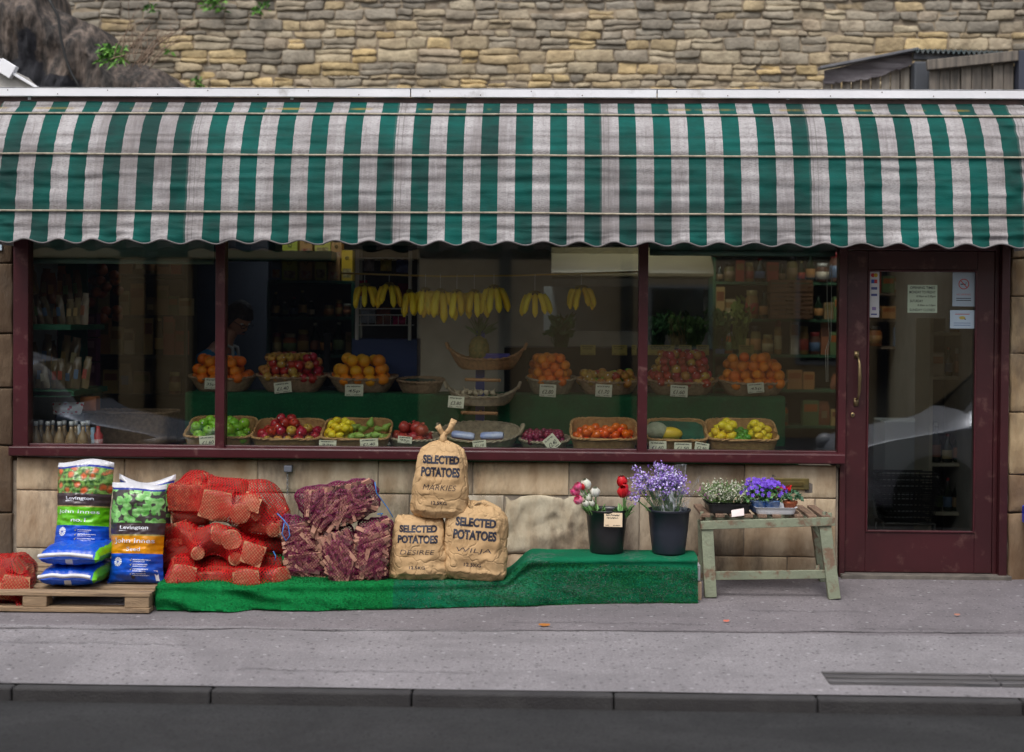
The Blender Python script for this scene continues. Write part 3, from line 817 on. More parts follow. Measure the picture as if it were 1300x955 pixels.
def fold(x, s):
    d = min(abs(s-b) for b in barS+[1.05])
    env = smooth01(d/.06)
    w_ = .014*nz(x*1.1, s*20, 3)+.008*nz(x*2.6+5, s*40, 6)+.005*nz(x*8, s*60, 1)
    edge = smooth01(1-min(x-ax(0, s), ax(1, s)-x)/.5)
    w_ += .02*edge*nz(x*6+s*14, s*18-x*8, 2)
    return env*w_ + .012*(1-env)*0
def canvas(u, v):
    s = v; x = ax(u, s); Y, z = aprof(s)
    Y -= fold(x, s)*(.4+.6*min(1, s*2))
    # fabric bellies out a little between bars
    if v > .93:
        k = (v-.93)/.07; z -= k*(.013+.004*nz(x*2, 5))*(1+math.cos(2*PI*(x-GC-.02)/PER+.5*nz(x*1.7, 8))); Y += .01*k*math.sin(2*PI*(x-GC)/PER*1.0)
    return (x, Y, z)
m, nt = nodes('awning_canvas')
tc = nt.nodes.new('ShaderNodeTexCoord'); sx = nt.nodes.new('ShaderNodeSeparateXYZ'); nt.links.new(tc.outputs['Object'], sx.inputs[0])
v = tc.outputs['Object']
xx = math_(nt, 'DIVIDE', math_(nt, 'SUBTRACT', sx.outputs[0], GC-.25*PER), PER)
fr_ = math_(nt, 'FRACT', math_(nt, 'ADD', xx, 100.0))
isg = math_(nt, 'LESS_THAN', fr_, .5)
vs_ = coords(nt, 'Object', (14, 1, 1.2)); streak = noise_(nt, vs_, 5, 7, .65)
blot = noise_(nt, v, 2.2, 7, .6); finen = noise_(nt, coords(nt, 'Object', (1, 1, 3)), 60, 4, .6)
white = ramp(nt, math_(nt, 'ADD', math_(nt, 'MULTIPLY', streak, .28), math_(nt, 'MULTIPLY', blot, .72)), [(.34, (.52, .5, .505)), (.48, (.44, .42, .425)), (.57, (.32, .3, .305)), (.68, (.2, .18, .18))])
white = mixc(nt, ramp(nt, finen, [(.46, 0.0), (.7, .7)]), white, (.22, .2, .205))
white = mixc(nt, ramp(nt, noise_(nt, coords(nt, 'Object', (9, 1, 1.6)), 3, 8, .75), [(.54, 0.0), (.68, .6)]), white, (.2, .175, .17))
wn_ = nt.nodes.new('ShaderNodeTexWhiteNoise'); wn_.noise_dimensions = '1D'; nt.links.new(math_(nt, 'FLOOR', math_(nt, 'ADD', xx, 100.25)), wn_.inputs['W'])
white = mixc(nt, math_(nt, 'MULTIPLY', wn_.outputs['Value'], .38), white, (.22, .195, .19))
green = ramp(nt, blot, [(.35, (.002, .1, .085)), (.5, (.003, .068, .056)), (.62, (.008, .045, .04))])
col = mixc(nt, isg, white, green)
# grime lines: above each cord rib and one band between (dust that settled in folds)
zz = sx.outputs[2]; org = wloc(aw).z
gr = None
for py, wd, am in ((136, .022, .75), (144, .014, .8), (173, .016, .6), (194, .028, .8), (212, .05, .35), (228, .035, .5), (266, .04, .75), (288, .035, .5)):
    zc = P(650, py, interp([(p_, y_) for p_, y_ in prof_px], py)).z-org
    dd = math_(nt, 'ABSOLUTE', math_(nt, 'SUBTRACT', math_(nt, 'ADD', zz, math_(nt, 'MULTIPLY', math_(nt, 'SUBTRACT', noise_(nt, coords(nt, 'Object', (1, 1, .2)), 2.0), .5), .03)), zc))
    g = math_(nt, 'MULTIPLY', math_(nt, 'SUBTRACT', 1.0, math_(nt, 'DIVIDE', dd, wd), clamp=True), am)
    gr = g if gr is None else math_(nt, 'MAXIMUM', gr, g)
gr = math_(nt, 'MULTIPLY', gr, math_(nt, 'MULTIPLY_ADD', finen, 1.6, .1), clamp=True)
col = mixc(nt, math_(nt, 'MULTIPLY', gr, math_(nt, 'MULTIPLY_ADD', isg, -.55, 1.0)), col, mixc(nt, isg, (.11, .095, .09), (.02, .04, .035)))
# lichen, yellow along the very top
top = P(650, 139, -.09).z-org
ly = math_(nt, 'SUBTRACT', 1.0, math_(nt, 'DIVIDE', math_(nt, 'ABSOLUTE', math_(nt, 'SUBTRACT', zz, top)), .012), clamp=True)
col = mixc(nt, math_(nt, 'MULTIPLY', ly, ramp(nt, noise_(nt, coords(nt, 'Object', (3, 1, 1)), 1.5, 6), [(.5, 0.0), (.66, .75)])), col, (.35, .24, .03))
# stitched seams every six repeats
sm = math_(nt, 'FRACT', math_(nt, 'ADD', math_(nt, 'DIVIDE', math_(nt, 'SUBTRACT', xx, (X(505, -.4, 250)-(GC-.25*PER))/PER-3), 6.0), 100.0))
dm = math_(nt, 'MULTIPLY', math_(nt, 'ABSOLUTE', math_(nt, 'SUBTRACT', sm, .5)), 6*PER)
s1 = math_(nt, 'LESS_THAN', math_(nt, 'ABSOLUTE', math_(nt, 'SUBTRACT', dm, .014)), .0032)
col = mixc(nt, math_(nt, 'MULTIPLY', s1, .55), col, (.17, .155, .15))
sb = math_(nt, 'MULTIPLY', math_(nt, 'LESS_THAN', dm, .04), .35)
col = mixc(nt, math_(nt, 'MULTIPLY', sb, finen), col, (.2, .18, .18))
tl = nt.nodes.new('ShaderNodeBsdfTranslucent'); nt.links.new(col, tl.inputs[0])
bmp = bump_(nt, math_(nt, 'ADD', finen, noise_(nt, coords(nt, 'Object', (.5, 1, 5)), 9, 5)), .35, .006)
b_ = finish(nt, col, .75, bmp, spec=.2)
out = [n for n in nt.nodes if n.type == 'OUTPUT_MATERIAL'][0]
mx = nt.nodes.new('ShaderNodeMixShader'); mx.inputs[0].default_value = .12
nt.links.new(b_.outputs[0], mx.inputs[1]); nt.links.new(tl.outputs[0], mx.inputs[2]); nt.links.new(mx.outputs[0], out.inputs[0])
m_canvas = m
mb = MB()
mb.grid(canvas, 620, 110)
def endp(side):
    def fn(u, v):
        p = canvas(side, v); xw = (XF0+.1 if side == 0 else XF1-.1) if v > .3 else lerp(p[0], (XF0+.1 if side == 0 else XF1-.1), v/.3)
        return (lerp(p[0], xw, u), lerp(p[1], .02, u), p[2])
    return fn
mb.grid(endp(0), 12, 40, flip=True); mb.grid(endp(1), 12, 40)
mb.build('canvas', m_canvas, aw, smooth=True)
m_cord = M('cream_cord', (.4, .35, .26), (.22, .19, .14), s=30, rough=.6)
for s in barS:
    mb = MB(); Y, z = aprof(s)
    pts = [(lerp(ax(0, s)+.0, ax(1, s)-.0, i/80), Y-.012, z+.004*nz(i*.11, s*9)) for i in range(81)]
    mb.tube(pts, .0065, 8); mb.build('rib_cord', m_cord, aw, smooth=True)
mb = MB(); mb.tube([(lerp(XW0, XW1, i/40), -.004, prof[0][1]+.004) for i in range(41)], .007, 6); mb.build('head_rail', m_cord, aw, smooth=True)
mb = MB(); mb.tube([Vector(canvas(i/900, 1))+Vector((0, -.002, -.002)) for i in range(901)], .0055, 6); mb.build('hem_piping', M('grey_piping', (.13, .12, .12), rough=.7), aw, smooth=True)
for px_ in (38, 371, 1000, 1270):
    mb = MB(); a = P(px_, 125, -.02); mb.box(a.x-.012, a.x+.012, -.03, .0, a.z-.012, a.z+.012); mb.build('bracket', m_white, aw, bevel=.002)
for i in range(8):
    mb = MB(); x = lerp(XF0+.15, XF1-.15, i/7); mb.tube([(x, .05, zs[4]), (x, -.2, zs[4]-.05), (x, -.36, zs[-2])], .01, 6)
    mb.build('inner_arm', M('grey_metal', (.2, .2, .21), rough=.4, metal=.7), aw, smooth=True)

# ================================================================== ACROSS THE STREET (seen only in the glass)
k = 20.5/1800
def RX(px_): return (px_-700)*k
opp = thing('opposite_terrace', 'cream rendered terrace with dark shopfronts across the street, reflected in the shop windows', 'building', (0, -11.6, 0))
m_cream = M('cream_render', (.82, .6, .33), (.7, .5, .27), s=1.5, rough=.85, bump=.2)
mb = MB()
segs = [(-16, -6.35, 0), (-6.35, RX(232), 1), (RX(232), RX(530), 0), (RX(530), 16, 1)]
for a, b, solid in segs:
    if solid: mb.box(a, b, -12.0, -11.6, -.3, 3.0)
mb.box(-16, 16, -12, -11.6, 2.5, 4.6)
mb.box(-16, 16, -19, -11.62, 4.6, 4.7)
mb.build('front_wall', m_cream, opp)
mb = MB()
for a, b, solid in segs:
    if not solid: mb.box(a, b, -11.96, -11.85, -.3, 2.5)
mb.build('shop_shutter', M('dark_blue_timber', (.012, .016, .03), (.02, .02, .03), s=4, rough=.5), opp)
for px_ in (185, 640, 795, 1120):
    mb = MB(); x = RX(px_); mb.tube([(x, -11.52, -.1), (x, -11.52, 4.5)], .09, 10); mb.box(x-.13, x+.13, -11.6, -11.4, 4.2, 4.6); mb.build('downpipe', M('black_iron', (.012, .012, .02), rough=.4), opp, smooth=False)
for (a, b, z0, z1) in [(RX(822), RX(905), 1.2, 2.15), (RX(1010), RX(1075), 1.0, 2.3)]:
    mb = MB(); mb.box(a, b, -11.6, -11.57, z0, z1); f_ = mb.build('sash_window', M('window_white', (.5, .5, .48), rough=.5), opp)
    mb = MB(); mb.box(a+.06, b-.06, -11.568, -11.56, z0+.06, z1-.06); mb.build('window_glass', M('dark_glass', (.02, .025, .03), rough=.1), f_)
mb = MB(); mb.box(-16, 16, -11.9, -11.45, 4.6, 4.75); mb.build('parapet', m_cream, opp)

def car(x0, x1, y0, y1, paint, label, group, flip=False):
    """a parked hatchback: shell lofted from stations along its length, windows, wheels, lamps"""
    L = x1-x0; W_ = y1-y0; zr = -.15; before = set(COL.objects)
    t = thing('parked_car', label, 'car', ((x0+x1)/2, (y0+y1)/2, zr), group)
    top = [(0, .55), (.03, .72), (.1, .8), (.24, .92), (.36, 1.36), (.45, 1.46), (.7, 1.45), (.86, 1.3), (.95, .98), (.99, .9), (1, .6)]
    belt = [(0, .55), (.03, .7), (.1, .78), (.24, .88), (.5, .92), (.95, .95), (1, .6)]
    def fn(u, v):
        # u along length, v around from sill (near) over roof to far sill
        a = u; zt = interp(top, a); zb = interp(belt, a); k = abs(2*v-1)       # 1 at sills, 0 at roof centre
        hw = W_/2*(1-.16*abs(2*a-1)**5)
        if k > .55:
            q = (1-k)/.45; z = lerp(.22, zb, smooth01(q)*.5+q*.5); y = hw*(.94+.06*math.sin(PI*min(1, q*1.2)))
        else:
            q = k/.55; z = lerp(zt, zb, q**3); y = hw*(.97*q**.55 if q > 0 else 0)*lerp(.84, 1, q)
        y = y if v > .5 else -y
        return (x0+a*L, (y0+y1)/2+y, zr+z)
    def mf(u, v):
        k = abs(2*v-1); zt = interp(top, u); zb = interp(belt, u)
        if .26 < u < .9 and .34 < k < .54 and zt-zb > .2 and not (.53 < u < .56): return 1
        if (.26 < u < .36 or .87 < u < .94) and k < .3: return 1
        return 0
    mb = MB(); mb.grid(fn, 60, 44, mf=mf)
    for u in (0, 1):
        ring = [fn(u, j/44) for j in range(45)]; mb.add(ring, [tuple(range(45))], 0)
    mb.build('body', [paint, M('car_glass', (.01, .012, .015), rough=.03)], t, smooth=True)
    for fx in (.19, .8):
        for s, yy in ((-1, y0), (1, y1)):
            cx, cy = x0+fx*L, yy-s*.09
            T = Matrix.Translation((cx, cy, zr+.31)) @ Matrix.Rotation(PI/2, 4, 'X')
            mb = MB(); mb.lathe([(.2, -.1), (.29, -.1), (.31, -.07), (.31, .07), (.29, .1), (.2, .1)], 28, 0, T); w_ = mb.build('wheel', M('tyre_rubber', (.015, .015, .015), rough=.8), t, smooth=True)
            mb = MB(); mb.lathe([(0, -.06), (.05, -.085), (.2, -.095), (.2, .095), (.05, .085), (0, .06)], 20, 0, T); mb.build('rim', M('alloy', (.4, .4, .42), rough=.3, metal=.9), w_)
            mb = MB(); mb.lathe([(.0, -.11), (.36, -.11), (.36, .105), (0, .105)], 28, 0, T); mb.build('wheel_arch', M('arch_black', (.012, .012, .012), rough=.7), t)
    for s in (-1, 1):
        mb = MB(); mb.ball((x0+.09, (y0+y1)/2+s*W_*.34, zr+.66), (.09, .16, .08), 12, 8); mb.build('headlight', M('lamp_clear', (.6, .62, .65), rough=.1), t, smooth=True)
        mb = MB(); mb.ball((x1-.05, (y0+y1)/2+s*W_*.36, zr+.85), (.06, .12, .12), 12, 8); mb.build('tail_light', M('lamp_red', (.4, .01, .01), rough=.15), t, smooth=True)
    for s, yy in ((-1, y0), (1, y1)): mb = MB(); mb.box(x0+.33*L, x0+.78*L, yy-.006 if s > 0 else yy-.004, yy+.006 if s > 0 else yy+.006, zr+.5, zr+.54); mb.build('side_moulding', M('black_trim', (.02, .02, .02), rough=.5), t)
    if flip: t.rotation_euler = (0, 0, PI)
car(2.45, 6.4, -4.4, -2.72, M('silver_paint', (.62, .66, .74), rough=.3, metal=.5), 'silver hatchback parked at the kerb to the right of the shop', None)
car(-7.0, -3.05, -4.4, -2.72, M('grey_blue_paint', (.2, .24, .32), rough=.3, metal=.5), 'blue grey hatchback parked at the kerb to the left of the shop', None, True)
# ================================================================== DISPLAY INSIDE THE WINDOW
m_turf_d = M('display_turf', (.004, .11, .035), (.003, .07, .025), s=6, rough=.95, bump=.6, bs=300, dirt=(.02, .16, .06), dirts=60, dlo=.5, dhi=.8)
Z1 = P(600, 571, .16).z+.0; Z2 = P(600, 500, .72).z
stx0, stx1 = X(233, .6), X(999, .6)
def drape(name, label, y0, y1, zt, zb, cat='display cloth'):
    mb = MB()
    def fn(u, v):
        x = lerp(stx0, stx1, u)
        s = v*((y1-y0)+(zt-zb)); 
        if s < y1-y0: return (x, y1-s, zt+.004*nz(x*3, s*9))
        return (x, y0-.012*nz(x*2.5, 3)*min(1, (s-(y1-y0))*6)-.01, zt-(s-(y1-y0)))
    mb.grid(fn, 120, 24)
    return tag(mb.build(name, m_turf_d, smooth=True), label, cat)
drape('turf_drape', 'green artificial grass covering the upper tier of the fruit display and hanging down its front', .66, 1.02, Z2, Z1, 'turf drape')
drape('turf_drape', 'green artificial grass covering the low front tier of the fruit display behind the glass', .12, .66, Z1-.02, Z1-.16, 'turf drape')
t = thing('display_stand', 'stepped wooden stand under the green cloths of the window fruit display', 'stand', ((stx0+stx1)/2, .6, 0))
mb = MB(); mb.box(stx0+.02, stx1-.02, .69, 1.0, Z2-.03, Z2-.012); mb.build('upper_board', M('raw_timber', (.3, .2, .11), (.2, .13, .07), s=8, rough=.8, st=(1, 8, 8)), t)
mb = MB(); mb.box(stx0+.02, stx1-.02, .14, .67, Z1-.05, Z1-.03); mb.build('lower_board', MATS['raw_timber'], t)
for fx in (.01, .25, .5, .75, .99):
    for yy in (.18, .95):
        mb = MB(); x = lerp(stx0+.05, stx1-.05, fx); mb.box(x-.02, x+.02, yy-.02, yy+.02, .006, (Z1-.051 if yy < .5 else Z2-.031)); mb.build('leg', MATS['raw_timber'], t)

def wicker(name, c1, c2):
    return M(name, c1, c2, s=40, rough=.7, bump=.2, bs=120, rnd=.12)
m_w1 = wicker('golden_wicker', (.55, .31, .12), (.36, .19, .07)); m_w2 = wicker('brown_wicker', (.42, .27, .16), (.26, .16, .09)); m_w3 = wicker('grey_wicker', (.44, .36, .24), (.28, .22, .15))
def sup(a, w, d, e):
    c, s = math.cos(a), math.sin(a)
    return (math.copysign(abs(c)**(2/e), c)*w/2, math.copysign(abs(s)**(2/e), s)*d/2)
def basket(name, label, mat, loc, w, d, h, taper=.8, ex=2.4, tilt=0, back=0.0, ends=0.0, lining=None, handles=False, group=None, flat=1.0):
    """woven open basket: local origin at the middle of its base"""
    t = thing(name, label, 'basket', loc, group); t.rotation_euler = (tilt, 0, 0)
    n = 96; rows = 11
    mb = MB()
    def rim(a):
        x, y = sup(a, 1, 1, ex)
        return h*(1+back*max(0, y*2)**1.5) + ends*abs(2*x)**3
    def side(off, amp):
        def fn(u, v):
            a = 2*PI*u; k = lerp(taper, 1, v**.8)
            x, y = sup(a, w*k+2*off, d*lerp(flat*taper, 1, v**.8)+2*off, ex)
            z = v*rim(a)
            wv = amp*math.sin(u*n/2*PI*1.0*2/1 *.5 + (PI if int(v*rows*1.0+.5) % 2 else 0))
            q = 1+wv/(max(w, d)/2)
            return (x*q, y*q, z)
        return fn
    mb.grid(side(0, .004), n*2, rows, cu=True)
    mb.grid(side(-.009, .0), 48, 4, cu=True, flip=True)
    b = len(mb.v); ring = [sup(2*PI*i/48, w*taper, d*flat*taper, ex) for i in range(48)]
    mb.add([(x, y, .004) for x, y in ring], [tuple(range(48))])
    mb.build('woven_side', mat, t, W=False, smooth=True)
    for ph in (0, PI):
        mb = MB(); pts = []
        for i in range(120):
            a = 2*PI*i/120; x, y = sup(a, w, d, ex); tw = a*18+ph
            r_ = .005; nrm = Vector((x, y, 0)).normalized()
            pts.append(Vector((x, y, rim(a)))+nrm*r_*math.cos(tw)+Vector((0, 0, r_*math.sin(tw))))
        mb.tube(pts, .0065, 6, closed=True); mb.build('rim', mat, t, W=False, smooth=True)
    if handles:
        for s in (-1, 1):
            mb = MB(); xe = s*w/2; ze = h+ends
            mb.tube([(xe, -.06, ze-.01), (xe+s*.02, -.045, ze+.035), (xe+s*.025, 0, ze+.045), (xe+s*.02, .045, ze+.035), (xe, .06, ze-.01)], .013, 8)
            mb.build('handle', mat, t, W=False, smooth=True)
    if lining:
        mb = MB()
        def ln(u, v):
            a = 2*PI*u; x, y = sup(a, (w-.03)*v, (d-.03)*v, ex)
            return (x, y, (h*.75)+.5*h*max(0, v-.7)*(1+nz(a*2, v*3))+(rim(a)-h)*v**3)
        mb.grid(ln, 40, 8, cu=True, flip=False); mb.build('lining', lining, t, W=False, smooth=True)
    return t
m_lin = M('green_tissue', (.005, .11, .06), (.004, .07, .04), s=12, rough=.8, bump=.5)

# ---------- fruit prototypes
def fruitmat(name, stops, sc=3.5, rough=.35, stretch=(1, 1, .6), rnd=.15, hue=.012, bump=0, bs=90, spec=.5):
    m, nt = nodes(name); v = coords(nt, 'Object', (14*stretch[0], 14*stretch[1], 14*stretch[2]), rnd=True)
    col = ramp(nt, noise_(nt, v, sc*.5, 5, .6), stops)
    oi = nt.nodes.new('ShaderNodeObjectInfo'); h = nt.nodes.new('ShaderNodeHueSaturation'); nt.links.new(col, h.inputs['Color'])
    nt.links.new(math_(nt, 'MULTIPLY_ADD', oi.outputs['Random'], 2*rnd, 1-rnd), h.inputs['Value'])
    wn = nt.nodes.new('ShaderNodeTexWhiteNoise'); wn.noise_dimensions = '1D'; nt.links.new(oi.outputs['Random'], wn.inputs['W'])
    nt.links.new(math_(nt, 'MULTIPLY_ADD', wn.outputs['Value'], 2*hue, .5-hue), h.inputs['Hue'])
    nrm = bump_(nt, noise_(nt, coords(nt), bs*3, 2), bump, .002) if bump else None
    finish(nt, h.outputs[0], rough, nrm, spec=spec)
    return m
m_red = fruitmat('red_apple_skin', [(.3, (.5, .01, .012)), (.55, (.36, .01, .02)), (.68, (.55, .09, .02)), (.8, (.6, .4, .06))])
m_bic = fruitmat('bicolour_apple_skin', [(.3, (.55, .05, .02)), (.45, (.5, .13, .03)), (.55, (.55, .4, .06)), (.7, (.4, .5, .06))], hue=.02)
m_gra = fruitmat('green_apple_skin', [(.3, (.2, .48, .02)), (.7, (.3, .6, .04))], rnd=.1)
m_ora = fruitmat('orange_peel', [(.3, (.9, .25, .006)), (.7, (.85, .19, .004))], rnd=.1, rough=.45, bump=.4)
m_gfr = fruitmat('grapefruit_peel', [(.3, (.85, .38, .01)), (.6, (.88, .3, .01)), (.8, (.8, .24, .01))], rnd=.1, rough=.45, bump=.3, hue=.02)
m_lem = fruitmat('lemon_peel', [(.3, (.85, .6, .01)), (.7, (.75, .6, .02))], rnd=.08, rough=.45, bump=.3)
m_lim = fruitmat('lime_peel', [(.3, (.06, .25, .02)), (.7, (.1, .33, .02))], rnd=.12, rough=.4)
m_pom = fruitmat('pomegranate_skin', [(.3, (.5, .04, .03)), (.7, (.45, .08, .05))], rnd=.12)
m_plu = fruitmat('plum_skin', [(.3, (.12, .008, .04)), (.6, (.25, .01, .05)), (.75, (.35, .02, .03))], rnd=.25, rough=.35)
m_tom = fruitmat('tomato_skin', [(.3, (.75, .08, .008)), (.7, (.8, .16, .01))], rnd=.1, rough=.2)
m_stk = M('fruit_sticker', (.8, .8, .85), rough=.4)
m_stem = M('fruit_stem', (.1, .06, .02), rough=.8)
_h = {}
HIDE = Vector((0, 0, 0))
protos = {}
def fproto(kind):
    if kind in protos: return protos[kind]
    mats = {'red': m_red, 'bic': m_bic, 'green': m_gra, 'orange': m_ora, 'grape': m_gfr, 'lemon': m_lem, 'lime': m_lim, 'pom': m_pom, 'plum': m_plu, 'tom': m_tom}[kind]
    mb = MB()
    if kind in ('red', 'bic', 'green'):
        mb.lathe([(0, -.8), (.2, -.93), (.5, -.9), (.82, -.55), (.98, -.1), (1.0, .2), (.9, .6), (.62, .88), (.35, .93), (.14, .82), (0, .66)], 18, 0)
        mb.tube([(0, 0, .66), (.03, .02, .95), (.1, .02, 1.16)], .05, 5, 1)
        # little sticker
        mb.grid(lambda u, v: ((.16*(u-.5)*2), -1.0-.015+.04*((u-.5)**2+(v-.5)**2)*4, .12+.16*(v-.5)*2), 4, 4, 2)
    elif kind in ('orange', 'grape', 'lime'):
        mb.ball((0, 0, 0), (1, 1, .95), 18, 12); mb.ball((0, 0, .93), (.1, .1, .04), 6, 4, 1)
    elif kind == 'lemon':
        mb.lathe([(0, -1.35), (.12, -1.3), (.2, -1.12), (.55, -.9), (.85, -.5), (.95, 0), (.85, .5), (.55, .9), (.2, 1.1), (.1, 1.22), (0, 1.25)], 16, 0, Matrix.Rotation(PI/2, 4, 'Y'))
    elif kind == 'pom':
        mb.ball((0, 0, 0), (1, 1, .92), 18, 12, disp=lambda d: .04*math.cos(5*math.atan2(d.y, d.x))*(1-d.z*d.z))
        mb.lathe([(.22, .85), (.2, 1.0), (.3, 1.2), (.24, 1.2), (.12, .95)], 10, 0)
    elif kind == 'plum': mb.ball((0, 0, 0), (1, .95, 1.05), 14, 9)
    elif kind == 'tom':
        mb.ball((0, 0, 0), (1, 1, .85), 18, 10, disp=lambda d: .03*math.cos(5*math.atan2(d.y, d.x))*(1-d.z*d.z)); 
    o = mb.build('x', [mats, m_stem if kind != 'grape' else m_gra, m_stk], W=False, smooth=True)
    COL.objects.unlink(o); protos[kind] = o.data; bpy.data.objects.remove(o)
    return protos[kind]
NAMES = {'red': ('apple', 'red apple'), 'bic': ('apple', 'red and yellow apple'), 'green': ('apple', 'green apple'), 'orange': ('orange', 'orange'), 'grape': ('grapefruit', 'yellow orange grapefruit'),
         'lemon': ('lemon', 'yellow lemon'), 'lime': ('lime', 'dark green lime'), 'pom': ('pomegranate', 'red pomegranate'), 'plum': ('plum', 'dark purple plum'), 'tom': ('tomato', 'orange red tomato')}
def put_fruit(kind, p, r, where, rd, up=False):
    o = bpy.data.objects.new(NAMES[kind][0], fproto(kind)); COL.objects.link(o)
    o.location = p; k = r*rd.uniform(.92, 1.06); o.scale = (k, k, k)
    o.rotation_euler = (rd.uniform(-.9, .9), rd.uniform(-.9, .9), rd.uniform(-1.1, 1.1) if not up else rd.uniform(-3, 3)) if kind != 'lemon' else (rd.uniform(-.5, .5), rd.uniform(-.6, .6), rd.uniform(-1.2, 1.2))
    return tag(o, '%s lying in the %s' % (NAMES[kind][1], where), NAMES[kind][0], '%ss in the %s' % (NAMES[kind][1], where))
def heap(kind, bt, w, d, h, r, where, layers=3, seed=1, ex=2.4, mix=None, fillx=(-1, 1), shrink=.9, z0=.55, jit=.12):
    rd = random.Random(seed); placed = []; r = r*.93
    T = Matrix.Translation(wloc(bt)) @ Euler(bt.rotation_euler).to_matrix().to_4x4()
    for L in range(layers):
        z = h*z0+L*r*1.45; a = w/2-r*1.02-L*r*shrink; b = max(d/2-r*1.02-L*r*shrink*.7, r*.25)
        if a < r*.6: break
        row = 0; y = -b
        while y <= b+1e-4:
            x = -a+(r if (row+L) % 2 else 0)
            while x <= a+1e-4:
                if fillx[0] <= x/a <= fillx[1] and abs(x/a)**2+abs(y/(b+1e-6))**2*.55 < 1.42 and not (L and rd.random() < .12):
                    p = Vector((x+rd.uniform(-1, 1)*r*jit, y+rd.uniform(-1, 1)*r*jit, z+rd.uniform(-1, 1)*r*jit*1.2+(.5*r if False else 0)))
                    kd = kind if not mix else rd.choice(mix)
                    if L > 0 or y < b*.3 or z > h*.2:
                        put_fruit(kd, T @ p, r, where, rd)
                x += 2*r*.99
            y += 2*r*.9; row += 1
            if b < r: break

# ---------- price cards
m_card = M('cream_card', (.72, .7, .52), (.62, .6, .45), s=9, rough=.6)
m_ink = M('black_ink', (.02, .02, .025), rough=.6)
def card(px0, py0, px1, py1, Y, price, label, rot=0, seed=0, lines=2, mat=None, name='price_card'):
    a = P(px0, py0, Y); b = P(px1, py1, Y); w_, h_ = abs(b.x-a.x), abs(a.z-b.z); c = ((a.x+b.x)/2, Y, (a.z+b.z)/2)
    t = thing(name, label, 'price card', c); t.rotation_euler = (R(-8), R(rot), 0)
    mb = MB(); mb.box(-w_/2, w_/2, 0, .0012, -h_/2, h_/2); mb.build('card', mat or m_card, t, W=False)
    mb = MB(); rd = random.Random(seed+int(px0)); fn = lambda x, z: (x, -.0008, z)
    scribble(mb, -w_*.4, w_*.38, h_*.32, h_*.13, fn, .0016, rnd=rd)
    if lines > 2: scribble(mb, -w_*.36, w_*.3, h_*.12, h_*.12, fn, .0014, rnd=rd)
    if price: put_text(mb, price, w_*.66, h_*.32, lambda x, z: (x+z*.2, -.0008, z-h_*.1), bold=.012)
    scribble(mb, -w_*.42, -w_*.2, -h_*.4, h_*.06, fn, .001, rnd=rd); scribble(mb, 0, w_*.4, -h_*.4, h_*.06, fn, .001, rnd=rd)
    mb.build('handwriting', m_ink, t, W=False)
    return t

def bpx(px0, px1, pyb, Y, pyr, depth, **k):
    """basket sizes from measured picture extents: returns location, width, height"""
    a, b = P(px0, pyr, Y), P(px1, pyr, Y); base = P((px0+px1)/2, pyb, Y)
    return Vector(((a.x+b.x)/2, Y+depth/2, base.z)), b.x-a.x, P((px0+px1)/2, pyr, Y).z-base.z
# upper tier : oval brown baskets heaped with fruit
YU = .68; DU = .3
up = [  # px0, px1, y_rim, y_base, kind, r, where, layers, mix, label
 (235, 319, 482, 499, 'orange', .045, 'oval basket at the left end of the upper tier', 3, None, 'brown oval wicker basket heaped with oranges at the left end of the upper tier', 2.6),
 (322, 412, 482, 501, 'red', .036, 'oval basket second from left on the upper tier', 4, ['red', 'red', 'bic', 'bic'], 'brown oval basket heaped with mixed apples second from left on the upper tier', 2.6),
 (414, 501, 482, 500, 'grape', .05, 'oval basket third from left on the upper tier', 3, None, 'brown oval wicker basket heaped with large yellow orange grapefruit on the upper tier', 2.6),
 (668, 731, 487, 505, 'orange', .04, 'round basket right of the hanging baskets', 4, None, 'small round basket piled high with oranges on the upper tier', 2.1),
 (733, 813, 487, 504, 'bic', .036, 'oval basket just left of the second mullion', 2, ['bic', 'bic', 'red', 'green'], 'brown oval basket of yellow and red apples just left of the second mullion', 2.6),
 (822, 913, 487, 504, 'red', .036, 'oval basket just right of the second mullion', 5, ['red', 'red', 'red', 'bic'], 'brown oval basket heaped high with shiny red apples just right of the second mullion', 2.6),
 (914, 1003, 486, 503, 'orange', .044, 'oval basket at the right end of the upper tier', 4, None, 'brown oval basket heaped with oranges at the right end of the upper tier', 2.6)]
for i, (a, b, yr, yb, kd, r, wh, ly, mx, lab, ex) in enumerate(up):
    loc, w_, h_ = bpx(a, b, yb, YU, yr, DU)
    loc.z = Z2+.004; h_ = max(h_, .09)
    bt = basket('wicker_basket', lab, m_w2 if ex > 2.3 else m_w3, loc, w_, DU, h_, .7, ex, R(4), ends=.012)
    heap(kd, bt, w_*1.0, DU, h_, r*.93, wh, ly, 100+i, mix=mx, z0=1.0, shrink=.55 if ex > 2.3 else .3, jit=.2)
loc, w_, h_ = bpx(502, 562, 499, YU, 481, .26); loc.z = Z2+.004
basket('wicker_basket', 'small empty brown round basket with dark lining left of the hanging baskets', m_w2, loc, w_, .26, .085, .75, 2.1, R(6), lining=M('dark_tissue', (.005, .05, .04), rough=.8))
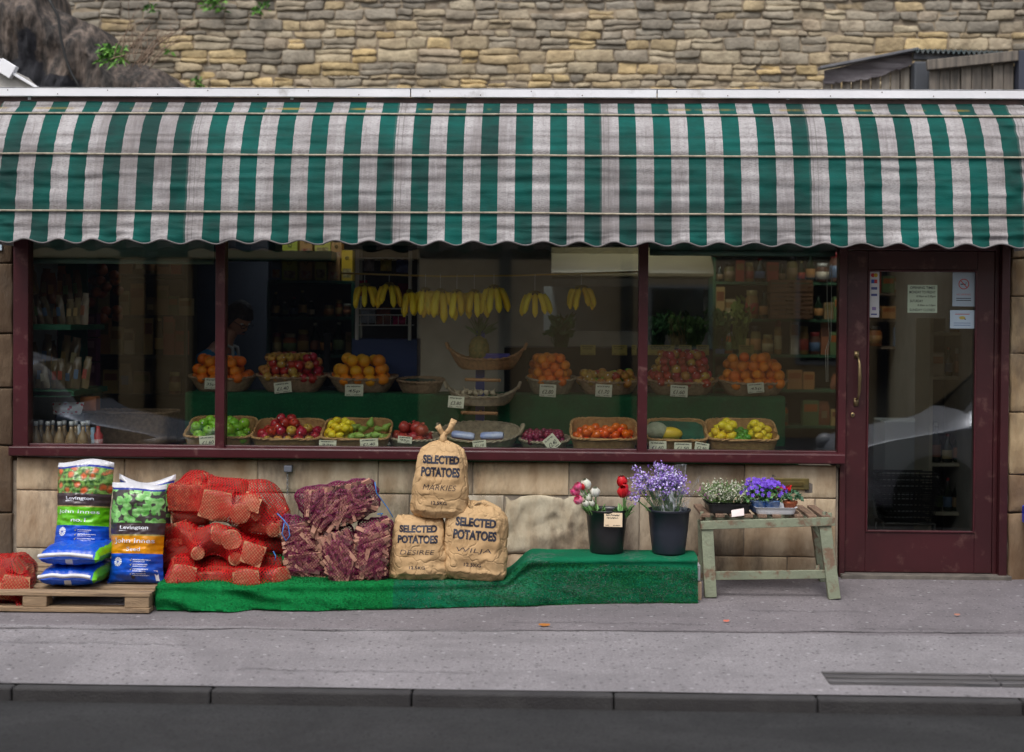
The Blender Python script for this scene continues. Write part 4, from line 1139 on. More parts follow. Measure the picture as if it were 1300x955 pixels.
for (a, b, c, d, pr, lab, rot) in [
 (260, 480, 275, 494, '35p', 'cream price card clipped to the orange basket beside the first mullion', 2),
 (348, 485, 370, 499, '£1.40', 'cream price card on the mixed apple basket of the upper tier', -7),
 (438, 488, 461, 503, '45p', 'cream price card on the grapefruit basket', 0),
 (685, 488, 706, 504, '£2.80', 'cream price card on the small round orange basket', 3),
 (756, 488, 777, 504, '£1.70', 'cream price card on the apple basket left of the second mullion', 3),
 (851, 489, 873, 504, '£1.60', 'cream price card on the heaped red apple basket right of the second mullion', 3),
 (949, 486, 970, 499, '45p', 'cream price card on the orange basket at the right end of the upper tier', -5)]:
    card(a, b, c, d, YU-.03, pr, lab, rot)

# lower tier : shallow rectangular baskets tilted towards the glass
YL = .17; DL = .3
def rect_basket(a, b, yr, yb, lab, mat=m_w1, ex=6, tilt=17, d=DL, ly=None, **k):
    loc, w_, h_ = bpx(a, b, yb, YL, yr, d)
    ry = R(tilt)
    loc = Vector((loc.x, YL+.02, max(loc.z, Z1-.01)))
    t = basket('wicker_basket', lab, mat, loc+Vector((0, d*.5*math.cos(ry)*.9, d*.5*math.sin(ry)*.75)), w_, d, max(h_, .055), .9, ex, ry, back=.35, **k)
    return t, w_, max(h_, .055)
wh = 'rectangular basket at the left end of the lower tier'
bt, w_, h_ = rect_basket(232, 318, 553, 570, 'golden rectangular wicker basket of green apples at the left end of the lower tier')
heap('green', bt, w_*.96, DL*.95, h_, .037, wh, 2, 200, z0=.75, shrink=.6)
bt, w_, h_ = rect_basket(318, 406, 555, 570, 'golden rectangular wicker basket of loosely piled red apples on the lower tier')
heap('red', bt, w_*.96, DL*.95, h_, .036, 'rectangular basket second from left on the lower tier', 3, 201, mix=['red', 'bic', 'red'], z0=.7, shrink=1.5)
bt, w_, h_ = rect_basket(406, 493, 555, 571, 'golden rectangular basket with lemons at left and green pears at right on the lower tier')
heap('lemon', bt, w_*.96, DL*.9, h_, .028, 'basket shared with green pears on the lower tier', 3, 202, fillx=(-1, -.25), z0=.7, shrink=.5)
# pears
m_pear = fruitmat('pear_skin', [(.3, (.17, .33, .04)), (.7, (.32, .42, .08))], rnd=.12, rough=.5)
mb = MB(); mb.lathe([(0, -1), (.5, -.92), (.85, -.55), (.9, -.15), (.68, .35), (.42, .8), (.34, 1.15), (.2, 1.35), (0, 1.4)], 16, 0); mb.tube([(0, 0, 1.38), (.05, 0, 1.6), (.15, 0, 1.75)], .05, 5, 1)
pr0 = mb.build('pear', [m_pear, m_stem], W=False, smooth=True); rdp = random.Random(9)
T = Matrix.Translation(wloc(bt)) @ Euler(bt.rotation_euler).to_matrix().to_4x4()
for i in range(10):
    o = pr0 if i == 0 else dup(pr0)
    k = .03; o.scale = (k, k, k); p = T @ Vector((lerp(-.02, w_*.42, (i % 5)/4), lerp(-.08, .06, i//5)+rdp.uniform(-.01, .01), h_*.9+.01*(i % 2)))
    if i == 7: p.z += .03
    o.location = p; o.rotation_euler = (rdp.uniform(-.3, .3), R(75)+rdp.uniform(-.5, .3) if i != 7 else R(10), rdp.uniform(-.6, .6))
    tag(o, 'green pear lying in the basket shared with lemons on the lower tier', 'pear', 'green pears in the shared basket')
bt = basket('wicker_basket', 'greyish round basket of big pomegranates on the lower tier', m_w3, ((X(492, .3)+X(561, .3))/2, .34, Z1+.0), X(561, .3)-X(492, .3), .28, .07, .8, 2.2, R(8))
heap('pom', bt, .33, .26, .07, .045, 'greyish round basket on the lower tier', 2, 204, z0=.85, shrink=1.2)
# big handled basket with blue packs
x0, x1 = X(557, .35), X(664, .35)
bt = basket('wicker_basket', 'large twisted-rim basket with end handles holding wrapped packs at the centre of the lower tier', m_w3, ((x0+x1)/2, .38, Z1+.0), x1-x0-.04, .36, .075, .78, 2.4, R(9), ends=.03, handles=True, back=.7)
T = Matrix.Translation(wloc(bt)) @ Euler(bt.rotation_euler).to_matrix().to_4x4()
for i, (dx, lab) in enumerate([(-.11, 'left'), (.08, 'right')]):
    p = T @ Vector((dx, -.06, .09)); t = thing('wrapped_pack', 'pale blue %s wrapped pack lying in the handled basket' % ('tilted' if i == 0 else 'level'), 'pack', p); t.rotation_euler = (R(12), R(6 if i == 0 else -2), R(-6))
    mb = MB(); mb.grid(lambda u, v: (.075*(2*u-1), .035*math.cos(2*PI*v)*(1-.3*abs(2*u-1)**8), .026*math.sin(2*PI*v)*(1-.3*abs(2*u-1)**8)), 14, 16); mb.build('wrapper', M('blue_film', (.35, .42, .75), (.6, .65, .85), s=20, rough=.25), t, W=False, smooth=True)
    mb = MB(); mb.grid(lambda u, v: (.07*(2*u-1), .0362*math.cos(PI*1.15+.3*v), .0272*math.sin(PI*1.15+.3*v)+.0), 10, 3); mb.build('red_stripe', M('red_print', (.4, .05, .12), rough=.4), t, W=False)
bt = basket('wicker_basket', 'greyish round basket of small dark plums on the lower tier', m_w3, ((X(660, .3)+X(724, .3))/2, .34, Z1), X(724, .3)-X(660, .3), .28, .065, .8, 2.2, R(8))
heap('plum', bt, .31, .26, .065, .024, 'greyish round basket right of the handled basket', 2, 206, z0=.95, shrink=.7)
bt, w_, h_ = rect_basket(725, 810, 555, 573, 'golden rectangular basket of orange red tomatoes left of the second mullion')
heap('tom', bt, w_*.96, DL*.9, h_, .034, 'rectangular basket left of the second mullion', 2, 207, z0=.6, shrink=.9, jit=.25)
bt, w_, h_ = rect_basket(821, 899, 556, 573, 'golden rectangular basket with melon on green tissue right of the second mullion', lining=m_lin)
T = Matrix.Translation(wloc(bt)) @ Euler(bt.rotation_euler).to_matrix().to_4x4()
mb = MB(); mb.ball(T @ Vector((-.13, -.04, h_+.02)), (.075, .07, .06), 24, 14)
tag(mb.build('melon', M('melon_rind', (.4, .42, .3), (.3, .33, .22), s=40, rough=.8, bump=.6, bs=70), smooth=True), 'pale netted melon resting on green tissue', 'melon')
mb = MB(); mb.ball(T @ Vector((-.045, -.05, h_+.005)), (.085, .05, .045), 20, 12)
tag(mb.build('melon', M('yellow_melon', (.75, .5, .02), (.6, .42, .03), s=8, rough=.5), smooth=True), 'smooth yellow melon beside the netted melon', 'melon')
bt, w_, h_ = rect_basket(899, 989, 556, 574, 'golden rectangular basket of lemons and limes at the right end of the lower tier')
heap('lemon', bt, w_*.96, DL*.9, h_, .034, 'rectangular basket at the right end of the lower tier', 3, 208, fillx=(-1, -.35), z0=.6, shrink=.5)
heap('lemon', bt, w_*.96, DL*.9, h_, .033, 'rectangular basket at the right end of the lower tier', 3, 209, fillx=(.3, 1), z0=.6, shrink=.5)
heap('lime', bt, w_*.96, DL*.9, h_, .027, 'rectangular basket at the right end of the lower tier', 1, 210, fillx=(-.3, .26), z0=.8)
for (a, b, c, d, pr, lab, rot, Y) in [
 (253, 553, 275, 568, '£1.60', 'cream price card on the green apple basket beside the first mullion', -6, .12),
 (405, 559, 427, 569, '25p', 'pale price card on the lemon end of the lemon and pear basket', 1, .12),
 (457, 557, 480, 569, '£1.40', 'pale price card on the pear end of the lemon and pear basket', -4, .12),
 (505, 554, 523, 563, '95p', 'pale price card lying on the pomegranate basket', 5, .14),
 (600, 559, 617, 570, '£1.10', 'cream price card leaning on the handled basket', -6, .13),
 (692, 553, 709, 571, '£2.40', 'cream price card turned on its corner in front of the plums', -40, .13),
 (824, 560, 846, 574, '£1.60', 'cream price card at the left of the melon basket', 1, .12),
 (856, 562, 878, 574, '£1.50', 'cream price card at the middle of the melon basket', 1, .12),
 (882, 562, 900, 574, '£2.50', 'cream price card tilted at the right of the melon basket', 9, .12),
 (904, 537, 925, 549, '35p', 'pale price card standing behind the lemons at the left of the lime basket', 4, .44),
 (939, 534, 961, 550, '£1.20', 'tall pale price card standing between the limes and the right heap of lemons', -6, .44)]:
    card(a, b, c, d, Y, pr, lab, rot, 5)

# hanging boat shaped baskets with wooden ladder rungs
m_rung = M('turned_wood', (.5, .25, .1), (.4, .19, .07), s=10, rough=.5, st=(1, 8, 8))
def boat(px0, px1, yl, yb, Y, lab, mat):
    a, b = P(px0, yl, Y), P(px1, yl, Y); zb = P((px0+px1)/2, yb, Y).z; w_ = b.x-a.x; h = a.z-zb
    t = thing('hanging_basket', lab, 'basket', ((a.x+b.x)/2, Y+.13, zb)); mb = MB()
    def rimz(x): return h*.48+h*.52*abs(2*x/w_)**3.5
    def fn(u, v):
        an = 2*PI*u; x = math.cos(an)*w_/2*lerp(.62, 1, v**.6); y = math.sin(an)*.13*lerp(.8, 1, v)
        q = 1+.012*math.sin(u*96*PI)*(1 if int(v*8+.5) % 2 else -1)
        return (x*q, y*q, rimz(math.cos(an)*w_/2)*v)
    mb.grid(fn, 160, 8, cu=True); mb.add([fn(i/40, 0) for i in range(40)], [tuple(range(40))]); mb.build('woven_side', mat, t, W=False, smooth=True)
    for ph in (0, PI):
        mb = MB(); mb.tube([Vector(fn(i/120, 1))+Vector((0, math.cos(i*.9+ph)*.005, math.sin(i*.9+ph)*.005)) for i in range(120)], .0065, 6, closed=True); mb.build('rim', mat, t, W=False, smooth=True)
    for s in (-1, 1):
        mb = MB(); mb.tube([(s*w_/2, -.05, h*.95), (s*(w_/2+.015), -.03, h+.03), (s*(w_/2+.015), .03, h+.03), (s*w_/2, .05, h*.95)], .011, 7); mb.build('handle', mat, t, W=False, smooth=True)
    return t
b1 = boat(568, 665, 442, 470, .5, 'upper boat shaped wicker basket with a pineapple, above the wooden rungs', M('reddish_wicker', (.4, .2, .08), (.24, .12, .05), s=40, rough=.6))
b2 = boat(566, 657, 492, 516, .42, 'lower boat shaped wicker basket holding garlic and mushrooms between the wooden rungs', m_w3)
st = thing('basket_ladder', 'blue upright stand with turned wooden rungs carrying the two boat shaped baskets', 'stand', (X(640, .62), .62, Z1))
for (a, b, y_) in ((592, 634, 482), (587, 630, 524)):
    mb = MB(); p, q = P(a, y_, .42), P(b, y_+1, .42); mb.tube([p, lerp(p, q, .1), lerp(p, q, .9), q], [.009, .011, .011, .009], 10); mb.ball(p, .012, 8, 6); mb.ball(q, .012, 8, 6); mb.build('rung', m_rung, st, smooth=True)
    mb = MB(); mb.bar(lerp(p, q, .5), lerp(p, q, .5)+Vector((0, .2, .0)), .015, .015); mb.build('bracket', m_rung, st)
mb = MB(); xx_ = X(610, .66); mb.box(xx_-.03, xx_+.03, .62, .655, Z1, P(600, 420, .62).z); mb.build('upright', M('blue_gloss', (.015, .04, .2), rough=.35), st)
# garlic / mushrooms
T = wloc(b2); rdm = random.Random(4)
mb = MB(); mb.lathe([(0, 0), (.5, .02), (.95, .35), (.9, .75), (.5, 1.1), (.2, 1.35), (.12, 1.8), (.16, 2.0), (0, 2.02)], 12, 0)
g0 = mb.build('garlic_bulb', M('garlic_skin', (.6, .5, .34), (.5, .4, .27), s=9, rough=.6, bump=.2), W=False, smooth=True)
for i in range(11):
    o = g0 if i == 0 else dup(g0); k = .022; o.scale = (k, k, k)
    o.location = T+Vector((-.15+.035*(i % 7)+rdm.uniform(-.01, .01), -.07+.05*(i//7), .075+.012*rdm.random())); o.rotation_euler = (rdm.uniform(-1.2, 1.2), rdm.uniform(-1.2, 1.2), 0)
    tag(o, 'pale garlic bulb lying in the lower boat shaped basket', 'garlic', 'garlic bulbs in the lower boat shaped basket')
card(569, 503, 589, 518, .27, '£3.80', 'cream price card hanging on the lower boat shaped basket', 4, 3)
# pineapple
c = wloc(b1)+Vector((-.05, 0, .13)); t = thing('pineapple', 'dark green crowned pineapple standing in the upper boat shaped basket', 'pineapple', c-Vector((0, 0, .1)))
mb = MB(); mb.ball(c, (.07, .07, .1), 30, 20, disp=lambda d: .06*math.sin(9*math.atan2(d.y, d.x)+d.z*9)*math.sin(9*math.atan2(d.y, d.x)-d.z*9)); mb.build('fruit', M('pineapple_skin', (.3, .2, .05), (.12, .13, .03), s=50, rough=.7), t, smooth=True)
mb = MB()
for i in range(46):
    a = rdm.uniform(0, 2*PI); el = rdm.uniform(.5, 1.4); L = rdm.uniform(.1, .2); d = Vector((math.cos(a)*math.cos(el), math.sin(a)*math.cos(el), math.sin(el))); s_ = Vector((-math.sin(a), math.cos(a), 0))*.01; b0 = c+Vector((0, 0, .09))
    mb.add([b0-s_, b0+s_, b0+d*L*.6+s_*.7, b0+d*L+Vector((0, 0, -.02)), b0+d*L*.6-s_*.7], [(0, 1, 2, 3, 4)])
mb.build('leaf_crown', M('pineapple_leaf', (.06, .14, .05), (.1, .2, .08), s=9, rough=.5), t)
mb = MB(); q = wloc(b1)+Vector((.07, -.02, .05)); mb.box(q.x-.09, q.x+.09, q.y-.03, q.y+.05, q.z-.01, q.z+.06)
tag(mb.build('fruit_tray', M('violet_card', (.08, .06, .28), rough=.5), bevel=.006), 'violet card tray lying beside the pineapple', 'tray')

# ---------- bananas on a brass rail
YB_ = .42
rail = MB(); pts = [P(a, b, YB_) for a, b in ((432, 347), (560, 351), (650, 350), (812, 345))]; rail.tube(pts, .006, 8)
rl = thing('banana_rail', 'thin brass rail with white hooks that the banana bunches hang from', 'rail', (X(620, YB_), YB_, P(620, 350, YB_).z))
rail.build('rail', M('brass_rod', (.55, .38, .12), rough=.3, metal=.7), rl, smooth=True)
m_ban = fruitmat('banana_skin', [(.3, (.9, .62, .015)), (.6, (.92, .68, .03)), (.75, (.6, .56, .05)), (.85, (.2, .12, .03))], rnd=.12, rough=.45, stretch=(.6, .6, .3))
def banana_mesh(curve):
    mb = MB(); n = 12; pts = []; rr = []
    for i in range(n+1):
        t_ = i/n; a = t_*curve
        pts.append(Vector((0, -.16/curve*(math.cos(curve-a)-math.cos(curve))*.75, -.19/curve*(math.sin(curve)-math.sin(curve-a))*1.25))); rr.append(.0265*min(1, (t_+.06)*6, (1.04-t_)*5.5)*(.45 if t_ < .1 else 1))
    mb.tube(pts, rr, 6); return mb
bn = {}
def bunch(px_, ytop, ybot, n, spread, seed, hook=True, small=1.0):
    rd = random.Random(seed); p = P(px_, ytop, YB_-.01); L = (p.z-P(px_, ybot, YB_).z)
    words = {1: 'single', 2: 'pair', 3: 'three fingered', 4: 'four fingered', 5: 'five fingered', 6: 'six fingered'}
    t = thing('banana_bunch', LAB.pop(0), 'bananas', p, 'banana bunches hanging from the rail')
    n = n+1 if n > 2 and not 535 < px_ < 630 else n
    for i in range(n):
        key = rd.randrange(3)
        o = bpy.data.objects.new('banana', bn[key]); COL.objects.link(o); o.parent = t
        f = (i-(n-1)/2); k = L/.2
        o.scale = (k*1.02, k, k); o.location = (f*.021, rd.uniform(-.012, .012), -.004*abs(f)); o.rotation_euler = (rd.uniform(-.1, .05), -f*spread*.38, (f*.9 if n > 1 else .3)+rd.uniform(-.2, .2))
    mb = MB(); mb.ball((0, 0, .0), (.012+.007*n*.8, .014, .016), 10, 6); mb.build('stalk', M('banana_stalk', (.22, .2, .04), (.1, .07, .02), s=40, rough=.7), t, W=False, smooth=True)
    if hook:
        zt = P(px_, 350, YB_).z-p.z
        mb = MB(); mb.tube([(0, 0, .0), (0, 0, zt), (0, .008, zt+.008)], .0018, 5); mb.build('hook', M('white_wire', (.6, .6, .6), rough=.4), t, W=False)
for k in range(3):
    o = banana_mesh((.9, 1.1, 1.3)[k]).build('banana', m_ban, W=False, smooth=True); bn[k] = o.data; bpy.data.objects.remove(o)
LAB = ['splayed banana bunch in front of the white wire rack, leftmost on the rail', 'banana pair curving inward beside the right post of the white wire rack', 'low hanging pair of bananas just right of the wire rack',
       'banana bunch hanging third from the wire rack where the reflected wall begins', 'longest greenish banana bunch near the middle of the rail', 'banana bunch with a wide gap, right of the longest greenish bunch',
       'banana bunch hanging directly above the pineapple leaves', 'banana bunch leaning right, last before the empty stretch of rail', 'short splayed bunch alone above the round orange basket', 'rightmost banana bunch on the rail near the second mullion']
for (px_, a, b, n, sp, sd_) in [(463, 362, 390, 4, .22, 1), (494, 361, 390, 3, .2, 2), (520, 370, 402, 2, .12, 3), (540, 368, 399, 4, .12, 4), (559, 369, 408, 4, .13, 5), (580, 370, 403, 4, .16, 6), (602, 370, 402, 4, .1, 7), (627, 364, 397, 4, .09, 8), (679, 372, 402, 4, .2, 9), (738, 365, 393, 5, .12, 10)]:
    bunch(px_, a, b, n, sp, sd_)

# ================================================================== SHOP INTERIOR
m_shelf = M('dark_green_paint', (.008, .07, .045), (.006, .05, .035), s=4, rough=.5)
m_blk = M('near_black', (.012, .012, .015), rough=.6)
def rampmat(name, cols, rough=.4):
    m, nt = nodes(name); oi = nt.nodes.new('ShaderNodeObjectInfo')
    col = ramp(nt, oi.outputs['Random'], [(i/len(cols), c) for i, c in enumerate(cols)], 'CONSTANT'); finish(nt, col, rough); MATS[name] = m; return m
m_mixed = rampmat('printed_label', [(.5, .33, .12), (.4, .07, .04), (.5, .4, .2), (.1, .16, .26), (.34, .13, .06), (.55, .48, .36), (.14, .2, .08), (.5, .24, .08), (.3, .2, .1)])
m_content = rampmat('jar_content', [(.25, .08, .03), (.35, .2, .06), (.12, .05, .03), (.4, .12, .03), (.2, .16, .05)])
m_lid = rampmat('jar_lid', [(.5, .4, .15), (.3, .03, .03), (.6, .6, .55), (.02, .02, .02)])
def proto(kind):
    if kind in protos: return protos[kind]
    mb = MB()
    if kind == 'packet': mb.box(-.5, .5, -.3, .3, 0, 1); mb.box(-.42, .42, -.306, -.3, .55, .85, 1); mats = [m_mixed, m_content]
    elif kind == 'jar': mb.lathe([(.45, 0), (.5, .05), (.5, .7), (.4, .8), (.4, .82)], 14, 0); mb.lathe([(.51, .15), (.51, .55)], 14, 1); mb.lathe([(.42, .82), (.42, 1), (0, 1)], 14, 2); mats = [m_content, m_mixed, m_lid]
    elif kind == 'bottle': mb.lathe([(.4, 0), (.5, .04), (.5, .55), (.2, .75), (.16, .95)], 14, 0); mb.lathe([(.51, .15), (.51, .45)], 14, 1); mb.lathe([(.18, .92), (.18, 1), (0, 1)], 10, 2); mats = [M('bottle_glass', (.015, .03, .015), rough=.08), m_mixed, m_lid]
    elif kind == 'bag':
        mb.grid(lambda u, v: ((u-.5)*(1-.25*(v > .8))*(1+.1*math.sin(v*7)), -.28*math.sin(PI*u)*math.sin(PI*min(1, v*1.1+.05))-.02*math.sin(u*17+v*11), v), 8, 10)
        mb.grid(lambda u, v: ((u-.5)*(1-.25*(v > .8)), .2*math.sin(PI*u)*math.sin(PI*v), v), 8, 10); mb.grid(lambda u, v: ((u-.5)*.5, -.295+.01*v, .3+.3*v), 2, 2, 1)
        mats = [rampmat('bag_contents', [(.3, .22, .12), (.22, .16, .1), (.35, .28, .2), (.16, .1, .06), (.28, .1, .05)], .18), m_mixed]
    o = mb.build('x', mats, W=False, smooth=(kind != 'packet')); protos[kind] = (o.data); bpy.data.objects.remove(o); return protos[kind]
KN = {'packet': ('packet', 'packet'), 'jar': ('jar', 'jar'), 'bottle': ('bottle', 'bottle'), 'bag': ('snack_bag', 'bag')}
def goods(px0, px1, py, Y, hs, kinds, where, seed, wd=.07, gap=.006, Z_=None, skip=.06, depth=None):
    rd = random.Random(seed); x = X(px0, Y); xe = X(px1, Y)
    while x < xe-.02:
        kd = rd.choice(kinds); w_ = wd*rd.uniform(.8, 1.25)*(1.0 if kd != 'bottle' else .85); h = rd.uniform(*hs)
        if rd.random() > skip:
            o = bpy.data.objects.new(KN[kd][0], proto(kd)); COL.objects.link(o)
            z = P((px0+px1)/2, py, Y).z if Z_ is None else Z_
            o.location = (x+w_/2, Y+rd.uniform(0, .04), z); o.scale = (w_, w_ if kd != 'bag' else .06, h); o.rotation_euler = (0, 0, rd.uniform(-.15, .15))
            tag(o, 'small %s of groceries standing %s' % (KN[kd][1], where), KN[kd][1], '%ss %s' % (KN[kd][1], where))
        x += w_+gap
def shelf_unit(name, label, px0, px1, ys, Y, depth=.3, mat=None, ytop=None, ends=True, thick=.025):
    t = thing(name, label, 'shelves', (X((px0+px1)/2, Y), Y+depth/2, .006)); x0, x1 = X(px0, Y), X(px1, Y)
    zt = max(P(600, y_, Y).z for y_ in ys)
    for y_ in ys:
        z = P((px0+px1)/2, y_, Y).z; mb = MB(); mb.box(x0, x1, Y-.02, Y+depth, z-thick, z-.001); mb.build('shelf', mat or m_shelf, t)
    if ends:
        for xx in (x0, x1):
            mb = MB(); mb.box(xx-.012, xx+.012, Y-.018, Y+depth, .006, max(zt-.026, (P(600, ytop, Y).z if ytop else 0))); mb.build('end_panel', mat or m_shelf, t)
    mb = MB(); mb.box(x0, x1, Y+depth, Y+depth+.01, .006, (P(600, ytop, Y).z if ytop else zt)); mb.build('back_panel', M('shelf_back', (.08, .075, .07), rough=.8), t)
    return t
# centre-left shelf behind the scales with tea boxes on top
shelf_unit('wall_shelves', 'dark green shelves with yellow boxes on top behind the left-centre window', 341, 448, [356, 402, 450], 2.1)
m_tea = [M('box_lime', (.42, .45, .05), (.36, .4, .05), s=5, rough=.5), M('box_buff', (.5, .28, .12), (.45, .25, .1), s=5, rough=.5), M('box_lemon', (.55, .5, .12), rough=.5), M('box_blue', (.12, .17, .25), rough=.5), M('box_yellow', (.6, .4, .03), rough=.5)]
tea = [(344, 357, 322, 353, 3), (357, 378, 326, 353, 0), (380, 397, 326, 353, 1), (399, 415, 321, 353, 2), (416, 432, 328, 353, 1), (433, 448, 318, 353, 4), (358, 378, 306, 326, 0), (380, 397, 300, 326, 1), (399, 420, 304, 321, 2), (420, 434, 308, 328, 1)]
for i, (a, b, c, d, k) in enumerate(tea):
    q0, q1 = P(a, d, 2.16), P(b, c, 2.16); zb_ = P(395, 356, 2.1).z if d == 353 else q0.z
    t = thing('tea_box', ['grey blue box at the left end of the shelf top', 'large lime green box second from left on the shelf top', 'buff box with red picture on the shelf top between lime and lemon boxes', 'lemon yellow box on the shelf top', 'short buff box near the right end of the shelf top', 'deep yellow box at the right end of the shelf top', 'upper lime green box stacked on the lime green box', 'upper buff box stacked on the buff box with red picture', 'upper wide lemon box stacked on the lemon yellow box', 'upper small buff box stacked on the short buff box'][i], 'box', ((q0.x+q1.x)/2, 2.22, zb_))
    mb = MB(); mb.box(q0.x+.003, q1.x-.003, 2.16, 2.3, zb_, q1.z); mb.build('carton', m_tea[k], t, bevel=.002)
    mb = MB(); w_ = q1.x-q0.x; cx = (q0.x+q1.x)/2; hh = q1.z-zb_
    mb.tube([(cx+w_*.12*math.cos(j*PI/6), 2.158, zb_+hh*.75+w_*.12*math.sin(j*PI/6)) for j in range(12)], .003, 4, 0, closed=True)
    mb.box(cx-w_*.35, cx+w_*.35, 2.1575, 2.1595, zb_+hh*.1, zb_+hh*.4, 1 if k in (1, 3) else 2)
    mb.build('printed_picture', [M('print_dark', (.12, .1, .03), rough=.6), M('print_red', (.3, .05, .03), (.4, .3, .2), s=40, rough=.6), M('print_cream', (.5, .42, .2), (.15, .1, .03), s=40, rough=.6)], t)
goods(345, 395, 402, 2.15, (.1, .22), ['bottle', 'jar'], 'on the middle green shelf behind the left-centre window', 31, .07)
goods(410, 446, 402, 2.15, (.1, .16), ['jar', 'jar', 'packet'], 'at the right of the middle green shelf', 32, .07)
goods(345, 445, 450, 2.15, (.14, .26), ['packet', 'bottle', 'jar'], 'on the lower green shelf behind the scales', 33, .09)
# doorway darkness behind assistant: near-black block coloured as its shade
mb = MB(); mb.box(X(232, 3.2), X(340, 3.2), 3.2, 3.5, .006, P(300, 305, 3.2).z); cb = mb.build('shade_block', M('doorway_shade', (.01, .015, .03), rough=.6)); tag(cb, 'tall blue black block standing in for the dark doorway behind the shop assistant', 'shade_block')
mb = MB(); mb.box(X(233, 1.9), X(420, 1.9), 1.9, 2.2, P(300, 330, 1.9).z, P(300, 318, 1.9).z); tag(mb.build('overhead_shelf', m_shelf), 'dark green overhead board above the shop assistant', 'shelf')
# counter with scales
mb = MB(); mb.box(X(300, 1.45), X(470, 1.45), 1.45, 1.95, .006, 1.0); tag(mb.build('counter', M('counter_wood', (.12, .07, .04), (.08, .05, .03), s=4, rough=.5)), 'dark wooden serving counter behind the fruit display', 'counter')
p = P(405, 452, 1.5); t = thing('weighing_scales', 'black weighing scales with a shallow silver pan on the counter', 'scales', (p.x, 1.6, 1.0))
mb = MB(); mb.box(p.x-.13, p.x+.13, 1.5, 1.75, 1.0, 1.1); mb.box(p.x+.0, p.x+.05, 1.7, 1.74, 1.1, 1.5); mb.build('body', m_blk, t, bevel=.01)
mb = MB(); mb.lathe([(.03, 1.1), (.05, 1.16), (.17, 1.2), (.175, 1.21), (.16, 1.205), (.04, 1.175)], 28, 0, Matrix.Translation((p.x-.02, 1.58, 0))); mb.build('pan', M('steel_pan', (.4, .4, .38), rough=.25, metal=.9), t, smooth=True)

# white wire rack
Yr = 1.0; t = thing('wire_rack', 'white wire rack with blue base panel behind the leftmost bananas', 'rack', (X(488, Yr), Yr, .9))
m_wr = M('white_wire_rack', (.55, .55, .55), rough=.4)
z0, z1 = P(488, 432, Yr).z, P(488, 318, Yr).z
for px_ in (453, 520):
    mb = MB(); mb.box(X(px_, Yr)-.012, X(px_, Yr)+.012, Yr-.012, Yr+.012, z0, z1); mb.build('post', m_wr, t, bevel=.003)
for y_ in (328, 392, 400, 413):
    mb = MB(); a, b = P(453, y_, Yr), P(520, y_, Yr); mb.tube([a, b], .004, 6); mb.tube([a, a+Vector((0, .3, 0))], .003, 5); mb.tube([b, b+Vector((0, .3, 0))], .003, 5); mb.tube([a+Vector((0, .3, 0)), b+Vector((0, .3, 0))], .003, 5)
    for k in range(8):
        q = lerp(a, b, (k+.5)/8); mb.tube([q, q+Vector((0, .3, 0))], .0018, 4)
    mb.build('wire_shelf', m_wr, t)
mb = MB()
for k in range(7):
    a = P(453+67*(k+.5)/7, 400, Yr-.005); mb.tube([a, a-Vector((0, 0, .075))], .0018, 4)
mb.build('basket_front', m_wr, t)
mb = MB(); a, b = P(447, 430, Yr), P(529, 470, Yr); mb.box(a.x, b.x, Yr, Yr+.3, .9, a.z); mb.build('base_panel', M('blue_panel', (.015, .035, .13), rough=.5), t)
mb = MB(); mb.box(a.x+.03, b.x-.03, Yr+.301, Yr+.31, z0, z1+.05); mb.build('dark_backing', m_blk, t)
for i, (a, b, c, d, mt, lab) in enumerate([(458, 476, 410, 392, (.35, .4, .5), 'grey blue packet at the left in the white wire rack basket'), (478, 496, 412, 390, (.2, .07, .04), 'dark packet with oranges at the middle of the wire rack basket'), (499, 515, 413, 402, (.45, .02, .13), 'pink packet at the right in the white wire rack basket'), (455, 466, 376, 356, (.45, .02, .08), 'red packet pinned high on the left of the wire rack'), (505, 519, 390, 360, (.16, .01, .05), 'dark crimson packet on the right of the wire rack'), (462, 475, 344, 328, (.2, .2, .24), 'grey packet at the top left of the wire rack'), (483, 497, 344, 330, (.35, .28, .06), 'olive packet at the top middle of the wire rack'), (503, 518, 346, 330, (.08, .1, .25), 'navy packet at the top right of the wire rack')]):
    q0, q1 = P(a, c, Yr+.1), P(b, d, Yr+.1); mb = MB(); mb.grid(lambda u, v: (lerp(q0.x, q1.x, u), Yr+.1-.03*math.sin(PI*u)*math.sin(PI*v), lerp(q0.z, q1.z, v)), 8, 8); mb.box(q0.x+.002, q1.x-.002, Yr+.105, Yr+.14, q0.z, q1.z)
    tag(mb.build('snack_packet', M('packet%d' % i, mt, tuple(x*.5 for x in mt), s=30, rough=.25), smooth=True), lab, 'packet')

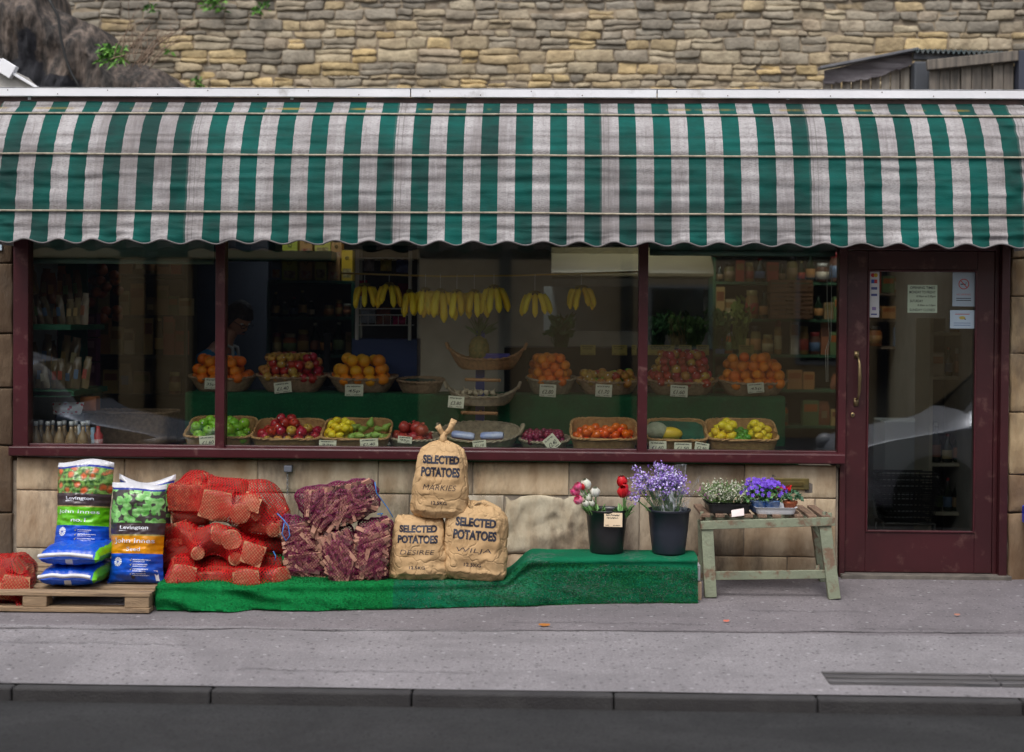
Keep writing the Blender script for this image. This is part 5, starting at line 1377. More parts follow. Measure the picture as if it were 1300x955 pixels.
# left window: side shelves with bagged goods, stacked back shelves, bottles
YLt = .45
sh = thing('side_shelves', 'dark green stepped shelves with bagged goods inside the left end of the window', 'shelves', (X(75, YLt), .6, .0))
for (px1, y_, dy) in ((112, 414, 2), (116, 496, 3), (112, 506, 12)):
    mb = MB(); a, b = P(36, y_+dy, .3), P(px1, y_-dy, .5)
    mb.box(a.x, b.x, .15, .85, b.z-.035, b.z); mb.build('shelf', M('green_board', (.006, .08, .035), rough=.7), sh)
mb = MB(); mb.box(X(36, .3), X(110, .86), .86, .88, .006, P(70, 326, .9).z); mb.build('back_panel', M('green_backing', (.004, .06, .035), rough=.7), sh)
za = P(75, 412, .4).z; zb_ = P(80, 493, .4).z
rd = random.Random(8)
def bagrow(px0, px1, z, Y, h, n, lab, seed, cols):
    rd = random.Random(seed)
    for i in range(n):
        x = lerp(X(px0, Y), X(px1, Y), (i+.5)/n); o = bpy.data.objects.new('snack_bag', proto('bag')); COL.objects.link(o)
        o.location = (x, Y+rd.uniform(-.02, .03), z); w_ = (X(px1, Y)-X(px0, Y))/n; o.scale = (w_*1.15, .11, h*rd.uniform(.85, 1.1)); o.rotation_euler = (rd.uniform(-.2, .1), rd.uniform(-.22, .22), rd.uniform(-.3, .3))
        tag(o, lab, 'bag', lab.replace('clear', 'clear wrapped'))
bagrow(38, 112, za, .38, .2, 8, 'clear bag of dried goods in the front row of the top side shelf', 1, 0)
bagrow(38, 104, za+.14, .6, .24, 6, 'clear bag of dried goods in the taller back row of the top side shelf', 2, 0)
bagrow(46, 110, zb_, .38, .2, 7, 'cellophane bag of sweets in the front row of the lower side shelf', 3, 0)
bagrow(40, 96, zb_+.08, .6, .26, 5, 'cellophane bag in the back row of the lower side shelf', 4, 0)
# bottles with white labels and brown contents standing on the sill
mb = MB(); mb.lathe([(.036, 0), (.039, .006), (.039, .1), (.03, .135), (.013, .165), (.012, .2)], 16, 0); mb.lathe([(.0395, .004), (.0398, .06)], 16, 1); mb.lathe([(.014, .195), (.015, .225), (0, .226)], 12, 2)
b0 = mb.build('sauce_bottle', [M('brown_dressing', (.3, .2, .1), (.25, .16, .08), s=20, rough=.15), M('white_label', (.65, .67, .72), (.5, .52, .6), s=60, rough=.5), M('white_cap', (.6, .6, .6), rough=.4)], W=False, smooth=True)
p = P(40, 568, .2); k = 0
zl = Z1-.07
for i in range(10):
    o = b0 if i == 0 else dup(b0); o.location = (P(47, 560, .22).x+.078*(i % 5), .2+.09*(i//5), zl+.0)
    tag(o, 'squat brown dressing bottle with white label at the foot of the left window', 'bottle', 'brown dressing bottles at the foot of the left window')
mb = MB(); mb.box(X(20, .2), X(232, .5), .1, .66, zl-.03, zl-.001); tag(mb.build('window_board', M('dark_board', (.03, .03, .028), rough=.7)), 'dark board inside the left window that bottles stand on', 'shelf')
for i, (px_, h_, c, lab) in enumerate([(100, .2, (.6, .62, .65), 'tall white capped bottle right of the brown dressing bottles'), (109, .22, (.05, .2, .5), 'bright blue bottle at the foot of the left window'), (118, .18, (.3, .45, .6), 'pale blue bottle beside the bright blue bottle'), (125, .19, (.5, .06, .06), 'red and white bottle at the right end of the bottles on the sill')]):
    x = X(px_, .3); mb = MB(); T = Matrix.Translation((x, .3, zl)); mb.lathe([(.028, 0), (.032, .01), (.032, h_*.7), (.014, h_*.82), (.013, h_)], 14, 0, T); mb.lathe([(.0325, .03), (.0327, h_*.55)], 14, 1, T)
    tag(mb.build('tall_bottle', [M('bot%d' % i, c, rough=.2), M('botlab%d' % i, (.6, .6, .62), tuple(c), s=30, rough=.5)], smooth=True), lab, 'bottle')
q0, q1 = P(68, 526, .33), P(103, 511, .33); 
mb = MB(); mb.grid(lambda u, v: (lerp(q0.x, q1.x, u)+.03*v*(u-.3), .33-.05*math.sin(PI*u)*math.sin(PI*v), lerp(q0.z, q1.z, v)), 12, 8); mb.grid(lambda u, v: (lerp(q0.x, q1.x, u)+.03*v*(u-.3), .33+.04*math.sin(PI*u)*math.sin(PI*v), lerp(q0.z, q1.z, v)), 12, 8)
m, nt = nodes('red_dots'); vo = nt.nodes.new('ShaderNodeTexVoronoi'); vo.inputs['Scale'].default_value = 38; nt.links.new(coords(nt), vo.inputs['Vector'])
finish(nt, ramp(nt, vo.outputs['Distance'], [(.0, (.02, .02, .03)), (.12, (.5, .01, .03)), (.33, (.5, .01, .03)), (.36, (.7, .7, .7))], 'CONSTANT'), .4)
tag(mb.build('spotted_pouch', m, smooth=True), 'white pouch with red spots lying above the dressing bottles', 'pouch')
q0, q1 = P(101, 522, .4), P(122, 504, .4); mb = MB(); mb.box(q0.x, q1.x, .4, .5, q0.z, q1.z); tag(mb.build('terracotta_box', M('terracotta', (.4, .12, .03), (.3, .09, .03), s=9, rough=.7), bevel=.01), 'orange brown box beside the red spotted pouch', 'box')
# purple cartons wall and net of onions
Yb2 = 2.0
t = shelf_unit('stacked_shelves', 'tall stacked shelves of cartons seen through the left pane', 108, 236, [400, 450, 500], Yb2, .3, M('black_shelf', (.015, .02, .02), rough=.6), 322)
goods(150, 232, 350, Yb2, (.1, .2), ['packet', 'bag', 'jar'], 'on the top shelf seen through the left pane', 51, .085, Z_=P(190, 348, Yb2).z)
mb = MB(); mb.box(X(146, Yb2), X(234, Yb2), Yb2-.01, Yb2+.28, P(190, 350, Yb2).z-.02, P(190, 349, Yb2).z-.002); mb.build('shelf', MATS['black_shelf'], t)
goods(112, 232, 400, Yb2, (.12, .26), ['packet', 'packet', 'bag', 'jar'], 'on the second shelf seen through the left pane', 52, .09)
goods(112, 232, 450, Yb2, (.18, .32), ['packet', 'packet', 'bottle'], 'on the third shelf seen through the left pane', 53, .08)
goods(112, 232, 500, Yb2, (.14, .26), ['bag', 'packet', 'jar'], 'on the bottom shelf seen through the left pane', 54, .11)
m_pc = M('purple_carton', (.13, .03, .08), (.1, .025, .06), s=9, rough=.5)
mb = MB(); mb.box(-.045, .045, 0, .1, 0, .17); mb.box(-.03, .03, -.001, 0, .1, .15, 1); pc = mb.build('purple_carton', [m_pc, M('pc_label', (.25, .12, .16), rough=.5)], W=False)
for i in range(9):
    o = pc if i == 0 else dup(pc); o.location = (X(80, 1.3)+.1*(i % 3), 1.3, P(90, 490, 1.3).z+.18*(i//3)); tag(o, 'dull purple carton in the stack between side shelves and back shelves', 'carton', 'dull purple cartons in the stack')
mb = MB(); mb.box(X(72, 1.3), X(118, 1.3), 1.28, 1.5, .006, P(90, 490, 1.3).z-.001); tag(mb.build('low_cabinet', m_shelf), 'low green cabinet under the purple cartons', 'cabinet')
c = P(131, 372, 1.5); t = thing('onion_net', 'hanging net of brown onions in the upper part of the left pane', 'net', c)
rd = random.Random(2)
for i in range(20):
    d = Vector((rd.uniform(-.1, .1), rd.uniform(-.08, .06), rd.uniform(-.2, .2))); mb = MB(); mb.ball(c+d, (.042, .042, .038), 12, 8); mb.build('onion', M('onion_skin', (.42, .12, .03), (.3, .08, .03), s=20, rough=.3), t, smooth=True)
mb = MB(); mb.tube([c+Vector((0, 0, .2)), c+Vector((0, 0, .5))], .006, 5); mb.build('string', M('red_string', (.4, .03, .03)), t)
# wicker hamper low right of left pane
bt = basket('wicker_hamper', 'large brown wicker hamper standing behind the bottles of the left window', m_w2, (X(165, .95), 1.0, .6), .62, .4, .34, .9, 5)
mb = MB(); mb.box(X(120, .9), X(215, .9), .8, 1.2, .006, .6); tag(mb.build('plinth_box', m_blk), 'black plinth box under the wicker hamper', 'box')

# right window interior: wall of shelves, light panel, leafy vegetables with yellow cards
Yg2 = 3.2
shelf_unit('grocery_shelves', 'wide green edged grocery shelves along the rear wall behind the right window', 906, 1100, [358, 405, 450, 494, 540], Yg2, .35, M('faded_green_shelf', (.05, .14, .06), (.04, .1, .05), s=5, rough=.6), 325)
goods(908, 1098, 358, Yg2, (.1, .26), ['jar', 'bottle', 'packet'], 'on the top rear shelf of the right window', 61, .09)
goods(908, 1098, 405, Yg2, (.14, .3), ['packet', 'packet', 'jar', 'bottle'], 'on the second rear shelf of the right window', 62, .09)
goods(908, 1098, 450, Yg2, (.16, .3), ['jar', 'packet', 'bottle'], 'on the third rear shelf of the right window', 63, .08)
goods(908, 1098, 494, Yg2, (.12, .24), ['packet', 'bag'], 'on the fourth rear shelf of the right window', 64, .12)
goods(908, 1098, 540, Yg2, (.12, .24), ['packet', 'bag', 'jar'], 'on the bottom rear shelf of the right window', 65, .12)
m_cr = M('crate_wood', (.22, .1, .04), (.15, .07, .03), s=8, rough=.7, st=(1, 6, 6))
mb = MB()
for k in range(3): mb.box(-.1, .1, -.004, .004, .01+k*.035, .038+k*.035)
for k in range(3): mb.box(-.1, .1, .18, .19, .01+k*.035, .038+k*.035)
mb.box(-.1, -.09, .004, .18, .01, .1); mb.box(.09, .1, .004, .18, .01, .1); mb.box(-.1, .1, 0, .18, 0, .008)
cr0 = mb.build('small_crate', m_cr, W=False)
k = 0
for ci, px_ in enumerate((993, 1017)):
    for j in range(3):
        o = cr0 if k == 0 else dup(cr0); k += 1
        o.location = (X(px_, Yg2-.15), Yg2-.12, P(1005, 405, Yg2).z+.112*j); tag(o, ['bottom', 'middle', 'top'][j]+' small slatted crate of the '+['left', 'right'][ci]+' stack on the second rear shelf', 'crate', 'small slatted crates on the rear shelf')
# cold cabinet with light panel and steel hood
Yc = 2.4; t = thing('chiller_cabinet', 'chiller cabinet with pale back panel and cream canopy behind the mullion', 'chiller', (X(800, Yc), Yc, .006))
a, b = P(700, 348, Yc), P(902, 323, Yc); mb = MB(); mb.grid(lambda u, v: (lerp(a.x, b.x, u), Yc-.25*math.sin(PI*v/2), lerp(b.z, a.z-.02, v)), 2, 8); mb.box(a.x, b.x, Yc, Yc+.5, a.z-.02, b.z+.05); mb.build('canopy', M('cream_metal', (.2, .17, .09), (.17, .14, .08), s=3, rough=.4), t, smooth=False)
a, b = P(690, 420, Yc+.3), P(893, 365, Yc+.3); mb = MB(); mb.box(a.x, b.x, Yc+.3, Yc+.34, a.z, b.z); mb.build('back_panel', M('pale_panel', (.45, .5, .52), (.38, .42, .44), s=3, rough=.4), t)
a, b = P(640, 470, Yc-.2), P(905, 440, Yc-.2); mb = MB(); mb.box(a.x, b.x, Yc-.2, Yc+.5, .006, a.z+.18); mb.build('cabinet_body', m_blk, t)
ztop = a.z+.18
m_yc = M('yellow_card', (.5, .4, .1), (.42, .33, .09), s=9, rough=.6)
for i, (a_, b_2) in enumerate([(737, 756), (777, 796), (802, 808), (822, 856), (862, 878), (884, 900), (938, 957)]):
    card(a_, 438, b_2, 451, Yc-.25, '', ['yellow card below the banana rail left of the pair', 'yellow card left of the second mullion on the chiller edge', 'narrow yellow card touching the second mullion', 'long yellow card right of the second mullion on the chiller edge', 'yellow card between the long card and the leeks', 'yellow card under the feathery greens', 'yellow card under the tall pale celery'][i], 0, 20+i, 3, m_yc, 'shelf_card')
gm = [M('leaf_dark_green', (.03, .1, .03), (.05, .14, .04), s=12, rough=.5), M('celery_green', (.3, .38, .08), (.22, .3, .06), s=12, rough=.5), M('herb_green', (.08, .16, .04), rough=.6), M('dry_straw', (.4, .33, .15), rough=.7)]
vegs = [(835, 425, .12, 0, 'dark leafy cabbage greens beside the second mullion on the chiller'), (862, 425, .14, 3, 'straw coloured root bunch with tangled tops on the chiller'), (880, 420, .12, 2, 'feathery green herb bunch on the chiller'), (912, 425, .16, 2, 'spreading green vegetable tops left of the celery'), (938, 415, .2, 1, 'tall pale yellow green celery head on the chiller'), (712, 430, .12, 0, 'dark leafy greens above the small round orange basket')]
for i, (px_, py_, rad, k, lab) in enumerate(vegs):
    rd = random.Random(70+i); c = P(px_, 440, Yc-.1); c.z = ztop; t = thing('vegetable_bunch', lab, 'vegetables', c); mb = MB(); H = rad*1.9
    for j in range(70 if k != 1 else 34):
        a = rd.uniform(0, 2*PI); sp = rd.uniform(0, .45 if k != 1 else .3); L = H*rd.uniform(.5, 1); d = Vector((math.cos(a)*math.sin(sp), math.sin(a)*math.sin(sp), math.cos(sp)))
        b0_ = c+Vector((rd.uniform(-.05, .05), rd.uniform(-.04, .04), 0)); e = b0_+d*L
        mb.tube([b0_, (b0_+e)/2+Vector((rd.uniform(-.02, .02), 0, 0)), e], [.007 if k == 1 else .003, .004, .0015], 4, 0)
        for q in range(3):
            s_ = Vector((rd.uniform(-1, 1), rd.uniform(-1, 1), rd.uniform(-.4, 1)))*(.035 if k != 0 else .06); pp = b0_+d*L*(.7+.15*q)
            mb.add([pp, pp+s_, pp+s_*1.3+Vector((0, 0, .025)), pp+Vector((.012, 0, .03))], [(0, 1, 2, 3)], 1)
    mb.build('stalks', [gm[k], gm[k if k != 3 else 2]], t)
# blind cord
mb = MB(); mb.tube([P(1050, 335, .2), P(1050, 385, .2), P(1053, 430, .2), P(1048, 445, .2), P(1049, 485, .2)], .002, 5); mb.tube([P(1051, 485, .2), P(1051, 440, .2), P(1055, 430, .2), P(1056, 335, .2)], .002, 5)
tag(mb.build('blind_cord', M('cord_white', (.6, .58, .5)), smooth=True), 'thin pale blind cord looped near the right edge of the right window', 'cord')
# roller blinds rolled up at the head
for i, (a, b) in enumerate([(38, 273), (823, 1062)]):
    t = thing('rolled_blind', ['pale green rolled blind at the head of the left pane', 'pale green rolled blind at the head of the right pane'][i], 'blind', (X((a+b)/2, .14), .14, P((a+b)/2, 330, .14).z))
    mb = MB(); q0, q1 = P(a+2, (331, 321)[i], .14), P(b-2, (331, 321)[i], .14); q1.z = q0.z
    mb.tube([q0, q1], .018, 12); mb.build('roll', M('mint_fabric', (.2, .33, .27), (.16, .27, .22), s=4, rough=.7), t, smooth=True)
    mb = MB(); mb.box(q0.x, q1.x, .15, .152, q0.z, ZH-.012); mb.build('cloth', MATS['mint_fabric'], t)

# door interior: shelves, bottles, baskets, light carton
Yd = 2.2
t = shelf_unit('bottle_shelves', 'pale curved end shelves of bottles seen at the right through the door glass', 1182, 1262, [422, 478, 588, 650], Yd-.6, .4, M('cream_shelf', (.42, .38, .28), rough=.5), 400, ends=True)
goods(1184, 1245, 478, Yd-.55, (.14, .24), ['bottle', 'jar', 'packet'], 'on the upper shelf seen through the door', 81, .075)
goods(1184, 1245, 588, Yd-.55, (.2, .3), ['bottle'], 'on the middle shelf seen through the door', 82, .08)
goods(1184, 1245, 650, Yd-.55, (.22, .33), ['bottle'], 'on the low shelf seen through the door', 83, .085)
goods(1184, 1245, 422, Yd-.55, (.1, .18), ['packet', 'jar'], 'on the top shelf seen through the door', 84, .1)
shelf_unit('dry_goods_shelves', 'brown shelves of boxes on the rear wall seen through the top of the door glass', 1096, 1262, [372, 405, 440], 3.6, .3, M('brown_shelf', (.16, .11, .07), rough=.6), 340)
for j, (y_, sd_) in enumerate(((372, 91), (405, 92), (440, 93))): goods(1100, 1255, y_, 3.6, (.1, .2), ['packet', 'jar', 'packet'], 'on the %s rear shelf seen through the door' % ('top', 'middle', 'bottom')[j], sd_, .11)
mb = MB(); a, b = P(1122, 668, 2.5), P(1177, 535, 2.5); mb.box(a.x, b.x, 2.5, 2.9, .006, b.z); fz = mb.build('freezer', M('grey_white_enamel', (.4, .42, .42), rough=.35), bevel=.01); tag(fz, 'pale grey freezer cabinet behind the shopping baskets', 'freezer')
mb = MB(); mb.box(b.x-.02, b.x-.005, 2.496, 2.5, .1, b.z-.05); mb.build('door_edge', m_blk, fz)
# stack of wire shopping baskets
m_wb = M('black_wire', (.02, .02, .022), rough=.4)
zb0_ = .01; xb = (X(1124, 1.5)+X(1188, 1.5))/2
t = thing('basket_stand', 'low metal stand that the black wire shopping baskets are stacked on', 'stand', (xb, 1.6, 0))
mb = MB(); 
for sx_ in (-.19, .19):
    for sy in (1.5, 1.72): mb.tube([(xb+sx_, sy, .01), (xb+sx_, sy, .13)], .01, 6)
mb.tube([(xb-.19, 1.5, .13), (xb+.19, 1.5, .13), (xb+.19, 1.72, .13), (xb-.19, 1.72, .13)], .01, 6, closed=True); mb.build('frame', M('chrome', (.5, .5, .5), rough=.2, metal=1), t)
def wbasket():
    t = thing('shopping_basket', '', 'basket')
    mb = MB(); W0, W1, D0, D1, H = .17, .22, .11, .15, .22
    for k in range(8):
        f = k/7; w_, d_ = lerp(W0, W1, f), lerp(D0, D1, f); mb.tube([(-w_, -d_, f*H), (w_, -d_, f*H), (w_, d_, f*H), (-w_, d_, f*H)], .003 if k < 7 else .006, 5, closed=True)
    for k in range(13):
        f = -1+2*k/12
        for s in (-1, 1): mb.tube([(f*W0, s*D0, 0), (f*W1, s*D1, H)], .0025, 4)
    for k in range(7):
        f = -1+2*k/6
        for s in (-1, 1): mb.tube([(s*W0, f*D0, 0), (s*W1, f*D1, H)], .0025, 4)
        mb.tube([(-W0, f*D0, 0), (W0, f*D0, 0)], .0025, 4)
    mb.build('wire_body', m_wb, t, W=False)
    mb = MB(); mb.tube([(-W1, 0, H), (-W1*.9, -.12, H+.02), (W1*.9, -.12, H+.02), (W1, 0, H)], .006, 6); mb.build('handle', m_wb, t, W=False); return t
wb = wbasket()
for i in range(4):
    o = wb if i == 0 else dup(wb); o.location = (xb, 1.61, .14+i*.045); tag(o, ['lowest', 'second from bottom', 'third from bottom', 'topmost'][i]+' black wire shopping basket in the stack behind the door', 'basket', 'stacked shopping baskets behind the door')

# stickers and notices on the door glass
Yn = .031
def sign(a, b, c, d, mat, label, name='door_sign'):
    q0, q1 = P(a, d, Yn), P(c, b, Yn); t = thing(name, label, 'sign', ((q0.x+q1.x)/2, Yn, q0.z)); mb = MB(); mb.box(q0.x, q1.x, Yn-.0006, Yn+.0006, q0.z, q1.z); mb.build('sheet', mat, t)
    return t, q0.x, q1.x, q0.z, q1.z
t, x0, x1, z0, z1 = sign(1103, 343, 1116.5, 403, M('pale_sticker', (.5, .5, .5), rough=.5), 'tall narrow pale strip of card payment stickers at the left of the door glass')
fn = lambda x, z: (x, Yn-.0012, z)
cm = [M('sym_red', (.45, .03, .03)), M('sym_yellow', (.5, .33, .02)), M('sym_blue', (.02, .08, .35)), M('sym_navy', (.06, .07, .2)), M('sym_violet', (.2, .15, .3))]
mb = MB(); w_ = x1-x0; cx = (x0+x1)/2
def rect(xa, xb_, za_, zb2, m): mb.add([fn(xa, za_), fn(xb_, za_), fn(xb_, zb2), fn(xa, zb2)], [(0, 1, 2, 3)], m)
def disc(x, z, r, m, n=20): mb.add([fn(x+r*math.cos(2*PI*i/n), z+r*math.sin(2*PI*i/n)) for i in range(n)], [tuple(range(n))], m)
H = z1-z0
disc(cx-w_*.14, z1-H*.11, w_*.2, 0); mb.add([(p[0], Yn-.0016, p[2]) for p in [fn(cx+w_*.14+w_*.2*math.cos(2*PI*i/20), z1-H*.11+w_*.2*math.sin(2*PI*i/20)) for i in range(20)]], [tuple(range(20))], 1)
rect(cx-w_*.3, cx+.0, z1-H*.28, z1-H*.2, 2); rect(cx, cx+w_*.3, z1-H*.28, z1-H*.2, 0)
rect(cx-w_*.3, cx+w_*.3, z1-H*.415, z1-H*.36, 3); rect(cx-w_*.3, cx+w_*.3, z1-H*.55, z1-H*.5, 3); rect(cx-w_*.2, cx+w_*.2, z1-H*.85, z1-H*.78, 4); rect(cx-w_*.3, cx+w_*.3, z1-H*.95, z1-H*.92, 3)
mb.build('card_symbols', cm, t)
t, x0, x1, z0, z1 = sign(1152, 362, 1190, 397, M('pale_green_paper', (.42, .5, .36), rough=.6), 'pale green handwritten opening times notice at the top of the door glass')
mb = MB(); w_ = x1-x0; cx = (x0+x1)/2; H = z1-z0
for i, (s_, fx, fw) in enumerate([('OPENING TIMES', 0, .84), ('MONDAY TO FRIDAY', 0, .88), ('8.30am to 5.30pm', .12, .64), ('SATURDAY', -.2, .44), ('8.30am to 5.0pm', .14, .6), ('SUNDAY CLOSED', 0, .86)]):
    put_text(mb, s_, w_*fw, H*.095, lambda x, z, i=i, fx=fx: fn(cx+w_*fx+x, z1-H*(.1+.16*i)+z), bold=.01)
mb.build('writing', m_ink, t)
t, x0, x1, z0, z1 = sign(1209, 345, 1238, 389, M('blue_grey_sticker', (.33, .4, .45), rough=.5), 'blue grey no smoking sticker at the upper right of the door glass')
mb = MB(); w_ = x1-x0; cx = (x0+x1)/2; H = z1-z0; r0 = w_*.24; zc = z1-H*.36
N_ = 40; mb.add([fn(cx+r0*math.cos(2*PI*i/N_), zc+r0*math.sin(2*PI*i/N_)) for i in range(N_)]+[fn(cx+r0*.82*math.cos(2*PI*i/N_), zc+r0*.82*math.sin(2*PI*i/N_)) for i in range(N_)], [(i, (i+1) % N_, N_+(i+1) % N_, N_+i) for i in range(N_)], 0)
mb.add([fn(cx-r0*.62, zc+r0*.55), fn(cx-r0*.5, zc+r0*.68), fn(cx+r0*.62, zc-r0*.55), fn(cx+r0*.5, zc-r0*.68)], [(0, 1, 2, 3)], 0)
mb.add([(p[0], Yn-.001, p[2]) for p in [fn(cx-r0*.6, zc-r0*.12), fn(cx+r0*.35, zc-r0*.12), fn(cx+r0*.35, zc+r0*.06), fn(cx-r0*.6, zc+r0*.06)]], [(0, 1, 2, 3)], 1)
mb.add([(p[0], Yn-.001, p[2]) for p in [fn(cx+r0*.4, zc+r0*.05), fn(cx+r0*.55, zc+r0*.2), fn(cx+r0*.35, zc+r0*.45), fn(cx+r0*.45, zc+r0*.15)]], [(0, 1, 2, 3)], 1)
put_text(mb, 'NO SMOKING', w_*.62, H*.05, lambda x, z: fn(cx+x, z1-H*.66+z), 0); rect(cx-w_*.33, cx+w_*.33, z0+H*.22, z0+H*.24, 1); rect(cx-w_*.33, cx+w_*.33, z0+H*.16, z0+H*.18, 1)
mb.build('symbol', [M('warn_red', (.42, .07, .06)), m_ink], t)
t, x0, x1, z0, z1 = sign(1206, 394, 1237, 417, M('pale_blue_sticker', (.42, .52, .6), rough=.5), 'small pale blue sticker with yellow emblem below the no smoking sticker')
mb = MB(); w_ = x1-x0; cx = (x0+x1)/2; H = z1-z0; cz = (z0+z1)/2
mb.add([fn(cx+w_*.13*math.cos(2*PI*i/16), cz+H*.08+H*.09*math.sin(2*PI*i/16)) for i in range(16)], [tuple(range(16))], 0); mb.add([fn(cx+w_*.08, cz), fn(cx+w_*.16, cz-.004), fn(cx+w_*.12, cz+.008)], [(0, 1, 2)], 1)
rect(cx-w_*.3, cx+w_*.3, z1-H*.24, z1-H*.2, 2); rect(cx-w_*.35, cx+w_*.35, z0+H*.28, z0+H*.31, 3); rect(cx-w_*.35, cx+w_*.35, z0+H*.16, z0+H*.19, 3)
mb.build('emblem', [M('emb_yellow', (.45, .36, .08)), m_ink, MATS['warn_red'], M('line_blue', (.1, .15, .3))], t)
# ================================================================== OUTSIDE: MAT, BAGS, SACKS, BUCKETS, BENCH
# --- long low step with turf mat
mx0, mx1 = X(203, -1.1, 770), X(885, -.75, 740)
def mat_h(px_): return lerp(.115, .235, smooth01((px_-632)/40))
def mat_yb(px_): return lerp(-.05, -.5, smooth01((px_-560)/80))
def mat_yf(px_): return lerp(-1.17, -.78, smooth01((px_-300)/560)*.55+.45*(px_-203)/682)
xa_, xb_ = mx0, mx1
rd = random.Random(21)
def matfn(u, v):
    px_ = 203+682*u; yf = mat_yf(px_); h = mat_h(px_); x = lerp(xa_, xb_, u)
    left = smooth01((500-px_)/160)
    yb0 = mat_yb(px_); L1 = -yf+yb0; L2 = h+.03; s = v*(L1+L2)
    wr = .055*left+.018
    if s < L1:
        y = yb0-s; z = h+.006+ .3*wr*nz(x*5, s*5, 2)
        if s < .03: z -= .05*(1-s/.03)
        if s > L1-.05: z -= .018*((s-L1+.05)/.05)**2
        return (x, y, z)
    q = (s-L1); z = h-q; k = min(1, q/.05)
    bul = .03*nz(x*3.1, z*9, 5)*left*1.6+wr*k*(nz(x*7+z*6, z*12, 3)+.6*math.sin(x*9+z*25)*left)
    bul += .03*left*k*math.sin(px_*.055+3*nz(px_*.01, z*4)+z*22)*nz(px_*.013, 5)*2
    bul += .05*math.exp(-((px_-665)/22)**2)*math.sin(z*18+1)*k   # pinched fold at the change of height
    flare = .03*smooth01(q/h)
    z2 = max(gz(yf)+.004+.01*(nz(x*6, 1)+.5)*left, z-.018)
    return (x, yf-bul*.6-flare+.02*k*(1-k)*4*.5, z2)
m, nt = nodes('turf_mat'); v = coords(nt)
sx = nt.nodes.new('ShaderNodeSeparateXYZ'); nt.links.new(v, sx.inputs[0])
cA = mixc(nt, ramp(nt, noise_(nt, v, 5, 6), [(.35, 0.0), (.65, 1.0)]), (.004, .15, .035), (.006, .2, .05))
cB = mixc(nt, ramp(nt, noise_(nt, v, 5, 6), [(.35, 0.0), (.65, 1.0)]), (.005, .11, .056), (.006, .145, .068))
sel = ramp(nt, math_(nt, 'ADD', sx.outputs[0], .2), [(0.0, 0.0), (.001, 1.0)])
dv = math_(nt, 'GREATER_THAN', sx.outputs[0], X(500, -1, 750)-(xa_+xb_)/2)
col = mixc(nt, dv, cA, cB)
wv = noise_(nt, coords(nt, 'Object', (40, 40, 260)), 1.0, 4, .6)
wear = math_(nt, 'MULTIPLY', ramp(nt, noise_(nt, coords(nt, 'Object', (1, 1, 2.5)), 3.0, 6), [(.5, 0.0), (.64, 1.0)]), ramp(nt, wv, [(.45, 0.0), (.6, .85)]))
wear = math_(nt, 'MULTIPLY', wear, dv)
col = mixc(nt, wear, col, (.1, .13, .12))
col = mixc(nt, ramp(nt, noise_(nt, coords(nt, 'Object', (150, 150, 60)), 1.0, 3), [(.45, 0.0), (.7, .55)]), col, (.002, .09, .03))
finish(nt, col, .95, bump_(nt, wv, .6, .008), spec=.1)
mt = thing('turf_mat', 'long green artificial grass mat draped over the low step under the sacks and buckets', 'mat', ((mx0+mx1)/2, -.6, 0))
mb = MB(); mb.grid(matfn, 520, 90)
rt = mb.build('turf_sheet', m, mt, smooth=True)
# blades and frayed threads
mb = MB()
for i in range(42000):
    u, v_ = rd.random(), 1-rd.random()**.8*.42
    p = Vector(matfn(u, v_)); top_ = v_ < .8
    d = Vector((rd.uniform(-.6, .6), rd.uniform(-1, -.15), rd.uniform(-.3, .7))).normalized()*rd.uniform(.007, .017)
    s_ = Vector((rd.uniform(-1, 1), 0, rd.uniform(-1, 1))).normalized()*.0015
    mb.add([p-s_, p+s_, p+d], [(0, 1, 2)], 2 if (u > .44 and nz(p.x*3, p.z*9, 4) > -.02 and rd.random() < .35) else (0 if rd.random() < .6 else 1))
pile = mb.build('turf_pile', [M('turf_blade', (.008, .2, .045), rough=.9), M('turf_blade_dark', (.004, .13, .04), rough=.9), M('turf_backing_thread', (.13, .15, .14), rough=.9)], mt); pile['kind'] = 'stuff'
# end facing strips : frayed left end and the right end
mb = MB(); mb.grid(lambda u, v: (xa_-.002-.03*u*0, lerp(-.05, mat_yf(203)-.02, u), lerp(.11, gz(-.6)+.01, v)), 6, 4)
mb.build('end_flap', m, mt)
# step beneath: boards/pallets
sp = thing('low_step', 'rough timber step under the green mat with pale blocks at its right end', 'step', ((mx0+mx1)/2, -.6, 0))
m_pal = M('pallet_wood', (.36, .25, .15), (.22, .15, .09), s=5, rough=.85, bump=.5, bs=40, st=(1, 8, 8), dirt=(.08, .06, .05), dirts=5, dlo=.55, dhi=.8)
for (p0_, p1_) in ((212, 420), (424, 628)):
    mb = MB(); x0, x1 = X(p0_, -1, 760), X(p1_, -1, 760)
    for k in range(5): mb.box(x0, x1, -.84+k*.16, -.72+k*.16, .075, .095)
    mb.build('deck_board', m_pal, sp)
    for k in range(3):
        for yy in (-.82, -.2):
            mb = MB(); xx = lerp(x0, x1-.1, k/2); mb.box(xx, xx+.1, yy, yy+.1, gz(yy)-.0, .074); mb.build('block', m_pal, sp)
mb = MB(); x0, x1 = X(675, -.8, 760), mx1-.004; mb.box(x0, x1-.02, -.7, -.54, .2, .215); mb.build('deck_board', m_pal, sp)
m_block = M('pale_block', (.5, .36, .25), (.38, .27, .18), s=9, rough=.85, bump=.4)
for yy in (-.72,):
    mb = MB(); mb.box(mx1-.09, mx1+.03, yy, yy+.12, gz(yy)-.002, .085); mb.build('end_block', m_block, sp, bevel=.004)
    mb = MB(); mb.box(mx1-.09, mx1+.022, yy, yy+.12, .092, .185); mb.build('end_block', M('white_block', (.5, .5, .52), (.4, .38, .38), s=9, rough=.8) if yy < -.5 else m_block, sp, bevel=.004)
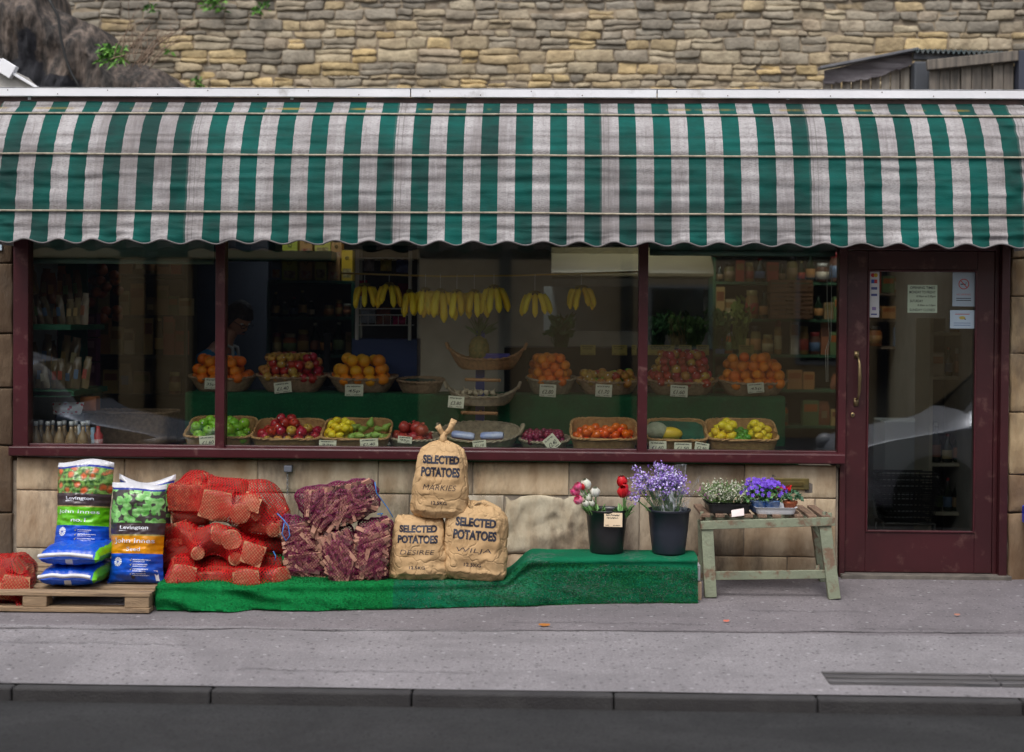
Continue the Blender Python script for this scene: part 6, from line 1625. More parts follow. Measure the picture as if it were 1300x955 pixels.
for k in range(4):
    mb = MB(); xx = lerp(x0, x1-.15, k/3); mb.box(xx, xx+.1, -.65, -.56, gz(-.6), .199); mb.build('bearer', m_pal, sp)

# --- pallet at left
pl = thing('wooden_pallet', 'weathered wooden pallet on the pavement carrying compost and log bags', 'pallet', (X(60, -.8, 770), -.8, gz(-.8)))
px1 = X(192, -1.25, 770); px0_ = px1-1.6; zt = P(120, 753, -1.25).z; zb_ = gz(-1.25)+.006
y0_, y1_ = -1.25, -.3
for k in range(6):
    yy = lerp(y0_, y1_-.1, k/5); mb = MB(); mb.box(px0_, px1+rd.uniform(-.01, .005), yy, yy+.1, zt-.02, zt); mb.build('deck_board', m_pal, pl, bevel=.003)
mb = MB(); mb.box(px0_, px1-.01, y0_-.005, y0_+.09, zb_, zb_+.026); mb.build('bottom_board', m_pal, pl, bevel=.003)
mb = MB(); mb.box(px0_, px1-.01, y1_-.1, y1_, zb_+.005, zb_+.023); mb.build('bottom_board', m_pal, pl, bevel=.003)
for xx in (px1-.15, px1-.72, px1-1.3):
    mb = MB(); mb.box(xx+.02, xx+.12, y0_+.08, y1_, zt-.04, zt-.0205); mb.build('stringer', m_pal, pl)
    for yy in (y0_+.004, (y0_+y1_)/2, y1_-.12):
        mb = MB(); mb.box(xx, xx+.135, yy, yy+.1, zb_+.0265, zt-.0405 if yy > y0_+.01 else zt-.0205); mb.build('block', m_pal, pl, bevel=.004)

# --- compost bags
m_bl = M('blue_film', (.004, .06, .5), (.003, .045, .42), s=5, rough=.3, bump=.25, bs=25, st=(1, 1, .5)); 
def film(name, c, r=.3): return M(name, c, tuple(x*.8 for x in c), s=9, rough=r, bump=.25, bs=25)
m_cbl = film('cobalt_film', (.006, .085, .58)); m_cwh = film('white_film', (.62, .62, .66)); m_cbr = film('brown_film', (.055, .035, .04)); m_cgr = film('lime_film', (.14, .55, .01)); m_cor = film('amber_film', (.75, .3, .004)); m_cnv = film('band_blue', (.01, .03, .3)); m_gd = film('gold_line', (.4, .33, .1))
def pic(name, flower):
    m, nt = nodes(name); v = coords(nt, 'Object', (1, .3, 1))
    vo = nt.nodes.new('ShaderNodeTexVoronoi'); vo.inputs['Scale'].default_value = 21 if flower else 24; vo.inputs['Randomness'].default_value = .9; nt.links.new(v, vo.inputs['Vector'])
    n1 = noise_(nt, v, 60, 4)
    d = math_(nt, 'ADD', vo.outputs['Distance'], math_(nt, 'MULTIPLY', math_(nt, 'SUBTRACT', n1, .5), .5))
    if flower:
        g = mixc(nt, ramp(nt, noise_(nt, v, 40, 4), [(.4, 0.0), (.6, 1.0)]), (.03, .1, .02), (.2, .38, .08))
        c = ramp(nt, d, [(.0, (.35, .03, .01)), (.1, (.6, .1, .02)), (.3, (.5, .14, .05)), (.37, (.2, .12, .04))])
        col = mixc(nt, ramp(nt, d, [(.42, 1.0), (.5, 0.0)]), g, c)
    else:
        c = mixc(nt, ramp(nt, noise_(nt, v, 30, 3), [(.35, 0.0), (.65, 1.0)]), (.08, .33, .05), (.28, .58, .2))
        col = mixc(nt, ramp(nt, d, [(.55, 1.0), (.63, 0.0)]), (.05, .045, .04), c)
    finish(nt, col, .3, bump_(nt, noise_(nt, v, 20, 3), .3, .01)); return m
m_pf = pic('flower_picture', True); m_pl = pic('seedling_picture', False)
m_print = M('white_print', (.75, .77, .85), rough=.4); m_purp = M('dark_print', (.02, .015, .03), rough=.5)
def compost(name, label, ctr, w_, h_, th, tilt, lean, style, seed):
    """a filled plastic sack standing on its end; local x across, z up, front is -y"""
    t = thing(name, label, 'compost bag', ctr); t.rotation_euler = (lean, tilt, 0)
    if style == 'flower': bands = [(.0, .02, 1), (.02, .33, 0), (.33, .52, 3), (.52, .535, 6), (.535, .66, 2), (.66, .93, 4), (.93, .945, 5), (.945, 1.01, 1)]
    else: bands = [(.0, .012, 1), (.012, .3, 0), (.3, .475, 3), (.475, .49, 6), (.49, .6, 2), (.6, .93, 4), (.93, .945, 5), (.945, 1.01, 1)]
    mats = [m_cbl, m_cwh, m_cbr, m_cgr if style == 'flower' else m_cor, m_pf if style == 'flower' else m_pl, m_cnv, m_gd]
    def surf(u, v, side):
        a = 2*u-1; e = min(1, v/.12)*min(1, (1-v)/.2); e = math.sqrt(max(0, e))
        wd = w_/2*(1-.1*e*(1 if .05 < v < .95 else 0)*.6)*(1+.03*math.sin(v*9+seed))
        yb = th/2*e*(1-abs(a)**3.2)*(1+.22*nz(a*1.5+seed, v*3, side))
        cr = .008*e*fnz(a*3+seed*3, v*9, side)+.010*nz(a*9, v*22+seed, 1)*(1-e)+.007*math.sin(a*5+v*30+seed)*max(0, (v-.75))*2+.006*nz(a*2, v*26, seed)*e
        z = v*h_ + (.02*math.sin(a*2.5+seed)-.03*(1-a*a)*(1 if style != 'flower' else .1))*max(0, v-.8)*5*.8 - .012*abs(a)**3*(1-v)
        return Vector((a*wd, side*(yb+.002)+cr, z))
    mb = MB()
    mf = lambda u, v: next((b[2] for b in bands if b[0] <= v < b[1]), 0)
    mb.grid(lambda u, v: surf(u, v, -1), 44, 150, mf=mf)
    mb.grid(lambda u, v: surf(u, v, 1), 20, 50, mf=mf, flip=True)
    mb.build('sack', mats, t, W=False, smooth=True)
    def fr(cx, cv): 
        def f(x, z):
            u = (x+cx)/w_+.5; v = cv+z/h_; p = surf(max(0, min(1, u)), v, -1); return p+Vector((0, -.0022, 0))
        return f
    mb = MB()
    if style == 'flower':
        put_text(mb, 'Levington', w_*.52, h_*.045, fr(0, .605), bold=.02); put_text(mb, 'John Innes', w_*.8, h_*.05, fr(-.01, .465), bold=-.0); put_text(mb, 'no.1', w_*.26, h_*.04, fr(0, .385), bold=.01)
        ll = .28; 
    else:
        put_text(mb, 'Levington', w_*.5, h_*.045, fr(0, .55), bold=.02); put_text(mb, 'John Innes', w_*.76, h_*.06, fr(0, .42), bold=.005); put_text(mb, 'Seed', w_*.26, h_*.04, fr(.0, .345), bold=.005)
        ll = .24
    # swoosh under the name
    f = fr(0, .605 if style == 'flower' else .55); mb.add([f(-w_*.27, -h_*.03), f(-w_*.1, -h_*.024), f(-w_*.27, -h_*.022)], [(0, 1, 2)])
    r_ = random.Random(seed); f = fr(0, ll)
    for k in range(4):
        zz = -.045*k*h_*1.0
        scribble(mb, .0, w_*.34*r_.uniform(.7, 1), zz, h_*.012, f, .0012, rnd=r_)
        scribble(mb, .0, w_*.3*r_.uniform(.7, 1), zz-h_*.018, h_*.01, f, .001, rnd=r_)
        mb.add([f(-w_*.06, zz), f(-w_*.04, zz-.008), f(-w_*.01, zz+.012), f(-w_*.04, zz-.002)], [(0, 1, 2, 3)], 2)
    f = fr(-w_*.3, ll-.02)
    for k in range(12):
        a = k*PI/6; mb.add([f(.026*math.cos(a-.2), .026*math.sin(a-.2)), f(.026*math.cos(a+.2), .026*math.sin(a+.2)), f(.006*math.cos(a+.2), .006*math.sin(a+.2)), f(.006*math.cos(a-.2), .006*math.sin(a-.2))], [(0, 1, 2, 3)])
    f = fr(w_*.4, .09); mb.add([f(-.01, -.03), f(.008, -.03), f(.008, .03), f(-.01, .03)], [(0, 1, 2, 3)])
    if style != 'flower': f = fr(.0, .07); mb.add([f(.012*math.cos(a), .012*math.sin(a)) for a in [k*PI/7 for k in range(14)]], [tuple(range(14))], 1)
    mb.build('print', [m_print, m_purp, M('yellow_print', (.6, .5, .05), rough=.5)], t, W=False)
    return t
b0p = P(103, 708, -.85); w_ = X(146, -.85)-X(72, -.85)
compost('compost_bag', 'upright compost bag with orange flower picture standing on two flat blue bags', b0p+Vector((0, .0, .01)), w_*.98, P(103, 588, -.85).z-b0p.z, .17, R(1.2), R(-6), 'flower', 1)
b1p = P(173, 752, -.95); b1p.z = zt+.002; w_ = X(209, -.95)-X(137, -.95)
compost('compost_bag', 'front upright compost bag with green seedling picture and amber band on the pallet', b1p+Vector((0, -.0, 0)), w_, P(173, 612, -.95).z-b1p.z+.0, .17, R(.3), R(-5), 'seed', 2)
b2p = P(181, 748, -.72); b2p.z = zt+.002
compost('compost_bag', 'second seedling compost bag half hidden behind the front amber banded bag', b2p, w_, P(181, 605, -.72).z-b2p.z, .15, R(1.2), R(-5), 'seed', 5)
def flatbag(label, zc, px0, px1, th, seed, Yc=-.9):
    x0, x1 = X(px0, Yc-.25, 730), X(px1, Yc-.1, 730); ctr = ((x0+x1)/2, Yc, zc)
    t = thing('compost_bag', label, 'compost bag', ctr)
    W_, D = x1-x0, .5
    def surf(u, v, s):
        a = 2*u-1; b = 2*v-1
        e = max(0, 1-abs(b)**4)**.5*max(0, 1-abs(a)**4)**.5
        return Vector((a*W_/2*(1-.05*b*b), b*D/2*(1-.06*a*a)-.0, th/2+s*(th/2*e)*(1+.12*nz(a*2+seed, b*2))+.006*nz(a*6, b*7, seed)+(-th*.1 if s < 0 else 0)*0-.012*(b < -.9)))
    mats = [m_cbl, m_cwh, m_cgr]
    mf = lambda u, v: 2 if u > .93 else 0
    mb = MB(); mb.grid(lambda u, v: surf(u, v, 1), 60, 60, mf=mf); mb.grid(lambda u, v: surf(u, v, -1), 50, 50, mf=lambda u, v: 1 if (.46 < u < .58 and v < .3) else (2 if u > .93 else 0), flip=True)
    mb.build('sack', mats, t, W=False, smooth=True)
    mb = MB(); mb.grid(lambda u, v: (lerp(-W_*.46, W_*.42, u), -D/2-.012-.012*math.sin(PI*v)-.006*nz(u*5, seed), th/2-.006+.024*v+.012*nz(u*3, seed+3)+.012*math.sin(u*PI)), 40, 3); mb.build('crimped_seal', m_cwh, t, W=False, smooth=True)
flatbag('lower flat blue compost bag lying on the pallet with white crimped end', zt+.002, 46, 133, .12, 1)
flatbag('upper flat blue compost bag lying under the upright flower picture bag', zt+.118, 46, 136, .12, 4)

# --- logs and nets
m_log = M('split_log', (.4, .17, .085), (.1, .035, .02), s=26, rough=.85, bump=.9, bs=60, st=(1, 1, 1), rnd=.3)
m_bark = M('log_bark', (.2, .1, .06), (.1, .05, .035), s=14, rough=.95, bump=1, bs=30, rnd=.2)
m_end, nt = nodes('log_end'); v = coords(nt, 'Object', (1, 1, 1), rnd=False)
wv = nt.nodes.new('ShaderNodeTexWave'); wv.wave_type = 'RINGS'; wv.rings_direction = 'X'; wv.inputs['Scale'].default_value = 28; wv.inputs['Distortion'].default_value = 3; nt.links.new(v, wv.inputs['Vector'])
finish(nt, mixc(nt, wv.outputs['Fac'], (.5, .25, .13), (.4, .18, .09)), .8, bump_(nt, wv.outputs['Fac'], .2, .003))
def netmat(name, c, base=.42, sc=76):
    m, nt = nodes(name); v = coords(nt, 'Object', (1, 1, 1))
    d = nt.nodes.new('ShaderNodeBsdfPrincipled'); d.inputs['Base Color'].default_value = c4(c); d.inputs['Roughness'].default_value = .45; d.inputs['Specular IOR Level'].default_value = .3
    t_ = nt.nodes.new('ShaderNodeBsdfTransparent'); mx = nt.nodes.new('ShaderNodeMixShader'); o = nt.nodes.new('ShaderNodeOutputMaterial')
    sx = nt.nodes.new('ShaderNodeSeparateXYZ'); nt.links.new(v, sx.inputs[0])
    wob = math_(nt, 'MULTIPLY', noise_(nt, v, 5, 3), 1.2)
    def st(a, b, k):
        q = math_(nt, 'FRACT', math_(nt, 'ADD', math_(nt, 'MULTIPLY', math_(nt, 'ADD', math_(nt, 'MULTIPLY', sx.outputs[0], a), math_(nt, 'MULTIPLY', sx.outputs[2], b)), k), math_(nt, 'ADD', wob, 50.0)))
        return math_(nt, 'LESS_THAN', q, .3)
    g = math_(nt, 'MAXIMUM', st(.8, .6, sc), st(-.7, .7, sc))
    n1 = ramp(nt, noise_(nt, v, 9, 5, .6), [(.35, max(0, base-.17)), (.65, base+.14)])
    n2 = ramp(nt, noise_(nt, coords(nt, 'Object', (3, 2, 1.5)), 13, 5, .7, 1.5), [(.52, 0.0), (.66, .4)])
    lw = nt.nodes.new('ShaderNodeLayerWeight'); lw.inputs[0].default_value = .35
    f = math_(nt, 'ADD', math_(nt, 'ADD', n1, n2), math_(nt, 'MULTIPLY', lw.outputs['Facing'], .42))
    f = math_(nt, 'ADD', f, math_(nt, 'MULTIPLY', math_(nt, 'SUBTRACT', g, .4), .75), clamp=True)
    nt.links.new(f, mx.inputs[0]); nt.links.new(t_.outputs[0], mx.inputs[1]); nt.links.new(d.outputs[0], mx.inputs[2]); nt.links.new(mx.outputs[0], o.inputs[0])
    return m
m_rnet = netmat('red_net', (.46, .004, .007), .22); m_pnet = netmat('purple_net', (.16, .008, .055), .22)
def log_verts(p, axis, L, w_, roundlog, rd):
    d = Vector(axis).normalized(); T = Matrix.Translation(p) @ d.to_track_quat('X', 'Z').to_matrix().to_4x4() @ Matrix.Rotation(rd.uniform(-.4, .4) if not roundlog else 0, 4, 'X')
    if roundlog: prof_ = [(w_/2*(1+.06*nz(k, p.x*9, p.z*9))*math.cos(2*PI*k/14), w_/2*math.sin(2*PI*k/14)) for k in range(14)]
    else: prof_ = [(w_/2*a*rd.uniform(.85, 1.08), w_/2*b*rd.uniform(.8, 1.05)) for a, b in ((-1, -1), (0, -1.02), (1, -1), (1.03, 0), (1, 1), (0, 1.0), (-1, .95), (-1.0, 0))]
    n = len(prof_); vs = []
    for i, xx in enumerate((-L/2, -L/6, L/6, L/2)):
        for (a, b) in prof_: vs.append(T @ Vector((xx+(rd.uniform(-.003, .003) if i in (0, 3) else 0), a*(1+rd.uniform(-.03, .03)), b*(1+rd.uniform(-.03, .03)))))
    fs = [tuple(range(n)), tuple(range(4*n-n, 4*n))[::-1]]
    mi = [1, 1]
    for i in range(3):
        for j in range(n):
            fs.append((i*n+j, (i+1)*n+j, (i+1)*n+(j+1) % n, i*n+(j+1) % n)[::-1]); mi.append(2 if roundlog or j in (0, 1) else 0)
    return vs, fs, mi, T
def wrap(points_mb, name, mat, parent, vox=.022, infl=.012, smooth=6, off_=.006):
    """net pulled over the contents: remesh the swollen contents into one skin and relax it"""
    me = bpy.data.meshes.new('w'); vs = points_mb.v; me.from_pydata(vs, [], points_mb.f); o = bpy.data.objects.new('w', me); COL.objects.link(o)
    rm = o.modifiers.new('r', 'REMESH'); rm.mode = 'VOXEL'; rm.voxel_size = vox
    dp = o.modifiers.new('d', 'DISPLACE'); dp.strength = infl; dp.mid_level = 0
    r2 = o.modifiers.new('r2', 'REMESH'); r2.mode = 'VOXEL'; r2.voxel_size = vox
    sm = o.modifiers.new('s', 'SMOOTH'); sm.iterations = smooth; sm.factor = .6
    d2 = o.modifiers.new('d2', 'DISPLACE'); d2.strength = -(infl-off_); d2.mid_level = 0
    dg = bpy.context.evaluated_depsgraph_get(); dg.update(); m2 = bpy.data.meshes.new_from_object(o.evaluated_get(dg)); bpy.data.objects.remove(o)
    m2.materials.clear(); m2.materials.append(mat); m2.polygons.foreach_set('use_smooth', [True]*len(m2.polygons))
    off = wloc(parent)
    for v_ in m2.vertices:
        co = v_.co; k = .004*nz(co.x*30, co.y*30, co.z*30); k += .005*math.sin((co.x*.6+co.z)*120+6*nz(co.x*7, co.z*7))*(.5+nz(co.x*5, co.z*5, 9)); v_.co = co-off+v_.normal*k
    for p_ in m2.polygons: p_.material_index = 0
    m2.name = name; ob = bpy.data.objects.new(name, m2); COL.objects.link(ob); ob.parent = parent
    return ob
def firewood(label, ctr, logs, fill, seed, tie=None, tiecol=None, neck=None):
    rd = random.Random(seed); t = thing('firewood_bag', label, 'firewood bag', ctr); allv = MB()
    for (px_, py_, Y, ax, L, w_, rl) in logs:
        p = P(px_, py_, Y); vs, fs, mi, T = log_verts(p, ax, L, w_, rl, rd); mb = MB()
        mb.add(vs, fs); mb.m = mi; o = mb.build('log', [m_log, m_end, m_bark], t, bevel=.004, bseg=1); allv.add(vs, fs)
    for (px_, py_, Y, r_) in fill:
        p = P(px_, py_, Y); allv.ball(p, r_, 14, 10)
        for k in range(3):
            q = p+Vector((rd.uniform(-.5, .5), rd.uniform(-.75, -.35), rd.uniform(-.55, .55)))*r_; rl = rd.random() < .5
            vs, fs, mi, T = log_verts(q, (rd.uniform(-1, 1), rd.uniform(-1, .2), rd.uniform(-.5, .5)), min(.2, r_*1.3), rd.uniform(.05, .085), rl, rd); mb = MB()
            mb.add(vs, fs); mb.m = mi; mb.build('log', [m_log, m_end, m_bark], t, bevel=.003, bseg=1); allv.add(vs, fs)
    wrap(allv, 'net', m_rnet, t, infl=.07, smooth=5, vox=.02, off_=.016)
    if neck:
        a, b = neck; mb = MB(); a = P(*a); b = P(*b); d = b-a
        mb.tube([a-d*.5, a, a+d*.4, b], [.045, .02, .011, .02], 10); mb.build('net_neck', m_rnet, t, smooth=True)
    if tie:
        mb = MB(); mb.tube([P(*q) for q in tie], .0032, 6); mb.build('tie', tiecol, t, smooth=True)
m_btie = M('blue_string', (.03, .2, .55), rough=.5); m_rtie = M('red_string2', (.6, .03, .04), rough=.5)
F, S = (.15, -1, .1), (1, -.15, 0)
# coordinates: px, py, Y, axis, length, width
firewood('lowest red net bag of firewood lying along the green mat', P(288, 755, -.9), [
 (230, 733, -1.0, (.35, -1, .15), .2, .135, False), (268, 735, -.98, (1, -.25, .08), .22, .09, False), (289, 728, -.95, (1, -.2, 0), .22, .075, False), (271, 746, -1.02, (1, -.1, 0), .26, .06, False),
 (316, 736, -1.0, (.1, -1, 0), .2, .14, False), (345, 734, -.95, (.7, -.8, .15), .22, .12, True), (300, 718, -.85, (1, .1, .05), .24, .1, False), (330, 716, -.8, (1, .2, -.1), .24, .1, True), (250, 720, -.8, (1, -.1, .05), .3, .12, True), (290, 735, -.7, (1, 0, 0), .5, .16, False)],
 [(240, 722, -.85, .09), (320, 722, -.8, .1)], 1, [(222, 738, -1.1), (227, 742, -1.12), (229, 736, -1.12), (224, 733, -1.12), (226, 744, -1.13)], m_rtie)
firewood('middle red net bag of firewood between the top and bottom red bags', P(282, 712, -.8), [
 (251, 700, -.92, (.25, -1, .05), .2, .07, True), (264, 683, -.9, (.9, -.7, .35), .22, .12, True), (292, 684, -.88, (.3, -1, .1), .22, .11, True), (320, 703, -.95, (.25, -1, .12), .18, .12, False), (297, 706, -.9, (.3, -1, 0), .2, .07, True),
 (241, 682, -.85, (.8, -.6, -.5), .22, .085, False), (230, 706, -.8, (.9, -.3, .4), .24, .12, True), (334, 690, -.75, (1, .1, -.15), .26, .1, True), (225, 676, -.75, (1, -.1, .1), .22, .09, True), (280, 700, -.65, (1, 0, 0), .5, .17, True)],
 [(238, 690, -.75, .1), (320, 688, -.72, .11)], 2, [(347, 700, -.9), (350, 706, -.93), (349, 712, -.93)], m_btie)
firewood('top red net bag of firewood with square logs and a rounded right end', P(288, 660, -.65), [
 (276, 640, -.8, (.1, -1, .02), .2, .165, False), (250, 632, -.7, (1, -.25, .03), .28, .17, False), (290, 618, -.65, (1, -.4, .0), .22, .09, True), (306, 650, -.82, (.15, -1, .05), .2, .115, True), (312, 637, -.72, (.3, -1, .2), .2, .07, True), (243, 657, -.72, (1, -.1, 0), .2, .09, True), (345, 670, -.8, (.3, -1, 0), .16, .08, True)],
 [(328, 643, -.7, .15), (325, 660, -.75, .12), (345, 655, -.72, .1), (250, 620, -.6, .1)], 3, [(352, 652, -.9), (360, 660, -.95), (366, 668, -.95), (368, 680, -.95), (363, 687, -.95), (358, 678, -.95), (361, 664, -.95)], m_btie)
firewood('red net bag of logs at the left end of the pallet', P(5, 762, -1.0), [
 (22, 745, -1.05, (.2, -1, .1), .2, .15, False), (-8, 748, -1.0, (1, -.2, 0), .25, .14, False), (8, 720, -.95, (.8, -.5, .2), .25, .1, True), (33, 722, -.85, (.3, -1, .1), .2, .1, True), (-20, 722, -.8, (1, 0, .1), .3, .14, True), (25, 711, -.9, (.2, -1, 0), .18, .06, True)],
 [(10, 735, -.9, .13), (-30, 735, -.9, .14)], 4, None, None, ((20, 757, -1.15), (25, 772, -1.22)))

def kindling(label, quad, Y, dep, n, seed, ang, tie=None):
    """quad: measured outline corners (top left, top right, bottom right, bottom left)"""
    rd = random.Random(seed); Q = [P(x_, y_, Y) for x_, y_ in quad]; base = (Q[2]+Q[3])/2
    t = thing('kindling_bag', label, 'kindling bag', base)
    ms = [M('kindling_pale', (.5, .27, .19), (.36, .17, .12), s=9, rough=.8, bump=.3), M('kindling_mid', (.3, .14, .1), (.2, .09, .07), s=9, rough=.8, bump=.3), M('kindling_dark', (.13, .06, .05), (.08, .035, .03), s=9, rough=.85, bump=.3)]
    def F(u, v, side=-1, inset=0, rough=0):
        a, b = 2*u-1, 2*v-1
        # rounded, lumpy outline
        r_ = 1-.07*(abs(a)**4)*(abs(b)**4)*4*.5
        a2, b2 = a*r_*(1-inset*4), b*r_*(1-inset*4)
        U, V_ = (a2+1)/2, (b2+1)/2
        p = lerp(lerp(Q[3], Q[2], U), lerp(Q[0], Q[1], U), V_)
        e_ = max(0, 1-abs(a)**5)**.5*max(0, 1-abs(b)**5)**.5
        p = p+Vector((0, side*(dep/2-inset*.3)*e_, 0))
        edge = max(abs(a), abs(b))**6
        return p+Vector((nz(b*3+seed, a*2)*.022*edge, rough*nz(a*7+seed, b*7)*e_, nz(a*4+seed, b*2, 4)*.02*edge))
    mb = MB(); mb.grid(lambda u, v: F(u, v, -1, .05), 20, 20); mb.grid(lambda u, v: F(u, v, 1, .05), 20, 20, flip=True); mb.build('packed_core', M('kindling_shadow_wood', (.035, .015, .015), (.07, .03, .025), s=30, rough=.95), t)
    for i in range(n):
        u, v = rd.uniform(.06, .94), rd.uniform(.06, .94)
        an = ang+nz(u*1.3+seed, v*1.3)*1.8+rd.gauss(0, .25)+(PI/2 if rd.random() < .12 else 0); L = rd.uniform(.12, .21)
        ax = Vector((math.cos(an), 0, math.sin(an))); p = F(u, v, -1, .0)
        # keep the ends inside the bag
        c0 = F(.5, .5, -1, 0)
        for _ in range(10):
            ok = True
            for q in (p+ax*L/2, p-ax*L/2):
                # inverse test against the outline
                k_ = 0
                for j in range(4):
                    A, B = Q[j], Q[(j+1) % 4]; cr_ = (B.x-A.x)*(q.z-A.z)-(B.z-A.z)*(q.x-A.x)
                    if cr_ > -.006*(B-A).length: ok = False
            if ok: break
            L *= .9; p = lerp(p, c0, .06)
        p.y += rd.uniform(.004, .026); tw = rd.uniform(.010, .025)
        ax = (ax+Vector((0, rd.uniform(-.12, .12), 0))).normalized()
        mb = MB(); mb.bar(p-ax*L/2, p+ax*L/2, tw, tw*rd.uniform(.5, 1), 0, up=(rd.uniform(-.5, .5), -1, rd.uniform(-.5, .5))); mb.build('kindling_stick', rd.choice([ms[0], ms[0], ms[0], ms[1], ms[2]]), t)
    mb = MB(); mb.grid(lambda u, v: F(u, v, -1, 0, .012)+Vector((0, -.008, 0)), 64, 64); mb.grid(lambda u, v: F(u, v, 1, 0, .012), 30, 30, flip=True); mb.build('net', m_pnet, t, smooth=True)
    # gathered hem of the net along the outline
    mb = MB(); pts = [F(k/20, 1) for k in range(21)]+[F(1, 1-k/20) for k in range(1, 21)]+[F(1-k/20, 0) for k in range(1, 21)]+[F(0, k/20) for k in range(1, 20)]
    mb.tube([p+Vector((0, 0, .004*nz(p.x*60, p.z*60))) for p in pts], [.005+.004*abs(nz(p.x*25, p.z*25)) for p in pts], 6, closed=True); mb.build('net_hem', M('net_gather', (.13, .008, .055), (.08, .005, .03), s=40, rough=.6), t, smooth=True)
    if tie:
        mb = MB(); mb.tube([P(*q) for q in tie], .003, 6); mb.build('tie', m_btie, t, smooth=True)
kindling('left purple net bag of kindling standing beside the red firewood bags', [(356, 650), (404, 662), (424, 739), (366, 746)], -.82, .22, 90, 2, R(-20))
kindling('middle purple net bag of kindling under the top purple bag', [(404, 678), (450, 664), (462, 740), (420, 743)], -.9, .24, 75, 3, R(-50))
kindling('right purple net bag of kindling beside the left potato sack', [(452, 662), (500, 654), (495, 740), (450, 741)], -.88, .24, 90, 4, R(20), [(479, 653, -1.02), (486, 652, -1.03), (483, 655, -1.03)])
kindling('top purple net bag of kindling leaning across the bags below', [(367, 622), (474, 605), (485, 645), (405, 685)], -.86, .26, 96, 1, R(-65), [(476, 612, -1.0), (478, 626, -1.0), (484, 634, -.98), (492, 645, -.95), (499, 657, -.95)])

# --- potato sacks
m_kraft, nt = nodes('kraft_paper'); v = coords(nt)
col = ramp(nt, noise_(nt, v, 6, 6), [(.3, (.45, .285, .14)), (.7, (.53, .355, .185))])
vo = nt.nodes.new('ShaderNodeTexVoronoi'); vo.feature = 'DISTANCE_TO_EDGE'; vo.inputs['Scale'].default_value = 4.5
dv_ = nt.nodes.new('ShaderNodeVectorMath'); dv_.operation = 'ADD'; nn = nt.nodes.new('ShaderNodeTexNoise'); nn.inputs['Scale'].default_value = 6; nt.links.new(v, nn.inputs['Vector']); nt.links.new(v, dv_.inputs[0]); nt.links.new(nn.outputs['Color'], dv_.inputs[1]); nt.links.new(dv_.outputs[0], vo.inputs['Vector'])
h_ = math_(nt, 'ADD', math_(nt, 'MULTIPLY', math_(nt, 'MINIMUM', vo.outputs['Distance'], .12), 4.0), math_(nt, 'MULTIPLY', noise_(nt, v, 14, 5, .6), .8))
finish(nt, col, .7, bump_(nt, h_, .6, .014), spec=.25)
